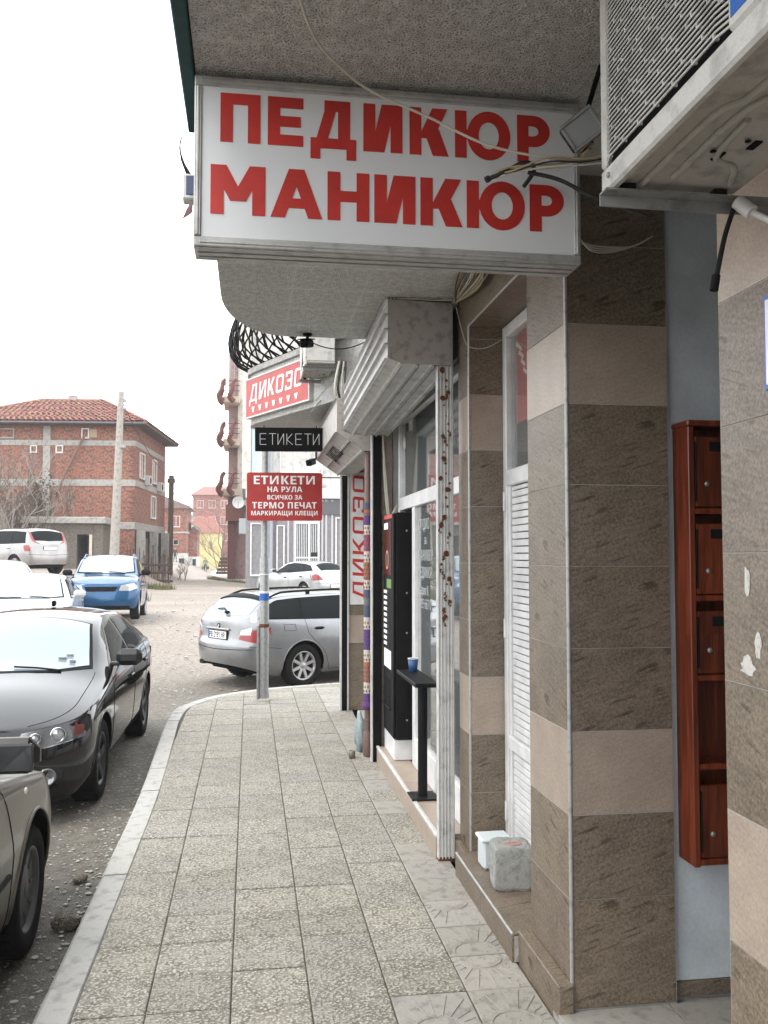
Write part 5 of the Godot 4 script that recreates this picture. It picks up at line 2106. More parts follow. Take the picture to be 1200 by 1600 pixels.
class Car:
	var d: Dictionary
	var sc := Vector3.ONE
	var host
	var root: Node3D
	var body_paint: Material

	func plan(l: float) -> float:
		var w: float = host.kf(d.W, l)
		if l < d.Ef:
			var t: float = 1.0 - l / d.Ef
			w *= pow(maxf(1.0 - pow(t, d.pf), 0.0), 1.0 / d.pf)
		var e: float = d.L - l
		if e < d.Er:
			var t: float = 1.0 - e / d.Er
			w *= pow(maxf(1.0 - pow(clampf(t, 0, 1), d.pr), 0.0), 1.0 / d.pr)
		return w

	func warp(l: float, h: float) -> float:
		var z := 0.0
		if l < 0.6:
			z += host.kf(d.F, h) * pow(1.0 - l / 0.6, 2.0)
		var e: float = d.L - l
		if e < 0.5:
			z -= host.kf(d.RW, h) * pow(1.0 - e / 0.5, 2.0)
		return z

	func out(x: float, h: float, l: float) -> Vector3:
		return Vector3(x, h, l + warp(l, h) - d.L * 0.5) * sc

	func side(l: float, h: float, s: float) -> Vector3:
		var zb: float = host.kf(d.zb, l)
		var hs: float = host.kf(d.hs, l)
		var w := plan(l)
		if h <= hs:
			return out(s * w * host.kf(host.FLANK, (h - zb) / (hs - zb)), h, l)
		var hr: float = maxf(host.kf(d.hr, l), hs + 0.004)
		var t := clampf((h - hs) / (hr - hs), 0.0, 1.0)
		return out(s * w * (lerpf(0.945, host.kf(d.wr, l), t) + 0.018 * sin(PI * t) * minf(1.0, (hr - hs) * 4.0)), h, l)

	func top(l: float, u: float) -> Vector3:
		var hs: float = host.kf(d.hs, l)
		var hr: float = maxf(host.kf(d.hr, l), hs + 0.004)
		var hc: float = maxf(host.kf(d.hc, l), hr)
		return out(u * plan(l) * host.kf(d.wr, l), hr + (hc - hr) * (1.0 - pow(absf(u), 2.3)), l)

	func front(w: float, h: float) -> Vector3:
		var zb: float = host.kf(d.zb, 0.1)
		var hs: float = host.kf(d.hs, 0.15)
		var f := clampf(absf(w) / (host.kf(d.W, 0.2) * host.kf(host.FLANK, clampf((h - zb) / (hs - zb), 0, 1))), 0.0, 0.999)
		var l: float = d.Ef * (1.0 - pow(1.0 - pow(f, d.pf), 1.0 / d.pf))
		return out(w, h, l)

	func rear(w: float, h: float) -> Vector3:
		var zb: float = host.kf(d.zb, d.L)
		var hs: float = host.kf(d.hs, d.L - 0.1)
		var f := clampf(absf(w) / (host.kf(d.W, d.L - 0.1) * host.kf(host.FLANK, clampf((h - zb) / (hs - zb), 0, 1))), 0.0, 0.999)
		var l: float = d.L - d.Er * (1.0 - pow(1.0 - pow(f, d.pr), 1.0 / d.pr))
		return out(w, h, l)

	func lside(p: Vector2) -> Vector3:
		return side(p.x, p.y, -1.0)

	func rside(p: Vector2) -> Vector3:
		return side(p.x, p.y, 1.0)

	func ftop(p: Vector2) -> Vector3:
		return top(p.x, p.y)

	func ffront(p: Vector2) -> Vector3:
		return front(p.x, p.y)

	func frear(p: Vector2) -> Vector3:
		return rear(p.x, p.y)

	func along(a: Array, n: int) -> Array:
		var tot := 0.0
		for i in a.size() - 1:
			tot += a[i].distance_to(a[i + 1])
		var out_ := []
		for k in n + 1:
			var g := tot * k / n
			var i := 0
			while i < a.size() - 2 and g > a[i].distance_to(a[i + 1]):
				g -= a[i].distance_to(a[i + 1])
				i += 1
			out_.append(a[i].lerp(a[i + 1], clampf(g / maxf(a[i].distance_to(a[i + 1]), 1e-6), 0, 1)))
		return out_

	func patch(fn: Callable, lower: Array, upper: Array, nu: int, nv: int, off: float, into: MB = null) -> MB:
		var lo := along(lower, nu)
		var hi := along(upper, nu)
		var P := []
		for j in nv + 1:
			var row := []
			for i in nu + 1:
				row.append(fn.call(lo[i].lerp(hi[i], float(j) / nv)))
			P.append(row)
		var Q := []
		var sk := []
		var cen := Vector3(0, 0.5, 0)
		var mid: Vector3 = P[nv / 2][nu / 2]
		var flip := 1.0
		var dn: Vector3 = (P[nv / 2][mini(nu / 2 + 1, nu)] - P[nv / 2][maxi(nu / 2 - 1, 0)]).cross(P[mini(nv / 2 + 1, nv)][nu / 2] - P[maxi(nv / 2 - 1, 0)][nu / 2])
		if dn.dot(mid - Vector3(0, 0.6, mid.z * 0.6)) < 0:
			flip = -1.0
		for j in nv + 1:
			var row := []
			var srow := []
			for i in nu + 1:
				var du: Vector3 = P[j][mini(i + 1, nu)] - P[j][maxi(i - 1, 0)]
				var dv: Vector3 = P[mini(j + 1, nv)][i] - P[maxi(j - 1, 0)][i]
				var nn := du.cross(dv).normalized() * flip
				row.append(P[j][i] + nn * off)
				srow.append(P[j][i] - nn * 0.008)
			Q.append(row)
			sk.append(srow)
		var m := into if into else MB.new()
		if flip < 0:
			for q in [Q, sk]:
				for row in q:
					row.reverse()
		m.grid(Q, true, 8)
		for i in nu:
			m.quad(sk[0][i], sk[0][i + 1], Q[0][i + 1], Q[0][i])
			m.quad(Q[nv][i], Q[nv][i + 1], sk[nv][i + 1], sk[nv][i])
		for j in nv:
			m.quad(Q[j][0], Q[j + 1][0], sk[j + 1][0], sk[j][0])
			m.quad(sk[j][nu], sk[j + 1][nu], Q[j + 1][nu], Q[j][nu])
		return m

	func seam(m: MB, fn: Callable, pts: Array, r := 0.0035, n := 14, lift := 0.0) -> void:
		var c := []
		for p in along(pts, n):
			c.append(fn.call(p) + Vector3(0, lift, 0))
		m.tube(c, r, 5)

	func body() -> void:
		var st := []
		var k := 14
		for i in k:
			st.append(d.Ef * (1.0 - cos(PI * 0.5 * (i + 0.12) / k)))
		var n := int((d.L - d.Ef - d.Er) / 0.075)
		for i in n:
			st.append(lerpf(d.Ef, d.L - d.Er, float(i) / n))
		for i in k:
			st.append(d.L - d.Er * (1.0 - cos(PI * 0.5 * (k - i - 1 + 0.12) / k)))
		var NA := 16
		var NB := 8
		var NC := 8
		var P := []
		var inside := []
		for l in st:
			var zb: float = host.kf(d.zb, l)
			var hs: float = host.kf(d.hs, l)
			var hr: float = maxf(host.kf(d.hr, l), hs + 0.004)
			var half := []
			var ins := []
			for i in NA + 1:
				var h := lerpf(zb, hs, float(i) / NA)
				var ll: float = l
				var isin := false
				for ax in d.axles:
					var dl: float = l - ax
					var dh: float = h - d.R * 1.02
					if dh < 0:
						dh *= 0.0 if absf(dl) < d.arch else 1.0
					if dl * dl + dh * dh < d.arch * d.arch:
						isin = true
						if h <= d.R * 1.02:
							ll = ax + signf(dl if dl != 0 else 1.0) * d.arch
						else:
							var q := Vector2(dl, h - d.R * 1.02)
							q = q.normalized() * d.arch
							ll = ax + q.x
							h = d.R * 1.02 + q.y
				var p := side(ll, minf(h, host.kf(d.hs, ll)), 1.0)
				half.append(p)
				ins.append(isin)
			for i in range(1, NB + 1):
				half.append(side(l, lerpf(hs, hr, float(i) / NB), 1.0))
				ins.append(false)
			for i in range(1, NC):
				half.append(top(l, 1.0 - float(i) / NC))
				ins.append(false)
			var row := []
			var irow := []
			for i in half.size():
				row.append(half[i])
				irow.append(ins[i])
			row.append(top(l, 0.0))
			irow.append(false)
			for i in range(half.size() - 1, -1, -1):
				row.append(half[i] * Vector3(-1, 1, 1))
				irow.append(ins[i])
			P.append(row)
			inside.append(irow)
		var m := MB.new()
		m.sm(true, 2)
		for i in P.size() - 1:
			for j in P[i].size() - 1:
				if inside[i][j] and inside[i + 1][j] and inside[i][j + 1] and inside[i + 1][j + 1]:
					continue
				m.quad(P[i][j], P[i][j + 1], P[i + 1][j + 1], P[i + 1][j])
		for e in [0, P.size() - 1]:                              # close nose and tail
			var nn: int = P[e].size()
			for j in nn / 2 - 1:
				if e == 0:
					m.quad(P[e][j + 1], P[e][j], P[e][nn - 1 - j], P[e][nn - 2 - j])
				else:
					m.quad(P[e][j], P[e][j + 1], P[e][nn - 2 - j], P[e][nn - 1 - j])
		host.put("body", m, body_paint, root)
		# arch lips and dark wells, floor
		m = MB.new()
		var wm := MB.new()
		for ax in d.axles:
			for s in [-1.0, 1.0]:
				var pts := []
				var P2 := []
				for i in 19:
					var a := -0.10 + (PI + 0.20) * i / 18.0
					var q := Vector2(ax + d.arch * cos(a), d.R * 1.02 + d.arch * sin(a))
					q.y = maxf(q.y, host.kf(d.zb, q.x))
					var p := side(q.x, q.y, s)
					pts.append(p)
					P2.append([p - Vector3(s * 0.006, 0, 0), Vector3(s * 0.42, p.y, p.z)])
				var lm := MB.new()
				lm.tube(pts, 0.009, 6)
				host.put("arch_lip", lm, body_paint, root)
				wm.grid(P2, true, 9)
				var fan := Vector3(s * 0.42, d.R, pts[9].z)
				for i in 18:
					wm.tri(P2[i][1], P2[i + 1][1], fan)
		wm.box(Vector3(0, 0.30, 0) , Vector3(d.W[1][1] * 1.55 * sc.x, 0.16, d.L * sc.z * 0.84), 0.02)
		host.put("underbody", wm, host.M.void, root)


func wheel_at(c: Car, at: Vector3, s: float, R: float, wid: float, spokes: int, rimm: Material, r_share := 0.66) -> void:
	var w := holder("wheel", c.root)
	w.position = at
	w.rotation.y = PI * 0.5 * s
	var ax := Basis(Vector3.RIGHT, PI * 0.5)
	var m := MB.new()
	var h := wid * 0.5
	var rr := R * r_share
	m.lathe([Vector2(rr * 0.98, -h * 0.9), Vector2(R * 0.93, -h), Vector2(R * 0.985, -h * 0.8), Vector2(R, -h * 0.4), Vector2(R, h * 0.4), Vector2(R * 0.985, h * 0.8), Vector2(R * 0.93, h), Vector2(R * 0.82, h * 1.03), Vector2(rr * 1.03, h * 0.96), Vector2(rr * 0.98, h * 0.86)], Vector3.ZERO, ax, 36)
	for k in 40:
		var a := TAU * k / 40.0
		m.box(V(cos(a) * R * 0.998, sin(a) * R * 0.998, 0), V(0.006, 0.012, wid * 0.8), 0.0, Basis(Vector3.BACK, a))
	put("tyre", m, M.rubber, w)
	m = MB.new()
	m.lathe([Vector2(rr * 0.92, -h * 0.5), Vector2(rr * 0.93, h * 0.6), Vector2(rr * 1.0, h * 0.84), Vector2(rr * 1.0, h * 0.92), Vector2(rr * 0.94, h * 0.90), Vector2(rr * 0.88, h * 0.62)], Vector3.ZERO, ax, 36)
	if spokes > 0:
		for k in spokes:
			var a := TAU * k / spokes + 0.3
			var u := V(cos(a), sin(a), 0)
			var v := V(-sin(a), cos(a), 0)
			var w0 := rr * (0.11 if spokes > 6 else 0.15)
			var w1 := rr * (0.10 if spokes > 6 else 0.19)
			var z0 := h * 0.70
			var z1 := h * 0.84
			var A := [u * rr * 0.18 - v * w0, u * rr * 0.18 + v * w0, u * rr * 0.95 + v * w1, u * rr * 0.95 - v * w1]
			var zz := [z0, z0, z1, z1]
			var F := []
			var Bk := []
			for q in 4:
				F.append(A[q] + V(0, 0, zz[q]))
				Bk.append(A[q] + V(0, 0, zz[q] - 0.035))
			m.quad(F[0], F[3], F[2], F[1])
			for q in 4:
				m.quad(F[q], F[(q + 1) % 4], Bk[(q + 1) % 4], Bk[q])
	else:
		m.lathe([Vector2(0, h * 0.74), Vector2(rr * 0.3, h * 0.74), Vector2(rr * 0.55, h * 0.62), Vector2(rr * 0.9, h * 0.66)], Vector3.ZERO, ax, 30)
		for k in 9:
			var a := TAU * k / 9.0
			m.box(V(cos(a) * rr * 0.72, sin(a) * rr * 0.72, h * 0.65), V(0.06, 0.02, 0.012), 0.004, Basis(Vector3.BACK, a))
	m.lathe([Vector2(0, h * 0.80), Vector2(rr * 0.16, h * 0.78), Vector2(rr * 0.24, h * 0.66), Vector2(rr * 0.24, h * 0.4)], Vector3.ZERO, ax, 20)
	put("rim", m, rimm, w)
	m = MB.new()
	m.lathe([Vector2(0, h * 0.30), Vector2(rr * 0.92, h * 0.28)], Vector3.ZERO, ax, 24)
	put("brake_disc", m, M.dark, w)


func car_base(kind: String) -> Dictionary:
	match kind:
		"hatch":
			return {"L": 4.29, "W": [[0, 0.875], [1, 0.8825], [3, 0.8825], [4.29, 0.86]], "Ef": 0.62, "pf": 2.6, "Er": 0.5, "pr": 2.8,
				"zb": [[0, 0.25], [0.25, 0.17], [0.6, 0.19], [3.7, 0.21], [4.29, 0.34]],
				"hs": [[0, 0.68], [0.3, 0.735], [0.7, 0.81], [1.2, 0.89], [1.6, 0.93], [2.5, 0.965], [3.6, 1.0], [4.0, 1.005], [4.29, 0.95]],
				"hr": [[0, 0.69], [0.3, 0.75], [0.7, 0.83], [1.15, 0.915], [1.38, 0.99], [2.08, 1.305], [2.5, 1.36], [3.2, 1.34], [3.7, 1.25], [4.05, 1.07], [4.2, 1.0], [4.29, 0.955]],
				"hc": [[0, 0.70], [0.3, 0.79], [0.7, 0.89], [1.1, 0.955], [1.25, 0.985], [1.98, 1.37], [2.5, 1.42], [3.3, 1.40], [3.75, 1.32], [4.1, 1.08], [4.2, 1.02], [4.29, 0.96]],
				"wr": [[0, 0.82], [0.6, 0.84], [1.2, 0.84], [1.6, 0.77], [2.08, 0.68], [2.6, 0.665], [3.4, 0.65], [3.8, 0.66], [4.15, 0.74], [4.29, 0.8]],
				"F": [[0.15, 0.05], [0.40, 0.0], [0.55, 0.02], [0.75, 0.10], [1.0, 0.2]], "RW": [[0.2, 0.05], [0.5, 0.0], [0.75, 0.03], [1.0, 0.09]],
				"axles": [0.87, 3.45], "R": 0.315, "arch": 0.365, "cowl": 1.17, "head": 1.99, "rw": [4.09, 3.74],
				"glass": [[[[1.60, 0.965], [2.46, 0.985]], [[1.83, 1.09], [2.14, 1.262], [2.46, 1.31]]], [[[2.56, 0.988], [3.36, 1.02]], [[2.56, 1.315], [3.16, 1.288]]], [[[3.43, 1.025], [3.80, 1.06]], [[3.25, 1.278], [3.52, 1.228]]]],
				"dlo": [[[1.50, 0.952], [2.6, 0.972], [3.88, 1.05]], [[1.80, 1.105], [2.12, 1.285], [2.6, 1.332], [3.2, 1.306], [3.57, 1.24]]],
				"doors": [[[1.32, 0.24], [1.30, 0.60], [1.42, 0.925]], [[2.50, 0.24], [2.51, 0.97]], [[3.02, 0.24], [3.25, 0.62], [3.45, 0.80], [3.42, 1.0]]], "handles": [[2.30, 0.80], [3.28, 0.84]], "mirror": [1.66, 0.985]}
		"wagon":
			return {"L": 4.52, "W": [[0, 0.895], [1, 0.9085], [3.4, 0.9085], [4.52, 0.875]], "Ef": 0.6, "pf": 2.6, "Er": 0.46, "pr": 2.7,
				"zb": [[0, 0.25], [0.3, 0.18], [3.9, 0.20], [4.2, 0.26], [4.52, 0.36]],
				"hs": [[0, 0.66], [0.6, 0.80], [1.3, 0.90], [2, 0.94], [3.8, 0.985], [4.3, 0.995], [4.52, 0.97]],
				"hr": [[0, 0.67], [0.7, 0.83], [1.3, 0.93], [1.55, 1.0], [2.25, 1.30], [2.7, 1.35], [3.6, 1.335], [4.02, 1.27], [4.34, 1.07], [4.44, 1.01], [4.52, 0.975]],
				"hc": [[0, 0.68], [0.7, 0.87], [1.3, 0.96], [1.5, 1.0], [2.2, 1.375], [2.8, 1.418], [3.7, 1.395], [4.02, 1.345], [4.36, 1.055], [4.45, 1.018], [4.52, 0.98]],
				"wr": [[0, 0.82], [1.3, 0.84], [1.7, 0.78], [2.25, 0.69], [3.7, 0.67], [4.05, 0.69], [4.38, 0.80], [4.52, 0.84]],
				"F": [[0.15, 0.05], [0.40, 0.0], [0.6, 0.02], [0.8, 0.12], [1.0, 0.2]], "RW": [[0.3, 0.05], [0.5, 0.0], [0.66, 0.01], [0.70, 0.05], [1.0, 0.08]],
				"axles": [0.77, 3.53], "R": 0.32, "arch": 0.37, "cowl": 1.42, "head": 2.20, "rw": [4.345, 4.05],
				"glass": [[[[1.80, 0.975], [2.66, 0.99]], [[2.02, 1.12], [2.30, 1.265], [2.66, 1.305]]], [[[2.74, 0.99], [3.52, 1.01]], [[2.74, 1.308], [3.46, 1.29]]], [[[3.60, 1.015], [4.20, 1.04]], [[3.54, 1.288], [3.84, 1.262], [4.06, 1.18]]]],
				"dlo": [[[1.70, 0.96], [2.7, 0.978], [4.27, 1.025]], [[2.0, 1.135], [2.28, 1.288], [2.7, 1.328], [3.5, 1.308], [3.88, 1.28], [4.12, 1.18]]],
				"doors": [[[1.32, 0.24], [1.32, 0.60], [1.50, 0.92]], [[2.66, 0.24], [2.68, 0.975]], [[3.05, 0.24], [3.15, 0.5], [3.46, 0.80], [3.50, 1.0]]], "handles": [[2.45, 0.84], [3.26, 0.865]], "mirror": [1.85, 1.0]}
	return {"L": 3.80, "W": [[0, 0.79], [0.8, 0.805], [3, 0.805], [3.8, 0.79]], "Ef": 0.5, "pf": 2.9, "Er": 0.32, "pr": 3.2,
		"zb": [[0, 0.30], [0.3, 0.25], [3.3, 0.27], [3.8, 0.36]],
		"hs": [[0, 0.78], [0.5, 0.92], [1.0, 0.98], [2, 1.0], [3.8, 1.02]],
		"hr": [[0, 0.80], [0.5, 0.945], [0.95, 1.02], [1.12, 1.09], [1.75, 1.45], [2.1, 1.53], [3.2, 1.52], [3.52, 1.42], [3.72, 1.12], [3.8, 1.025]],
		"hc": [[0, 0.82], [0.5, 0.985], [0.95, 1.06], [1.66, 1.52], [2.2, 1.60], [3.2, 1.58], [3.52, 1.49], [3.72, 1.14], [3.8, 1.03]],
		"wr": [[0, 0.84], [0.95, 0.86], [1.7, 0.78], [2.2, 0.765], [3.3, 0.76], [3.6, 0.79], [3.8, 0.86]],
		"F": [[0.2, 0.04], [0.45, 0.0], [0.7, 0.04], [1.0, 0.14]], "RW": [[0.3, 0.03], [0.55, 0.0], [1.0, 0.05]],
		"axles": [0.70, 3.06], "R": 0.325, "arch": 0.375, "cowl": 0.98, "head": 1.68, "rw": [3.70, 3.52],
		"glass": [[[[1.22, 1.045], [1.98, 1.055]], [[1.42, 1.20], [1.72, 1.40], [1.98, 1.465]]], [[[2.07, 1.055], [2.82, 1.065]], [[2.07, 1.475], [2.78, 1.465]]], [[[2.90, 1.07], [3.50, 1.09]], [[2.86, 1.462], [3.36, 1.43]]]],
		"dlo": [[[1.12, 1.025], [3.56, 1.07]], [[1.40, 1.215], [1.70, 1.425], [2.05, 1.492], [2.9, 1.485], [3.42, 1.445]]],
		"doors": [[[1.08, 0.30], [1.06, 0.7], [1.12, 1.0]], [[2.02, 0.30], [2.03, 1.04]], [[2.66, 0.32], [2.82, 0.7], [2.90, 1.05]]], "handles": [[1.85, 0.90], [2.74, 0.91]], "mirror": [1.30, 1.07]}


func v2(a: Array) -> Array:
	var o := []
	for p in a:
		o.append(Vector2(p[0], p[1]))
	return o


func make_car(kind: String, called: String, label: String, size: Vector3, paint_m: Material, at: Vector3, yaw: float, opt := {}) -> Car:
	var c := Car.new()
	c.host = self
	c.d = car_base(kind)
	c.sc = V(size.x / (c.d.W[1][1] * 2.0), size.y, size.z / c.d.L)
	c.body_paint = paint_m
	c.root = thing(called, label, "car", at, yaw, "parked cars")
	return c


func finish_car(c: Car, opt: Dictionary) -> void:
	var d := c.d
	var root := c.root
	c.body()
	var rimm: Material = opt.get("rim", M.rim_silver)
	var wr: float = d.R
	for ax in d.axles:
		for s in [-1.0, 1.0]:
			var p := c.side(ax, wr * 1.6, s)
			wheel_at(c, V(s * (absf(p.x) - 0.115), wr, p.z), s, wr, 0.205, opt.get("spokes", 5), rimm)
	# glass
	var hd: float = d.head
	var cw: float = d.cowl
	var fl: Callable = c.ftop
	var m := c.patch(fl, [Vector2(cw + 0.16, -0.955), Vector2(cw + 0.03, -0.5), Vector2(cw, 0), Vector2(cw + 0.03, 0.5), Vector2(cw + 0.16, 0.955)], [Vector2(hd + 0.02, -0.93), Vector2(hd - 0.01, 0), Vector2(hd + 0.02, 0.93)], 20, 12, 0.003)
	var ws := put("windscreen_rubber", m, M.black, root)
	m = c.patch(fl, [Vector2(cw + 0.20, -0.91), Vector2(cw + 0.07, -0.5), Vector2(cw + 0.04, 0), Vector2(cw + 0.07, 0.5), Vector2(cw + 0.20, 0.91)], [Vector2(hd - 0.01, -0.89), Vector2(hd - 0.035, 0), Vector2(hd - 0.01, 0.89)], 20, 12, 0.007)
	ws = put("windscreen", m, M.screen_glass, root)
	m = MB.new()
	for k in 2:
		var a := c.top(cw + 0.06, -0.62 + k * 0.72) + V(0, 0.012, 0)
		var b := c.top(cw + 0.09, -0.10 + k * 0.80) + V(0, 0.022, 0)
		m.tube([a, a.lerp(b, 0.5) + V(0, 0.006, 0), b], 0.008, 5)
	put("wiper", m, M.black, ws)
	m = c.patch(fl, [Vector2(d.rw[0], -0.90), Vector2(d.rw[0] + 0.02, 0), Vector2(d.rw[0], 0.90)], [Vector2(d.rw[1], -0.92), Vector2(d.rw[1] - 0.02, 0), Vector2(d.rw[1], 0.92)], 18, 10, 0.004)
	put("rear_window", m, opt.get("rear_glass", M.car_glass), root)
	for s in [-1.0, 1.0]:
		var fs: Callable = c.rside if s > 0 else c.lside
		m = c.patch(fs, v2(d.dlo[0]), v2(d.dlo[1]), 30, 6, 0.0025)
		put("window_trim", m, opt.get("trim", M.black), root)
		for g in d.glass:
			m = c.patch(fs, v2(g[0]), v2(g[1]), 12, 8, 0.006)
			put("side_window", m, M.car_glass, root)
		# doors: gaps, then handles
		m = MB.new()
		for q in d.doors:
			c.seam(m, fs, v2(q), 0.0032)
		c.seam(m, fs, v2([[d.doors[0][0][0], d.doors[0][0][1]], [d.doors[2][0][0], d.doors[2][0][1]]]), 0.0032)
		put("panel_gap", m, M.void, root)
		if opt.get("strip", false):
			m = MB.new()
			c.seam(m, fs, v2([[1.36, 0.52], [3.05, 0.53]]), 0.014, 16)
			put("rubbing_strip", m, opt.get("strip_mat", M.black), root)
		for hp in d.handles:
			var p: Vector3 = fs.call(Vector2(hp[0], hp[1]))
			m = MB.new()
			m.box(p + V(s * 0.014, 0, 0), V(0.022, 0.026, 0.17), 0.009)
			put("door_handle", m, opt.get("handle", paint_of(c)), root)
			m = MB.new()
			m.box(p + V(s * 0.001, -0.004, 0), V(0.006, 0.045, 0.13), 0.002)
			put("handle_cup", m, M.dark, root)
		# mirror
		var mp: Vector3 = c.side(d.mirror[0], d.mirror[1], s) + V(0, opt.get("mirror_up", 0.0), 0)
		m = MB.new()
		m.box(mp + V(s * 0.15, 0.05, -0.005), V(0.225, 0.145, 0.115), 0.045)
		m.box(mp + V(s * 0.03, -0.005, -0.01), V(0.09, 0.035, 0.07), 0.01)
		var mi := put("mirror", m, opt.get("mirror", paint_of(c)), root)
		m = MB.new()
		m.box(mp + V(s * 0.15, 0.05, 0.05), V(0.195, 0.115, 0.02), 0.008)
		put("mirror_glass", m, mat(0.10, 0.105, 0.11, 0.04, 0.5), mi)
		# front lamps
		var w0: float = d.W[1][1]
		var H0: float = kf(d.hs, 0.15)
		var ff: Callable = c.ffront
		var lo: Array = [Vector2(s * w0 * 0.50, H0 - 0.135), Vector2(s * w0 * 0.75, H0 - 0.125), Vector2(s * w0 * 0.962, H0 - 0.095)]
		var hi: Array = [Vector2(s * w0 * 0.52, H0 - 0.045), Vector2(s * w0 * 0.75, H0 - 0.012), Vector2(s * w0 * 0.962, H0 + 0.012)]
		if opt.get("big_lamp", false):
			lo = [Vector2(s * w0 * 0.47, H0 - 0.17), Vector2(s * w0 * 0.75, H0 - 0.17), Vector2(s * w0 * 0.955, H0 - 0.10)]
		if opt.get("detailed", false):
			lo = [Vector2(s * w0 * 0.44, H0 - 0.155), Vector2(s * w0 * 0.70, H0 - 0.135), Vector2(s * w0 * 0.94, H0 - 0.095)]
			hi = [Vector2(s * w0 * 0.50, H0 - 0.035), Vector2(s * w0 * 0.75, H0 + 0.000), Vector2(s * w0 * 0.94, H0 + 0.03)]
		m = c.patch(ff, lo, hi, 14, 6, 0.006)
		var hl := put("headlight", m, M.lamp_inner if opt.get("detailed", false) else M.lamp_clear, root)
		if opt.get("detailed", false):
			m = MB.new()
			var dk := MB.new()
			for q in [[0.60, -0.075, 0.040], [0.76, -0.062, 0.054]]:
				var p := c.front(s * w0 * q[0], H0 + q[1])
				var bs := Basis(Vector3.UP, -s * 0.35) * Basis(Vector3.RIGHT, -PI * 0.5)
				m.lathe([Vector2(q[2], 0.0), Vector2(q[2] * 1.02, 0.020), Vector2(q[2] * 0.9, 0.024), Vector2(q[2] * 0.78, 0.014), Vector2(q[2] * 0.72, 0.016)], p, bs, 24)
				dk.lathe([Vector2(0, 0.026), Vector2(q[2] * 0.4, 0.022), Vector2(q[2] * 0.72, 0.012)], p, bs, 20)
			put("lamp_ring", m, M.chrome, hl)
			put("lamp_lens", dk, M.lamp_clear, hl)
			m = c.patch(ff, [Vector2(s * w0 * 0.865, H0 - 0.088), Vector2(s * w0 * 0.925, H0 - 0.08)], [Vector2(s * w0 * 0.865, H0 + 0.008), Vector2(s * w0 * 0.925, H0 + 0.018)], 5, 5, 0.010)
			put("turn_signal", m, M.lamp_orange, hl)
			m = c.patch(ff, [Vector2(s * w0 * 0.44, H0 - 0.163), Vector2(s * w0 * 0.70, H0 - 0.143), Vector2(s * w0 * 0.94, H0 - 0.102)], [Vector2(s * w0 * 0.44, H0 - 0.155), Vector2(s * w0 * 0.70, H0 - 0.135), Vector2(s * w0 * 0.94, H0 - 0.095)], 14, 1, 0.009)
			put("lamp_rim", m, M.chrome, hl)
			var fp := c.front(s * w0 * 0.70, 0.36)
			m = MB.new()
			m.lathe([Vector2(0.060, -0.01), Vector2(0.062, 0.010), Vector2(0.050, 0.012), Vector2(0.045, 0.0), Vector2(0, 0.002)], fp, Basis(Vector3.UP, -s * 0.35) * Basis(Vector3.RIGHT, -PI * 0.5), 22)
			put("fog_lamp", m, M.lamp_inner, root)
		# rear lamps
		var fr: Callable = c.frear
		for q in opt.get("tails", [[[0.62, 0.70], [0.97, 0.70], [0.66, 0.88], [0.97, 0.92], "red"]]):
			m = c.patch(fr, [Vector2(s * w0 * q[0][0], q[0][1]), Vector2(s * w0 * q[1][0], q[1][1])], [Vector2(s * w0 * q[2][0], q[2][1]), Vector2(s * w0 * q[3][0], q[3][1])], 12, 6, q[5] if q.size() > 5 else 0.007)
			put("tail_light", m, M.lamp_red if q[4] == "red" else M.lamp_clear, root)
	var ff2: Callable = c.ffront
	var H1: float = kf(d.hs, 0.1)
	var g0: float = H1 - 0.17 if opt.get("slim_grille", false) else 0.34
	m = c.patch(ff2, [Vector2(-0.30, g0), Vector2(0.30, g0)], [Vector2(-0.36, H1 - 0.06), Vector2(0.36, H1 - 0.06)], 14, 8, 0.006)
	var gr := put("grille", m, M.black, root)
	m = MB.new()
	for k in 4:
		var gy := lerpf(g0, H1 - 0.06, (k + 1.0) / 5.0)
		c.seam(m, ff2, [Vector2(-0.30, gy), Vector2(0.30, gy)], 0.006, 10)
	put("grille_bar", m, M.rim_dark, gr)
	m = c.patch(ff2, [Vector2(-0.70, 0.255), Vector2(0.70, 0.255)], [Vector2(-0.66, 0.315), Vector2(0.66, 0.315)], 18, 3, 0.004)
	put("air_intake", m, M.void, root)
	# bonnet line
	m = MB.new()
	for s in [-1.0, 1.0]:
		c.seam(m, c.ftop, [Vector2(0.10, s * 0.96), Vector2(0.6, s * 0.985), Vector2(cw + 0.10, s * 0.985)], 0.0032, 16)
	put("bonnet_gap", m, M.void, root)
	# plates
	if opt.get("front_plate", true):
		var pz := c.front(0.0, 0.46)
		m = MB.new()
		m.box(pz + V(0, 0, -0.012), V(0.53, 0.125, 0.016), 0.003)
		var pf := put("number_plate", m, M.black, root)
		m = MB.new()
		m.box(pz + V(0, 0, -0.022), V(0.51, 0.105, 0.006), 0.002)
		put("plate_face", m, M.plate, pf)
	var ph: float = opt.get("plate_h", 0.78)
	var pr := c.rear(0.0, ph)
	m = MB.new()
	m.box(pr + V(0, 0, 0.008), V(0.54, 0.13, 0.016), 0.003)
	var pl := put("number_plate", m, M.black, root)
	m = MB.new()
	m.box(pr + V(0, 0, 0.018), V(0.515, 0.108, 0.006), 0.002)
	put("plate_face", m, M.plate, pl)
	if opt.has("plate_text"):
		var t := text_mesh(opt.plate_text, 0.085, 0.001)
		var o := put("plate_lettering", t, M.black, pl)
		o.scale = V(0.44 / t.get_aabb().size.x, 1, 1)
		o.position = pr + V(0, 0.0, 0.0216)
		m = MB.new()
		m.box(pr + V(-0.24, 0, 0.0215), V(0.035, 0.106, 0.001))
		put("plate_band", m, M.blue_print, pl)
	# bumper seam and tailgate seam
	m = MB.new()
	var bh: float = opt.get("bumper_h", 0.62)
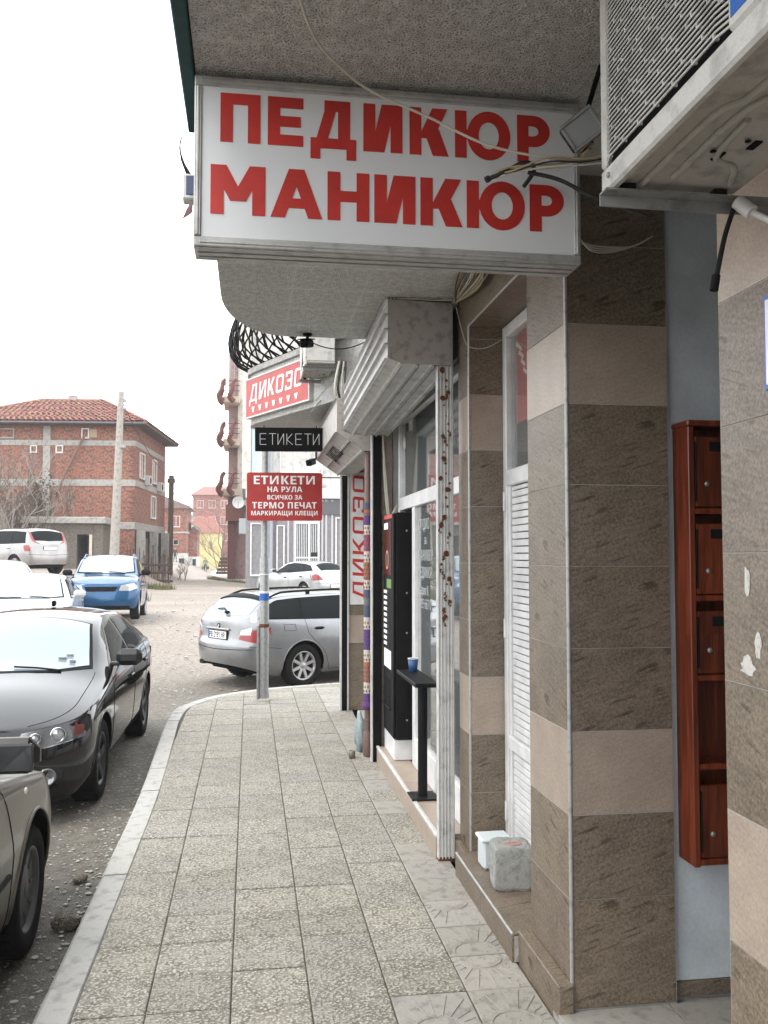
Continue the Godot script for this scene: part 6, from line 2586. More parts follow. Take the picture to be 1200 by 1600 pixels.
	c.seam(m, c.frear, [Vector2(-d.W[1][1] * 0.97, bh), Vector2(0, bh - 0.03), Vector2(d.W[1][1] * 0.97, bh)], 0.005, 30)
	put("bumper_gap", m, M.void, root)
	if opt.has("rails"):
		for s in [-1.0, 1.0]:
			m = MB.new()
			var pts := []
			var q: Array = opt.rails
			for k in 17:
				var t := k / 16.0
				pts.append(c.top(lerpf(q[0], q[1], t), s * 0.90) + V(0, 0.05 * minf(1.0, sin(PI * t) * 3.0), 0))
			m.tube(pts, 0.017, 8)
			for t in [0.33, 0.66]:
				var p := c.top(lerpf(q[0], q[1], t), s * 0.90)
				m.box(p + V(0, 0.02, 0), V(0.03, 0.05, 0.07), 0.008)
			put("roof_rail", m, opt.get("rail_mat", M.black_metal), root)


func paint_of(c: Car) -> Material:
	return c.body_paint


func build_cars() -> void:
	# ---- black hatchback at the kerb, nose towards us
	var p := paint(0.008, 0.008, 0.010, 0.0, 0.06)
	p.metallic_specular = 0.12
	var c := make_car("hatch", "black_car", "black hatchback parked at the kerb with its nose towards us", V(1.765, 1.0, 4.29), p, V(-1.99, -0.27, -8.78), PI - 0.02)
	c.d.R = 0.318
	finish_and_restore(c, {"detailed": true, "rim": M.rim_dark, "spokes": 5, "mirror": mat(0.012, 0.012, 0.012, 0.4), "handle": p, "trim": mat(0.02, 0.02, 0.02, 0.2)})
	var m := MB.new()
	m.box(c.top(2.96, 0.0) + V(0, 0.035, 0), V(0.035, 0.06, 0.10), 0.012)
	put("roof_aerial", m, M.black, c.root)
	for q in [[0.60, 1.42, 0.07, 0.05], [0.68, 1.47, 0.06, 0.045], [0.72, 1.39, 0.05, 0.06]]:
		var a := c.top(q[1], -q[0])
		m = MB.new()
		m.box(a + V(0, 0.014, 0), V(q[2], 0.001, q[3]), 0, Basis(Vector3.RIGHT, 0.5))
		put("windscreen_sticker", m, M.white_print, c.root)
	# ---- nearest car, only its front wing reaches into view
	p = paint(0.165, 0.148, 0.115, 0.5, 0.38, 0.5)
	c = make_car("hatch", "beige_car", "dusty beige car whose front wing and black mirror enter at the lower left edge", V(1.72, 1.02, 4.20), p, V(-1.885, -0.27, -3.42), 0.0)
	c.d.R = 0.305
	finish_and_restore(c, {"spokes": 0, "rim": mat(0.10, 0.10, 0.10, 0.5, 0.3), "mirror": mat(0.015, 0.015, 0.016, 0.3), "handle": M.black, "strip": true, "front_plate": false, "mirror_up": 0.06})
	for s in [-1.0, 1.0]:
		m = MB.new()
		var a := c.side(1.02, 0.80, s)
		lump(m, a, V(0.008, 0.016, 0.03), 3, 0.05)
		put("side_repeater", m, mat(0.75, 0.70, 0.64, 0.25), c.root)
	# ---- silver estate across the corner
	p = paint(0.30, 0.31, 0.325, 0.7, 0.30)
	c = make_car("wagon", "silver_estate_car", "silver estate car with black roof rails parked across the corner", V(1.817, 1.0, 4.52), p, V(1.41, -0.27, -14.72), -1.01)
	c.d.R = 0.322
	finish_and_restore(c, {"rails": [1.75, 4.0], "rear_glass": M.screen_glass, "spokes": 8, "handle": M.black, "plate_text": "РВ 2191 НР", "plate_h": 0.775, "bumper_h": 0.60, "tails": [[[0.58, 0.735], [0.965, 0.68], [0.62, 0.80], [0.965, 0.91], "red"], [[0.60, 0.795], [0.80, 0.80], [0.62, 0.86], [0.82, 0.91], "clear", 0.008]]})
	m = c.patch(c.ftop, [Vector2(4.075, -0.95), Vector2(4.095, 0), Vector2(4.075, 0.95)], [Vector2(4.0, -0.97), Vector2(3.99, 0), Vector2(4.0, 0.97)], 16, 3, 0.022)
	put("roof_spoiler", m, M.black, c.root)
	m = MB.new()
	var e := c.rear(0.0, 0.90)
	m.lathe([Vector2(0.042, 0.0), Vector2(0.040, 0.007), Vector2(0, 0.008)], e, Basis(Vector3.RIGHT, PI * 0.5), 18)
	var em := put("round_emblem", m, M.black, c.root)
	m = MB.new()
	m.prism(PackedVector2Array([Vector2(0, 0), Vector2(0.026, 0), Vector2(0.018, 0.018), Vector2(0, 0.026)]), 0.0082, 0.0095, Transform3D(Basis(), e))
	m.prism(PackedVector2Array([Vector2(0, 0), Vector2(-0.026, 0), Vector2(-0.018, -0.018), Vector2(0, -0.026)]), 0.0082, 0.0095, Transform3D(Basis(), e))
	put("emblem_quarter", m, M.white_print, em)
	m = MB.new()
	m.tube([c.rear(-0.52, 0.34) + V(0, 0, -0.12), c.rear(-0.52, 0.34) + V(0, 0, 0.03)], 0.034, 12)
	m.tube([c.rear(-0.44, 0.34) + V(0, 0, -0.12), c.rear(-0.44, 0.34) + V(0, 0, 0.02)], 0.034, 12)
	put("exhaust", m, M.dark, c.root)
	m = MB.new()
	var w0 := c.top(4.33, 0.0) + V(0, 0.02, 0.01)
	m.tube([w0, c.top(4.27, -0.25) + V(0, 0.022, 0.01), c.top(4.28, -0.52) + V(0, 0.02, 0.01)], 0.010, 6)
	m.box(w0, V(0.09, 0.04, 0.05), 0.01)
	put("rear_wiper", m, M.black, c.root)
	m = MB.new()
	c.seam(m, c.rside, v2([[3.68, 0.845], [3.68, 0.935], [3.88, 0.94], [3.88, 0.85], [3.68, 0.845]]), 0.0028, 24)
	c.seam(m, c.rside, v2([[3.93, 0.60], [4.10, 0.62], [4.38, 0.64]]), 0.004, 14)
	put("fuel_flap_gap", m, M.dark, c.root)
	m = MB.new()
	m.box(c.rear(0.0, 0.86) + V(0, 0, 0.012), V(0.62, 0.03, 0.035), 0.01)
	put("plate_lamp_bar", m, c.body_paint, c.root)
	# ---- small blue off-roader
	p = paint(0.012, 0.088, 0.215, 0.4, 0.3)
	c = make_car("tall", "blue_car", "small bright blue high-roofed car facing us on the gravel", V(1.66, 1.0, 3.70), p, V(-3.42, gh(-3.4, -22.6) + 0.0, -22.9), PI + 0.05)
	c.d.R = 0.325
	finish_and_restore(c, {"rails": [1.75, 3.4], "rail_mat": p, "big_lamp": true, "slim_grille": true, "front_plate": false, "mirror": M.black, "handle": p})
	tilt(c.root, 0.055)
	# ---- white car behind the black one
	p = paint(0.62, 0.64, 0.66, 0.1, 0.3)
	c = make_car("hatch", "white_car", "white car directly behind the black hatchback, facing us", V(1.74, 1.02, 4.3), p, V(-4.25, gh(-4.2, -18.5), -18.6), PI + 0.10)
	c.d.R = 0.315
	finish_and_restore(c, {"mirror": p, "handle": p})
	c = make_car("hatch", "white_car", "farther white car at the left edge, half hidden by the other white car", V(1.74, 1.02, 4.4), p, V(-6.05, gh(-5.5, -23.0), -23.2), PI + 0.35)
	c.d.R = 0.315
	finish_and_restore(c, {"mirror": p, "handle": p})
	# ---- silver off-roader turned away
	p = paint(0.37, 0.36, 0.355, 0.6, 0.34)
	c = make_car("tall", "silver_off_roader", "silver boxy off-roader seen from behind on the raised verge", V(1.72, 0.99, 4.02), p, V(-8.05, gh(-7.5, -32.5), -32.6), 0.84)
	c.d.R = 0.34
	finish_and_restore(c, {"plate_h": 0.90, "bumper_h": 0.70, "handle": p, "tails": [[[0.84, 0.80], [0.975, 0.80], [0.86, 1.0], [0.975, 1.0], "red"]]})
	for s in [-1.0, 1.0]:
		m = c.patch(c.ftop, [Vector2(3.775, s * 0.87), Vector2(3.775, s * 1.0)], [Vector2(3.42, s * 0.92), Vector2(3.42, s * 1.0)], 3, 10, 0.012)
		put("tail_light", m, M.lamp_red, c.root)
	# ---- pale hatchback beyond the estate
	p = paint(0.50, 0.53, 0.55, 0.6, 0.3)
	c = make_car("hatch", "silver_hatchback", "pale silver hatchback beyond the estate car, seen from behind", V(1.78, 1.025, 4.21), p, V(1.98, gh(1.9, -34.5), -34.9), 0.60)
	c.d.R = 0.315
	finish_and_restore(c, {"plate_h": 0.5, "handle": M.black, "tails": [[[0.60, 0.74], [0.97, 0.70], [0.80, 0.92], [0.97, 0.95], "red"]]})
	m = MB.new()
	m.tube([c.top(3.5, 0.0), c.top(3.5, 0.0) + V(0, 0.22, 0.12)], 0.006, 5)
	put("roof_aerial", m, M.black, c.root)


func tilt(o: Node3D, a: float) -> void:
	o.rotate_object_local(Vector3.RIGHT, a)


func finish_and_restore(c: Car, opt: Dictionary) -> void:
	finish_car(c, opt)


# =====================================================================  far buildings
func window(parent: Node, tf: Transform3D, w: float, h: float, frame_m: Material, mull := 1, pane_m: Material = null) -> void:
	# tf: centre of the opening on the wall, its z pointing outwards
	var m := MB.new()
	var t := 0.06
	for f in [[-w * 0.5 - t, w * 0.5 + t, h * 0.5, h * 0.5 + t], [-w * 0.5 - t, w * 0.5 + t, -h * 0.5 - t * 1.4, -h * 0.5]]:
		m.box(tf * V((f[0] + f[1]) * 0.5, (f[2] + f[3]) * 0.5, 0.02), V(f[1] - f[0], f[3] - f[2], 0.12), 0.006, tf.basis)
	for x in [-w * 0.5 - t * 0.5, w * 0.5 + t * 0.5]:
		m.box(tf * V(x, 0, 0.02), V(t, h - 0.002, 0.12), 0.006, tf.basis)
	for k in mull:
		m.box(tf * V(lerpf(-w * 0.5, w * 0.5, (k + 1.0) / (mull + 1.0)), 0, 0.012), V(0.05, h - 0.002, 0.07), 0.004, tf.basis)
	var o := put("window", m, frame_m, parent)
	m = MB.new()
	m.box(tf * V(0, 0, -0.03), V(w - 0.002, h - 0.002, 0.02), 0.0, tf.basis)
	put("pane", m, pane_m if pane_m else M.far_pane, o)


func plate(m: MB, tf: Transform3D, x0: float, x1: float, y0: float, y1: float, z0: float, z1: float, bev := 0.0) -> void:
	m.box(tf * V((x0 + x1) * 0.5, (y0 + y1) * 0.5, (z0 + z1) * 0.5), V(x1 - x0, y1 - y0, z1 - z0), bev, tf.basis)


func small_ac(parent: Node, tf: Transform3D) -> void:
	var m := MB.new()
	m.box(tf * V(0, 0, 0.16), V(0.8, 0.56, 0.30), 0.02, tf.basis)
	var o := put("air_conditioner", m, M.ac_white, parent)
	m = MB.new()
	m.lathe([Vector2(0.2, 0), Vector2(0.21, 0.012), Vector2(0.0, 0.006)], tf * V(-0.1, 0, 0.312), tf.basis * Basis(Vector3.RIGHT, PI * 0.5), 16)
	put("fan_grille", m, M.dark, o)


func roof_tiles(parent: Node, a: Vector3, b: Vector3, c: Vector3, d: Vector3) -> void:
	# barrel tiles on a slope: a-b the eaves, d-c the ridge
	var cyl := MB.new()
	var P := []
	for i in 2:
		var row := []
		for j in 6:
			var an := PI * j / 5.0
			row.append(V(-cos(an) * (0.15 - 0.02 * i), 0.075 * sin(an) + 0.03 * (1 - i), -0.44 * i))
		P.append(row)
	cyl.grid(P, true)
	var mesh := cyl.mesh()
	var across := (b - a).normalized()
	var up := (d - a) - across * (d - a).dot(across)
	var slope := up.normalized()
	var n := across.cross(slope).normalized()
	if n.y < 0:
		n = -n
	var tf := []
	var rows := int(up.length() / 0.36)
	var r := RandomNumberGenerator.new()
	r.seed = 61
	for i in rows:
		var t := (i + 0.0) / rows
		var p := a.lerp(d, t)
		var q := b.lerp(c, t)
		var cnt := int(p.distance_to(q) / 0.30)
		for j in cnt:
			var o := p.lerp(q, (j + 0.5) / maxf(cnt, 1))
			tf.append(Transform3D(Basis(across, n, -slope).rotated(n, r.randf_range(-0.03, 0.03)), o + n * r.randf_range(0.0, 0.02)))
	var mm := MultiMesh.new()
	mm.transform_format = MultiMesh.TRANSFORM_3D
	mm.use_colors = true
	mm.mesh = mesh
	mm.instance_count = tf.size()
	for i in tf.size():
		mm.set_instance_transform(i, tf[i])
		var k := r.randf_range(0.75, 1.2)
		mm.set_instance_color(i, Color(0.235 * k, 0.092 * k * r.randf_range(0.85, 1.3), 0.072 * k))
	var o := MultiMeshInstance3D.new()
	o.name = "roof_tiles"
	o.multimesh = mm
	o.material_override = M.tint
	parent.add_child(o, true)
	o.set_meta("kind", "stuff")


func build_far_buildings() -> void:
	# ---- three-storey brick house
	var B := thing("brick_house", "unfinished three-storey red brick house with a hipped tile roof on the left", "house", V(-6.35, 0.0, -51.3), -0.09)
	var m := MB.new()
	m.bx(-10.0, 0.0, -0.4, 8.92, -9.0, 0.0)
	put("wall", m, M.brick, B)
	m = MB.new()
	for y in [[7.80, 8.10], [5.55, 5.92], [3.15, 3.55]]:
		m.bx(-10.03, 0.03, y[0], y[1], -9.03, 0.035, 0.01)
	m.bx(-5.05, -4.65, 3.56, 5.54, -0.2, 0.03)
	m.bx(-5.05, -4.65, 5.93, 7.79, -0.2, 0.03)
	m.bx(-5.05, -4.65, 8.11, 8.9, -0.2, 0.03)
	put("concrete_frame", m, M.concrete, B)
	# toothed brick ends beside the columns
	m = MB.new()
	var r := RandomNumberGenerator.new()
	r.seed = 2
	for y0 in [3.6, 5.95, 8.13]:
		for k in 12:
			var y: float = y0 + 0.15 * k
			if y > 8.85 or (y0 < 5 and y > 5.5) or (y0 < 8 and y0 > 5 and y > 7.75):
				break
			m.bx(-4.62, -4.62 + r.randf_range(0.1, 0.3), y, y + 0.075, 0.0, 0.03)
			m.bx(-5.08 - r.randf_range(0.1, 0.3), -5.08, y, y + 0.075, 0.0, 0.03)
			m.bx(-0.14 - 0.2 * (k % 2), 0.02, y, y + 0.075, 0.0, 0.04)
	var tb := put("toothed_bricks", m, mat(0.20, 0.10, 0.075, 0.9), B)
	tb.set_meta("kind", "stuff")
	m = MB.new()
	m.bx(-10.7, 0.7, 8.925, 9.06, -9.7, 0.7, 0.02)
	var rf := put("roof", m, mat(0.10, 0.075, 0.06, 0.9), B)
	var e := [V(-10.7, 9.07, 0.7), V(0.7, 9.07, 0.7), V(0.7, 9.07, -9.7), V(-10.7, 9.07, -9.7)]
	var rd := [V(-5.2, 10.75, -4.5), V(-2.7, 10.75, -4.5)]
	rd[0] = V(-6.6, 11.1, -4.5)
	rd[1] = V(-3.0, 11.1, -4.5)
	m = MB.new()
	m.quad(e[0], e[1], rd[1], rd[0])
	m.tri(e[1], e[2], rd[1])
	m.quad(e[2], e[3], rd[0], rd[1])
	m.tri(e[3], e[0], rd[0])
	put("roof_deck", m, M.roof_red, rf)
	roof_tiles(rf, e[0], e[1], rd[1], rd[0])
	roof_tiles(rf, e[1], e[2], rd[1], rd[1])
	m = MB.new()
	m.tube([rd[0], rd[1]], 0.12, 8)
	m.tube([rd[1], e[1]], 0.11, 8)
	m.tube([rd[1], e[2]], 0.11, 8)
	m.tube([rd[0], e[0]], 0.11, 8)
	put("ridge_tiles", m, M.roof_red, rf)
	m = MB.new()
	m.bx(-5.0, -4.5, 10.9, 11.4, -4.7, -4.3, 0.02)
	put("chimney", m, M.concrete, rf)
	m = MB.new()
	m.tube([V(-10.7, 8.98, 0.76), V(0.7, 8.98, 0.76)], 0.07, 8)
	put("gutter", m, mat(0.09, 0.09, 0.10, 0.5, 0.3), rf)
	var I := Basis()
	window(B, Transform3D(I, V(-7.05, 8.46, 0.0)), 0.75, 0.42, M.concrete, 0)
	window(B, Transform3D(I, V(-2.75, 8.50, 0.0)), 0.30, 0.44, M.white_pvc, 0)
	m = MB.new()
	m.bx(-2.53, -2.12, 8.27, 8.73, 0.0, 0.04, 0.005)
	put("boarded_opening", m, mat(0.40, 0.31, 0.20, 0.8), B)
	window(B, Transform3D(I, V(-5.55, 7.60, 0.0)), 0.26, 0.28, M.white_pvc, 0)
	window(B, Transform3D(I, V(-4.15, 7.60, 0.0)), 0.28, 0.30, M.white_pvc, 0)
	var S := Basis(Vector3.UP, PI * 0.5)
	for q in [[-1.75, 6.85, 1.15, 1.35], [-5.3, 6.85, 1.15, 1.35], [-5.1, 4.65, 1.3, 1.25]]:
		window(B, Transform3D(S, V(0.0, q[1], q[0])), q[2], q[3], M.white_pvc, 1)
	small_ac(B, Transform3D(S, V(0.0, 5.95 + 0.15, -2.9)))
	small_ac(B, Transform3D(S, V(0.0, 5.95 + 0.05, -6.6)))
	m = MB.new()
	m.tube([V(-2.75, 8.3, 0.25), V(-3.7, 6.3, 0.3), V(-4.2, 4.9, 0.4)], 0.07, 8)
	put("stove_pipe", m, mat(0.17, 0.10, 0.08, 0.7), B)
	# dark porch on the lane side
	m = MB.new()
	m.bx(0.005, 0.03, 0.9, 3.1, -8.0, -0.3)
	put("porch_opening", m, M.void, B)
	m = MB.new()
	m.bx(0.031, 0.06, 1.0, 2.7, -3.4, -2.5)
	put("door", m, M.old_wood, B)
	for z in [-0.5, -4.2, -7.8]:
		m = MB.new()
		m.bx(0.03, 0.5, 0.7, 3.14, z - 0.12, z + 0.12)
		put("porch_post", m, M.concrete, B)
	# ---- ruined shed in front of it
	var H := thing("ruined_shed", "low ruined outbuilding of rubble with a cracked concrete slab roof before the brick house", "shed", V(-11.5, 0.0, -46.6))
	m = MB.new()
	m.bx(0.0, 2.95, 0.2, 3.28, -3.0, 0.0)
	m.bx(3.72, 4.2, 0.2, 3.28, -3.0, 0.0, 0.03)
	m.bx(2.95, 3.72, 2.75, 3.28, -0.4, 0.0)
	put("wall", m, M.rubble, H)
	m = MB.new()
	m.bx(2.95, 3.72, 0.3, 2.75, -3.0, -2.6)
	put("back_wall", m, mat(0.16, 0.15, 0.14, 0.9, 0, T.dirt, 0.6), H)
	m = MB.new()
	m.bx(-0.2, 4.35, 3.29, 3.62, -3.2, 0.25, 0.03)
	put("roof", m, M.concrete, H)
	m = MB.new()
	m.bx(3.55, 3.70, 0.3, 2.74, -0.02, 0.06, 0.01)
	put("door_post", m, mat(0.55, 0.48, 0.40, 0.8), H)
	m = MB.new()
	m.bx(0.5, 1.3, 2.5, 3.1, 0.0, 0.02)
	put("dark_hole", m, M.void, H)
	# garden wall left of the shed
	m = MB.new()
	m.bx(0, 5.5, 0.0, 3.0, -0.3, 0.0, 0.03)
	var gw := one("garden_wall", m, M.concrete, "weathered grey wall behind the bare shrubs at the far left", "wall")
	gw.position = V(-17.3, 0.3, -46.8)
	# ---- second brick house down the lane
	B = thing("brick_house", "smaller brick house with a white base down the lane beyond the stick fence", "house", V(-10.5, 0.0, -108.0))
	m = MB.new()
	m.bx(-4.0, 3.1, 2.0, 7.3, -9.0, 0.0)
	put("wall", m, mat(0.50, 0.42, 0.37, 0.9, 0, T.brick, 0.5, T.brick_h, 0.6), B)
	m = MB.new()
	m.bx(-4.0, 3.12, -0.8, 2.0, -9.0, 0.03)
	put("plastered_base", m, mat(0.62, 0.60, 0.57, 0.9, 0, T.dirt, 0.3), B)
	m = MB.new()
	m.bx(-4.1, 3.2, 4.35, 4.55, -9.1, 0.06)
	put("concrete_band", m, M.concrete, B)
	m = MB.new()
	m.prism(PackedVector2Array([Vector2(-4.5, 7.3), Vector2(3.7, 7.3), Vector2(3.5, 7.55), Vector2(-1.0, 9.3), Vector2(-4.5, 8.0)]), -9.4, 0.4)
	put("roof", m, mat(0.22, 0.15, 0.13, 0.9, 0, T.grime, 0.5), B)
	window(B, Transform3D(I, V(1.9, 5.75, 0.0)), 0.8, 1.2, M.white_pvc, 1)
	window(B, Transform3D(I, V(1.9, 3.3, 0.02)), 0.5, 0.5, M.concrete, 0)
	m = MB.new()
	m.bx(2.3, 2.9, -0.5, 1.4, 0.03, 0.06)
	put("door", m, M.dark, B)
	B = thing("brick_annex", "narrow brick annex with a sloping roof just left of the yellow house", "house", V(-7.45, 0.0, -112.0))
	m = MB.new()
	m.bx(0.0, 1.1, 1.6, 4.9, -5.0, 0.0)
	put("wall", m, mat(0.50, 0.42, 0.37, 0.9, 0, T.brick, 0.5, T.brick_h, 0.6), B)
	m = MB.new()
	m.bx(0.0, 1.12, -0.9, 1.6, -5.0, 0.03)
	put("plastered_base", m, mat(0.66, 0.65, 0.63, 0.9), B)
	m = MB.new()
	m.prism(PackedVector2Array([Vector2(-0.1, 5.9), Vector2(1.5, 4.8), Vector2(1.5, 5.0), Vector2(-0.1, 6.1)]), -5.2, 0.4)
	put("roof", m, mat(0.25, 0.19, 0.17, 0.9), B)
	m = MB.new()
	m.bx(0.55, 0.95, -0.6, 1.3, 0.03, 0.05)
	put("door", m, M.dark, B)
	# ---- yellow house
	B = thing("yellow_house", "pale yellow house with an arched attic window at the end of the lane", "house", V(-8.6, 0.0, -126.0))
	m = MB.new()
	m.bx(0.0, 4.6, -1.0, 4.9, -8.0, 0.0)
	put("wall", m, mat(0.72, 0.64, 0.30, 0.9, 0, T.grime, 0.3), B)
	m = MB.new()
	m.prism(PackedVector2Array([Vector2(-0.4, 4.9), Vector2(5.0, 4.9), Vector2(3.6, 7.0), Vector2(1.2, 7.0)]), -8.3, 0.3)
	var yr := put("roof", m, mat(0.50, 0.22, 0.18, 0.85, 0, T.grime, 0.5), B)
	m = MB.new()
	var ap := PackedVector2Array([Vector2(0.35, 4.2), Vector2(1.65, 4.2), Vector2(1.65, 5.3)])
	for k in range(1, 8):
		ap.append(Vector2(1.0 + 0.65 * cos(PI * k / 8.0), 5.3 + 0.65 * sin(PI * k / 8.0)))
	ap.append(Vector2(0.35, 5.3))
	m.prism(ap, -1.0, 0.55)
	put("dormer", m, mat(0.72, 0.64, 0.36, 0.9), yr)
	m = MB.new()
	var aw := PackedVector2Array()
	for p in ap:
		aw.append(Vector2(1.0 + (p.x - 1.0) * 0.6, 4.5 + (p.y - 4.2) * 0.72))
	m.prism(aw, 0.55, 0.60)
	put("arched_window", m, M.far_pane, yr)
	window(B, Transform3D(I, V(1.0, 2.9, 0.0)), 0.85, 0.55, M.white_pvc, 1)
	window(B, Transform3D(I, V(1.0, 1.0, 0.0)), 0.85, 0.55, M.white_pvc, 1)
	m = MB.new()
	m.bx(-1.2, 5.0, -1.2, -0.1, 3.0, 3.2)
	put("garden_wall", m, M.concrete, B)
	# ---- pinkish blocks far up the hill
	B = thing("apartment_block", "pale pink apartment block rising far behind the yellow house", "building", V(-11.0, 0.0, -178.0))
	m = MB.new()
	m.bx(0.0, 9.5, -2.0, 13.6, -10.0, 0.0)
	put("wall", m, mat(0.52, 0.40, 0.37, 0.9, 0, T.brick, 0.3), B)
	m = MB.new()
	m.prism(PackedVector2Array([Vector2(-0.5, 13.6), Vector2(10.0, 13.6), Vector2(7.5, 15.2), Vector2(2.0, 15.2)]), -10.5, 0.5)
	put("roof", m, mat(0.42, 0.22, 0.19, 0.9), B)
	for f in 3:
		for k in 4:
			window(B, Transform3D(I, V(1.4 + 2.3 * k, 11.8 - 3.2 * f, 0.0)), 1.2, 1.4, M.white_pvc, 1)
	B = thing("apartment_block", "low pale block with a red gable roof left of the tall pink block", "building", V(-14.5, 0.0, -165.0))
	m = MB.new()
	m.bx(0.0, 4.8, -2.0, 8.6, -8.0, 0.0)
	put("wall", m, mat(0.60, 0.52, 0.48, 0.9), B)
	m = MB.new()
	m.prism(PackedVector2Array([Vector2(-0.3, 8.6), Vector2(5.1, 8.6), Vector2(2.4, 10.0)]), -8.3, 0.3)
	put("roof", m, mat(0.45, 0.24, 0.21, 0.9), B)
	for k in 2:
		window(B, Transform3D(I, V(1.4 + 2.0 * k, 7.0, 0.0)), 1.0, 1.2, M.white_pvc, 1)
	# ---- mauve block with balconies
	B = thing("balcony_block", "mauve block with stacked balconies and brown curling rails behind the red pole sign", "building", V(-1.45, 0.0, -60.0))
	m = MB.new()
	m.bx(0.0, 3.0, -0.5, 15.8, -9.0, 0.0)
	put("wall", m, mat(0.36, 0.235, 0.22, 0.9, 0, T.dirt, 0.3), B)
	m = MB.new()
	m.bx(0.62, 3.2, 5.0, 17.0, -8.0, 0.45)
	put("cream_wall", m, mat(0.62, 0.58, 0.52, 0.9, 0, T.dirt, 0.3), B)
	for f in [[12.05, 3], [9.25, 2], [6.0, 1]]:
		var y: float = f[0]
		m = MB.new()
		m.bx(-0.30, 0.75, y - 0.42, y, -2.0, 1.4, 0.02)
		var bl := put("balcony", m, mat(0.60, 0.50, 0.40, 0.9, 0, T.dirt, 0.5), B)
		for q in [[-0.34, 1.38], [0.35, 1.38], [-0.34, 0.3]]:
			m = MB.new()
			var pts := []
			for k in 11:
				var t := k / 10.0
				pts.append(V(q[0] - 0.22 * sin(t * PI * 1.3) - 0.10 * sin(t * 9.0), y - 0.35 + 1.45 * t, q[1] + 0.15 * sin(t * PI)))
			m.tube(pts, 0.19, 7, 0.09)
			put("curled_post", m, M.curl, bl)
		m = MB.new()
		for h in [0.35, 0.7, 1.0]:
			m.tube([V(-0.4, y + h, -1.5), V(-0.42, y + h, 1.42), V(0.75, y + h, 1.42)], 0.025, 5)
		put("rail", m, M.brown_wood, bl)
	m = MB.new()
	for k in 5:
		m.tube([V(-0.45, 13.2 + 0.45 * k, -1.0), V(-0.45, 13.2 + 0.45 * k, 1.4), V(0.7, 13.2 + 0.45 * k + 0.1, 1.4)], 0.018, 4)
	for k in 5:
		m.tube([V(-0.45 + 0.28 * k, 12.1, 1.4), V(-0.45 + 0.28 * k, 15.1, 1.4)], 0.018, 4)
	put("wire_cage", m, M.galv, B)
	m = MB.new()
	m.bx(0.05, 0.5, 0.0, 4.6, 0.02, 0.9, 0.02)
	put("brown_shutter", m, mat(0.13, 0.05, 0.04, 0.8), B)
	m = MB.new()
	m.bx(-0.1, 0.9, 3.95, 5.0, 0.0, 1.2)
	put("brown_canopy", m, mat(0.17, 0.065, 0.05, 0.8), B)
	m = MB.new()
	m.bx(0.75, 1.25, 3.1, 4.1, 0.92, 1.3, 0.02)
	put("meter_box", m, mat(0.55, 0.60, 0.62, 0.5), B)
	var dish := thing("satellite_dish", "round white satellite dish fixed to the mauve balcony block", "dish", V(-0.74, 5.10, -58.2))
	m = MB.new()
	m.lathe([Vector2(0.0, -0.08), Vector2(0.2, -0.055), Vector2(0.38, 0.02), Vector2(0.39, 0.03), Vector2(0.36, 0.02), Vector2(0.2, -0.04), Vector2(0, -0.065)], Vector3.ZERO, Basis(Vector3.RIGHT, PI * 0.5 - 0.1), 28)
	put("reflector", m, mat(0.66, 0.66, 0.66, 0.5), dish)
	m = MB.new()
	m.tube([V(0, -0.36, 0.03), V(0, -0.05, 0.42)], 0.012, 5)
	m.tube([V(0, 0, -0.05), V(0.1, -0.1, -0.6)], 0.03, 6)
	put("arm", m, M.galv, dish)
	# ---- grey shopfronts across the street
	B = thing("grey_building", "grey panelled shop building with white frames beyond the pale hatchback", "building", V(-0.20, 0.0, -45.0))
	m = MB.new()
	m.bx(0.0, 12.0, -0.5, 5.05, -10.0, 0.0)
	put("wall", m, mat(0.235, 0.225, 0.235, 0.7, 0, T.grime, 0.6), B)
	m = MB.new()
	m.bx(0.25, 12.0, 5.05, 14.5, -10.0, -0.15)
	put("upper_wall", m, mat(0.60, 0.585, 0.56, 0.9, 0, T.dirt, 0.3), B)
	m = MB.new()
	m.bx(-0.20, 0.22, 5.0, 15.5, -9.0, 0.25)
	put("cream_pier", m, mat(0.64, 0.60, 0.54, 0.9, 0, T.dirt, 0.3), B)
	m = MB.new()
	m.bx(0.26, 1.05, 5.0, 8.9, -0.149, 0.02)
	put("blue_panel", m, mat(0.50, 0.62, 0.68, 0.5), B)
	m = MB.new()
	m.bx(-0.02, 12.0, 4.55, 5.06, 0.0, 0.22, 0.01)
	put("fascia", m, mat(0.55, 0.56, 0.57, 0.6), B)
	m = MB.new()
	m.bx(3.7, 12.0, 3.75, 4.4, 0.0, 0.10, 0.01)
	put("dark_fascia", m, mat(0.085, 0.085, 0.095, 0.5), B)
	m = MB.new()
	m.tube([V(1.25, 0.2, 0.12), V(1.25, 9.0, 0.12)], 0.09, 8)
	put("down_pipe", m, mat(0.30, 0.32, 0.36, 0.5), B)
	window(B, Transform3D(I, V(0.55, 2.0, 0.0)), 0.52, 2.5, M.white_pvc, 0, mat(0.10, 0.17, 0.17, 0.08))
	window(B, Transform3D(I, V(1.72, 2.0, 0.0)), 0.28, 2.3, M.white_pvc, 0)
	window(B, Transform3D(I, V(2.75, 6.45, -0.15)), 2.05, 1.15, M.white_pvc, 2, mat(0.30, 0.33, 0.34, 0.1))
	window(B, Transform3D(I, V(5.0, 2.3, 0.0)), 0.95, 2.5, M.white_pvc, 1, mat(0.12, 0.17, 0.18, 0.08))
	window(B, Transform3D(I, V(6.6, 2.3, 0.0)), 1.4, 2.5, M.white_pvc, 1)
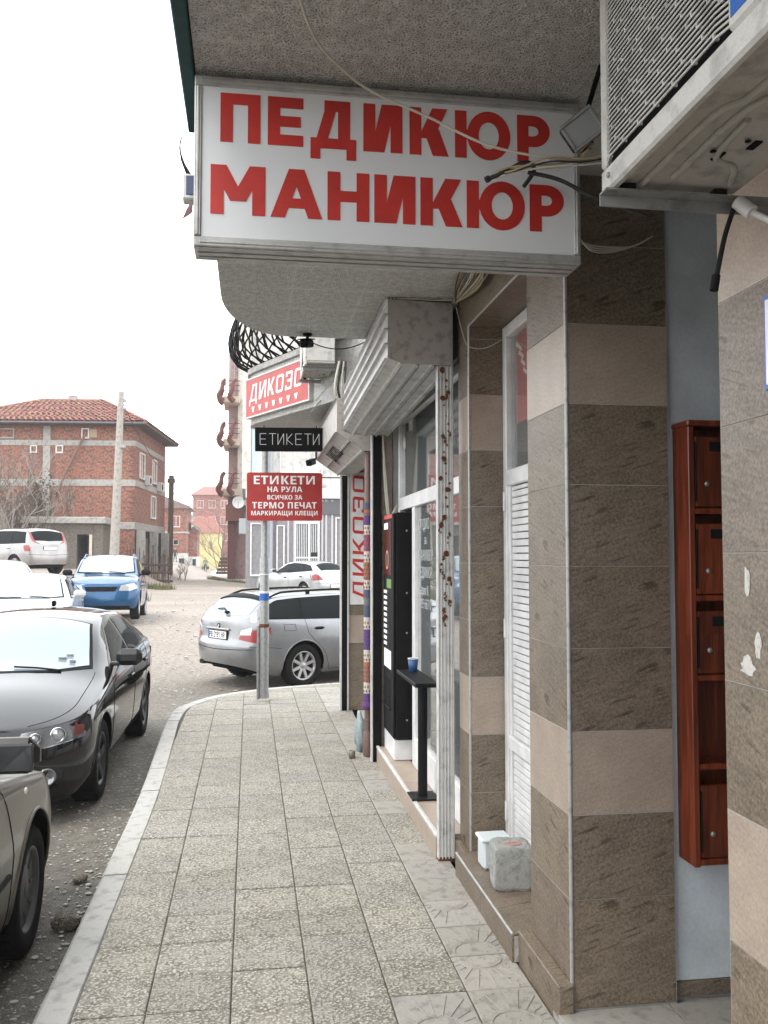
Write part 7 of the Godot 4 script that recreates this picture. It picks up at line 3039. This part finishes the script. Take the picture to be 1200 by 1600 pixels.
	for x in [1.45, 2.05, 2.35, 3.75, 3.95, 4.25]:
		m = MB.new()
		m.bx(x, x + 0.10, 0.1, 4.5, 0.0, 0.05, 0.008)
		put("cladding_batten", m, mat(0.42, 0.41, 0.43, 0.5) if x > 2 else mat(0.14, 0.125, 0.14, 0.5), B)
	# barred door
	m = MB.new()
	m.bx(2.45, 3.62, 0.5, 3.35, 0.0, 0.01)
	var dk := put("door", m, M.far_pane, B)
	m = MB.new()
	m.bx(2.42, 3.66, 3.28, 3.42, 0.01, 0.12)
	m.bx(2.42, 2.50, 0.3, 3.28, 0.01, 0.12)
	m.bx(3.58, 3.66, 0.3, 3.28, 0.01, 0.12)
	m.bx(3.10, 3.20, 0.3, 3.28, 0.01, 0.12)
	m.bx(2.5, 3.58, 1.55, 1.62, 0.02, 0.10)
	put("frame", m, M.white_pvc, dk)
	for k in 12:
		if k == 7:
			continue
		m = MB.new()
		var x := 2.56 + k * 0.088
		m.bx(x, x + 0.03, 0.3, 3.28, 0.05, 0.08)
		put("bar", m, M.white_pvc, dk)
	m = MB.new()
	m.bx(3.25, 3.55, 1.64, 1.85, 0.09, 0.11)
	put("letter_box", m, M.dark, dk)
	m = MB.new()
	m.bx(3.30, 3.65, 5.25, 5.75, -0.149, 0.15, 0.02)
	put("air_conditioner", m, M.ac_white, B)
	# ---- poles
	var P := thing("utility_pole", "tall pale concrete utility pole leaning in front of the brick house", "pole", V(-6.30, 0.5, -43.4))
	m = MB.new()
	m.tube([V(0, 0, 0), V(0.30, 8.85, 0.4)], 0.24, 12, 0.135)
	put("shaft", m, mat(0.40, 0.37, 0.335, 0.9, 0, T.dirt, 0.8), P)
	m = MB.new()
	for y in [8.0, 8.4, 6.2]:
		m.bx(0.28, 0.52, y, y + 0.12, 0.2, 0.45, 0.02)
	put("insulator", m, M.galv, P)
	P = thing("utility_pole", "weathered dark wooden pole farther along beside the lane", "pole", V(-5.28, 0.0, -61.4))
	m = MB.new()
	m.tube([V(0, -0.3, 0), V(0.06, 7.05, 0)], 0.21, 10, 0.17)
	put("shaft", m, M.old_wood, P)
	m = MB.new()
	m.box(V(0.05, 6.7, 0.12), V(0.5, 0.3, 0.2), 0.02)
	put("terminal_box", m, M.old_wood, P)


# =====================================================================  plants and people
func branch(m: MB, p: Vector3, d: Vector3, len: float, r: float, depth: int, rg: RandomNumberGenerator) -> void:
	var pts := [p]
	var q := p
	var dd := d
	for k in 4:
		dd = (dd + V(rg.randf_range(-0.3, 0.3), rg.randf_range(-0.12, 0.28), rg.randf_range(-0.3, 0.3))).normalized()
		q = q + dd * len * 0.25
		pts.append(q)
	m.tube(pts, r, 4 if depth > 1 else 3, r * 0.55, false)
	if depth <= 0:
		return
	for k in rg.randi_range(3, 4):
		var t: Vector3 = pts[rg.randi_range(1, 4)]
		branch(m, t, (dd + V(rg.randf_range(-0.9, 0.9), rg.randf_range(-0.3, 0.7), rg.randf_range(-0.9, 0.9))).normalized(), len * rg.randf_range(0.5, 0.75), r * 0.55, depth - 1, rg)


func shrub(label: String, at: Vector3, hgt: float, sd: int, stems: int, depth: int, r0 := 0.05) -> void:
	var rg := RandomNumberGenerator.new()
	rg.seed = sd
	var s := thing("bare_shrub", label, "shrub", at, 0.0, "bare winter shrubs")
	for k in stems:
		var m := MB.new()
		branch(m, V(rg.randf_range(-0.6, 0.6), 0, rg.randf_range(-0.3, 0.3)), V(rg.randf_range(-0.5, 0.5), 1, rg.randf_range(-0.2, 0.4)).normalized(), hgt * 0.55, r0, depth, rg)
		put("stem", m, M.twig if k % 3 else mat(0.30, 0.27, 0.24, 0.9), s)


func leaves(parent: Node, c: Vector3, s: Vector3, count: int, size: float, ca: Color, cb: Color, sd: int) -> void:
	var q := MB.new()
	q.quad(V(-0.5, 0, 0), V(0, -0.3, 0.1), V(0.5, 0, 0), V(0, 0.3, 0.1))
	var mm := MultiMesh.new()
	mm.transform_format = MultiMesh.TRANSFORM_3D
	mm.use_colors = true
	mm.mesh = q.mesh()
	mm.instance_count = count
	var r := RandomNumberGenerator.new()
	r.seed = sd
	for i in count:
		var d := V(r.randfn(), r.randfn(), r.randfn()).normalized() * pow(r.randf(), 0.4)
		var bs := Basis(V(r.randfn(), r.randfn(), r.randfn()).normalized(), r.randf() * TAU).scaled(Vector3.ONE * size * r.randf_range(0.6, 1.4))
		mm.set_instance_transform(i, Transform3D(bs, c + d * s * (0.8 + 0.3 * sin(d.x * 7.0 + d.y * 5.0))))
		mm.set_instance_color(i, ca.lerp(cb, r.randf()))
	var o := MultiMeshInstance3D.new()
	o.name = "foliage"
	o.multimesh = mm
	o.material_override = M.tint
	parent.add_child(o, true)
	o.set_meta("kind", "stuff")


func build_plants_people() -> void:
	shrub("large tangle of bare branches at the left edge before the brick house", V(-12.6, 0.9, -45.5), 5.6, 4, 8, 4)
	shrub("pale bare sapling with spreading branches left of the ruined shed", V(-10.9, 1.0, -45.2), 5.4, 8, 4, 3, 0.06)
	shrub("low thicket of thin twigs against the ruined shed wall", V(-10.2, 1.2, -46.0), 3.6, 15, 7, 3, 0.03)
	shrub("thin bare twigs standing above the shed roof", V(-9.6, 3.5, -48.0), 2.6, 21, 5, 2, 0.03)
	shrub("bare brambles at the foot of the wooden lane pole", V(-4.6, 0.0, -60.6), 1.8, 25, 4, 3, 0.025)
	shrub("leafless tree reaching over the pale plank stack at the lane end", V(-2.3, -0.2, -79.5), 6.0, 31, 3, 4, 0.06)
	var iv := thing("ivy_plant", "dark ivy climbing the brick house beside its concrete column", "plant", V(-11.4, 3.4, -50.85))
	var m := MB.new()
	for k in 5:
		m.tube(bez([V(-0.6 + 0.3 * k, -1.5, 0.05), V(-0.3 + 0.15 * k, 0.8, 0.1), V(-0.5 + 0.28 * k, 2.4, 0.1)], 6), 0.04, 5, 0.015)
	put("stem", m, M.twig, iv)
	leaves(iv, V(0, 0.7, 0.15), V(1.1, 2.5, 0.25), 2600, 0.14, Color(0.055, 0.05, 0.03), Color(0.12, 0.095, 0.065), 3)
	iv = thing("ivy_plant", "dark dry creeper covering the garden wall at the far left", "plant", V(-13.4, 3.4, -47.2))
	m = MB.new()
	m.tube(bez([V(0, -1.5, 0), V(0.3, 0, 0.1), V(-0.2, 1.6, 0.1)], 6), 0.06, 5)
	put("stem", m, M.twig, iv)
	leaves(iv, V(0, 0.6, 0.1), V(1.9, 1.9, 0.5), 4200, 0.15, Color(0.07, 0.055, 0.04), Color(0.16, 0.125, 0.09), 4)
	var w := thing("weed_clump", "leafy green and yellow weeds growing behind the silver off-roader", "plant", V(-5.1, 0.9, -33.6))
	m = MB.new()
	for k in 9:
		m.tube([V(0.1 * k - 0.4, -0.6, 0), V(0.13 * k - 0.5, 0.6, 0.1)], 0.012, 4, 0.006)
	put("stem", m, M.twig, w)
	leaves(w, V(0, 0.15, 0), V(1.0, 0.7, 0.6), 1500, 0.13, Color(0.10, 0.13, 0.04), Color(0.30, 0.28, 0.12), 6)
	# stick fence by the lane
	var f := thing("stick_fence", "ragged fence of upright sticks and boards beside the lane", "fence", V(-6.4, 0.0, -50.2))
	var r := RandomNumberGenerator.new()
	r.seed = 9
	for k in 46:
		m = MB.new()
		var x := 0.05 * k + r.randf_range(-0.02, 0.02)
		var b := V(x * 0.95, -0.2, 0.6 - 0.12 * k * 0.1)
		m.tube([b, b + V(r.randf_range(-0.12, 0.12), r.randf_range(1.6, 2.5), r.randf_range(-0.05, 0.05))], r.randf_range(0.015, 0.03), 5, 0.012)
		put("stick", m, M.old_wood if k % 2 else M.brown_wood, f)
	for y in [0.35, 0.75, 1.2]:
		m = MB.new()
		m.box(V(1.1, y, 0.35), V(2.4, 0.12, 0.05), 0.01, Basis(Vector3.BACK, r.randf_range(-0.04, 0.04)))
		put("rail", m, M.brown_wood, f)
	person("person", "distant walker in a grey jacket carrying a bag in each hand down the lane", V(-5.15, gh(-5.1, -108.0), -108.0), 1.70, Color(0.16, 0.19, 0.19), Color(0.035, 0.035, 0.04), 0.0, true)
	person("person", "distant figure in dark clothes standing by the white base of the brick house", V(-8.55, gh(-8.5, -106.5) + 0.0, -106.5), 1.66, Color(0.03, 0.03, 0.034), Color(0.028, 0.028, 0.03), 0.5, false)


func person(called: String, label: String, at: Vector3, H: float, coat: Color, trousers: Color, yaw: float, bags: bool) -> void:
	var k := H / 1.75
	var skin := Color(0.42, 0.26, 0.19)
	var hair := Color(0.035, 0.028, 0.022)
	var B := []      # joint, joint, radius, radius, colour
	var L := func(a: Vector3, b: Vector3, ra: float, rb: float, c: Color):
		B.append([a * k, b * k, ra * k, rb * k, c])
	for s in [-1.0, 1.0]:
		var hip := V(s * 0.09, 0.92, 0)
		var knee := V(s * 0.11, 0.50, 0.05 * s + 0.02)
		var ank := V(s * 0.12, 0.09, 0.12 * s)
		L.call(hip, knee, 0.095, 0.062, trousers)
		L.call(knee, ank, 0.062, 0.045, trousers)
		L.call(ank + V(0, -0.03, 0.0), ank + V(0.01 * s, -0.045, 0.15), 0.045, 0.038, Color(0.02, 0.02, 0.02))
		var sh := V(s * 0.19, 1.42, 0)
		var el := V(s * 0.27, 1.14, -0.02)
		var wr := V(s * 0.29, 0.88, 0.04)
		L.call(V(s * 0.06, 1.46, 0), sh, 0.08, 0.07, coat)
		L.call(sh, el, 0.066, 0.052, coat)
		L.call(el, wr, 0.052, 0.040, coat)
		L.call(wr, wr + V(0, -0.06, 0.01), 0.030, 0.034, skin)
		for i in 4:
			var o := wr + V(0.0, -0.06, -0.022 + i * 0.017)
			L.call(o, o + V(-s * 0.006, -0.055 + 0.004 * absf(i - 1.5), 0.004), 0.010, 0.009, skin)
			L.call(o + V(-s * 0.006, -0.055, 0.004), o + V(-s * 0.028, -0.075, 0.004), 0.009, 0.008, skin)
		L.call(wr + V(0, -0.03, 0.025), wr + V(-s * 0.015, -0.075, 0.045), 0.011, 0.009, skin)
	L.call(V(0, 0.95, 0), V(0, 1.18, 0), 0.15, 0.135, coat)
	L.call(V(0, 1.18, 0), V(0, 1.40, 0), 0.14, 0.15, coat)
	L.call(V(0, 1.44, 0), V(0, 1.55, 0.01), 0.06, 0.055, skin)
	L.call(V(0, 1.60, 0.02), V(0, 1.67, 0.0), 0.088, 0.085, skin)
	L.call(V(0, 1.66, -0.03), V(0, 1.68, 0.0), 0.088, 0.085, hair)
	L.call(V(0, 1.605, 0.10), V(0, 1.63, 0.10), 0.016, 0.012, skin)
	var P := thing(called, label, "person", at, yaw)
	var m := nets(B, 0.034 * k)
	put("body", m, M.tint, P)
	if bags:
		for s in [-1.0, 1.0]:
			m = MB.new()
			lump(m, V(s * 0.31, 0.52, 0.04) * k, V(0.15, 0.22, 0.11), 3, 0.5)
			m.tube([V(s * 0.30, 0.70, 0.0) * k, V(s * 0.285, 0.79, 0.04) * k, V(s * 0.30, 0.70, 0.09) * k], 0.012, 5)
			var b := one("carrier_bag", m, mat(0.05, 0.05, 0.05, 0.5) if s > 0 else mat(0.10, 0.10, 0.09, 0.5), "dark carrier bag in the walker's hand on the right" if s > 0 else "grey carrier bag in the walker's hand on the left", "bag")
			b.position = at


func nets(B: Array, cell: float) -> MB:
	var lo := V(9, 9, 9)
	var hi := V(-9, -9, -9)
	for b in B:
		for i in 2:
			lo = lo.min(b[i] - Vector3.ONE * (b[2 + i] + cell * 2))
			hi = hi.max(b[i] + Vector3.ONE * (b[2 + i] + cell * 2))
	var nx := int((hi.x - lo.x) / cell) + 2
	var ny := int((hi.y - lo.y) / cell) + 2
	var nz := int((hi.z - lo.z) / cell) + 2
	var F := PackedFloat32Array()
	F.resize(nx * ny * nz)
	F.fill(1.0)
	for b in B:
		var a: Vector3 = b[0]
		var d: Vector3 = b[1] - a
		var dd := maxf(d.length_squared(), 1e-8)
		var rm := maxf(b[2], b[3]) + cell * 3.0
		var l0: Vector3 = ((a.min(b[1]) - Vector3.ONE * rm - lo) / cell).floor().max(Vector3.ZERO)
		var l1: Vector3 = ((a.max(b[1]) + Vector3.ONE * rm - lo) / cell).ceil().min(V(nx - 1, ny - 1, nz - 1))
		for z in range(int(l0.z), int(l1.z) + 1):
			for y in range(int(l0.y), int(l1.y) + 1):
				for x in range(int(l0.x), int(l1.x) + 1):
					var p := lo + V(x, y, z) * cell
					var t := clampf((p - a).dot(d) / dd, 0.0, 1.0)
					var v := (p - a - d * t).length() - lerpf(b[2], b[3], t)
					var i := (z * ny + y) * nx + x
					var w := F[i]
					var kk := 0.03
					var hh := maxf(kk - absf(v - w), 0.0) / kk
					F[i] = minf(v, w) - hh * hh * kk * 0.25
	var m := MB.new()
	m.sm(true, 1)
	var vid := {}
	for z in nz - 1:
		for y in ny - 1:
			for x in nx - 1:
				var n := 0
				var s := Vector3.ZERO
				var c := []
				for q in 8:
					c.append(F[((z + (q >> 2)) * ny + y + ((q >> 1) & 1)) * nx + x + (q & 1)])
				for e in [[0, 1], [2, 3], [4, 5], [6, 7], [0, 2], [1, 3], [4, 6], [5, 7], [0, 4], [1, 5], [2, 6], [3, 7]]:
					var a: float = c[e[0]]
					var b: float = c[e[1]]
					if (a < 0) != (b < 0):
						var t := a / (a - b)
						var pa := V(e[0] & 1, (e[0] >> 1) & 1, e[0] >> 2)
						var pb := V(e[1] & 1, (e[1] >> 1) & 1, e[1] >> 2)
						s += pa.lerp(pb, t)
						n += 1
				if n:
					vid[Vector3i(x, y, z)] = lo + (V(x, y, z) + s / n) * cell
	var shade := func(p: Vector3) -> Color:
		var best := 9.0
		var col := Color.GRAY
		for b in B:
			var d: Vector3 = b[1] - b[0]
			var t := clampf((p - b[0]).dot(d) / maxf(d.length_squared(), 1e-8), 0.0, 1.0)
			var v: float = absf((p - b[0] - d * t).length() - lerpf(b[2], b[3], t))
			if v < best:
				best = v
				col = b[4]
		return col
	for z in range(1, nz - 1):
		for y in range(1, ny - 1):
			for x in range(1, nx - 1):
				var i := (z * ny + y) * nx + x
				var a := F[i]
				for ax in 3:
					var j: int = i + [1, nx, nx * ny][ax]
					if j >= F.size():
						continue
					var b := F[j]
					if (a < 0) == (b < 0):
						continue
					var u := Vector3i.ZERO
					var v := Vector3i.ZERO
					u[(ax + 1) % 3] = 1
					v[(ax + 2) % 3] = 1
					var o := Vector3i(x, y, z)
					var q := [o - u - v, o - v, o, o - u]
					var ok := true
					for t in q:
						ok = ok and vid.has(t)
					if not ok:
						continue
					if a >= 0:
						q.reverse()
					for t in [[0, 2, 1], [0, 3, 2]]:
						for g in t:
							var p: Vector3 = vid[q[g]]
							m.st.set_color(shade.call(p))
							m.st.add_vertex(p)
	return m
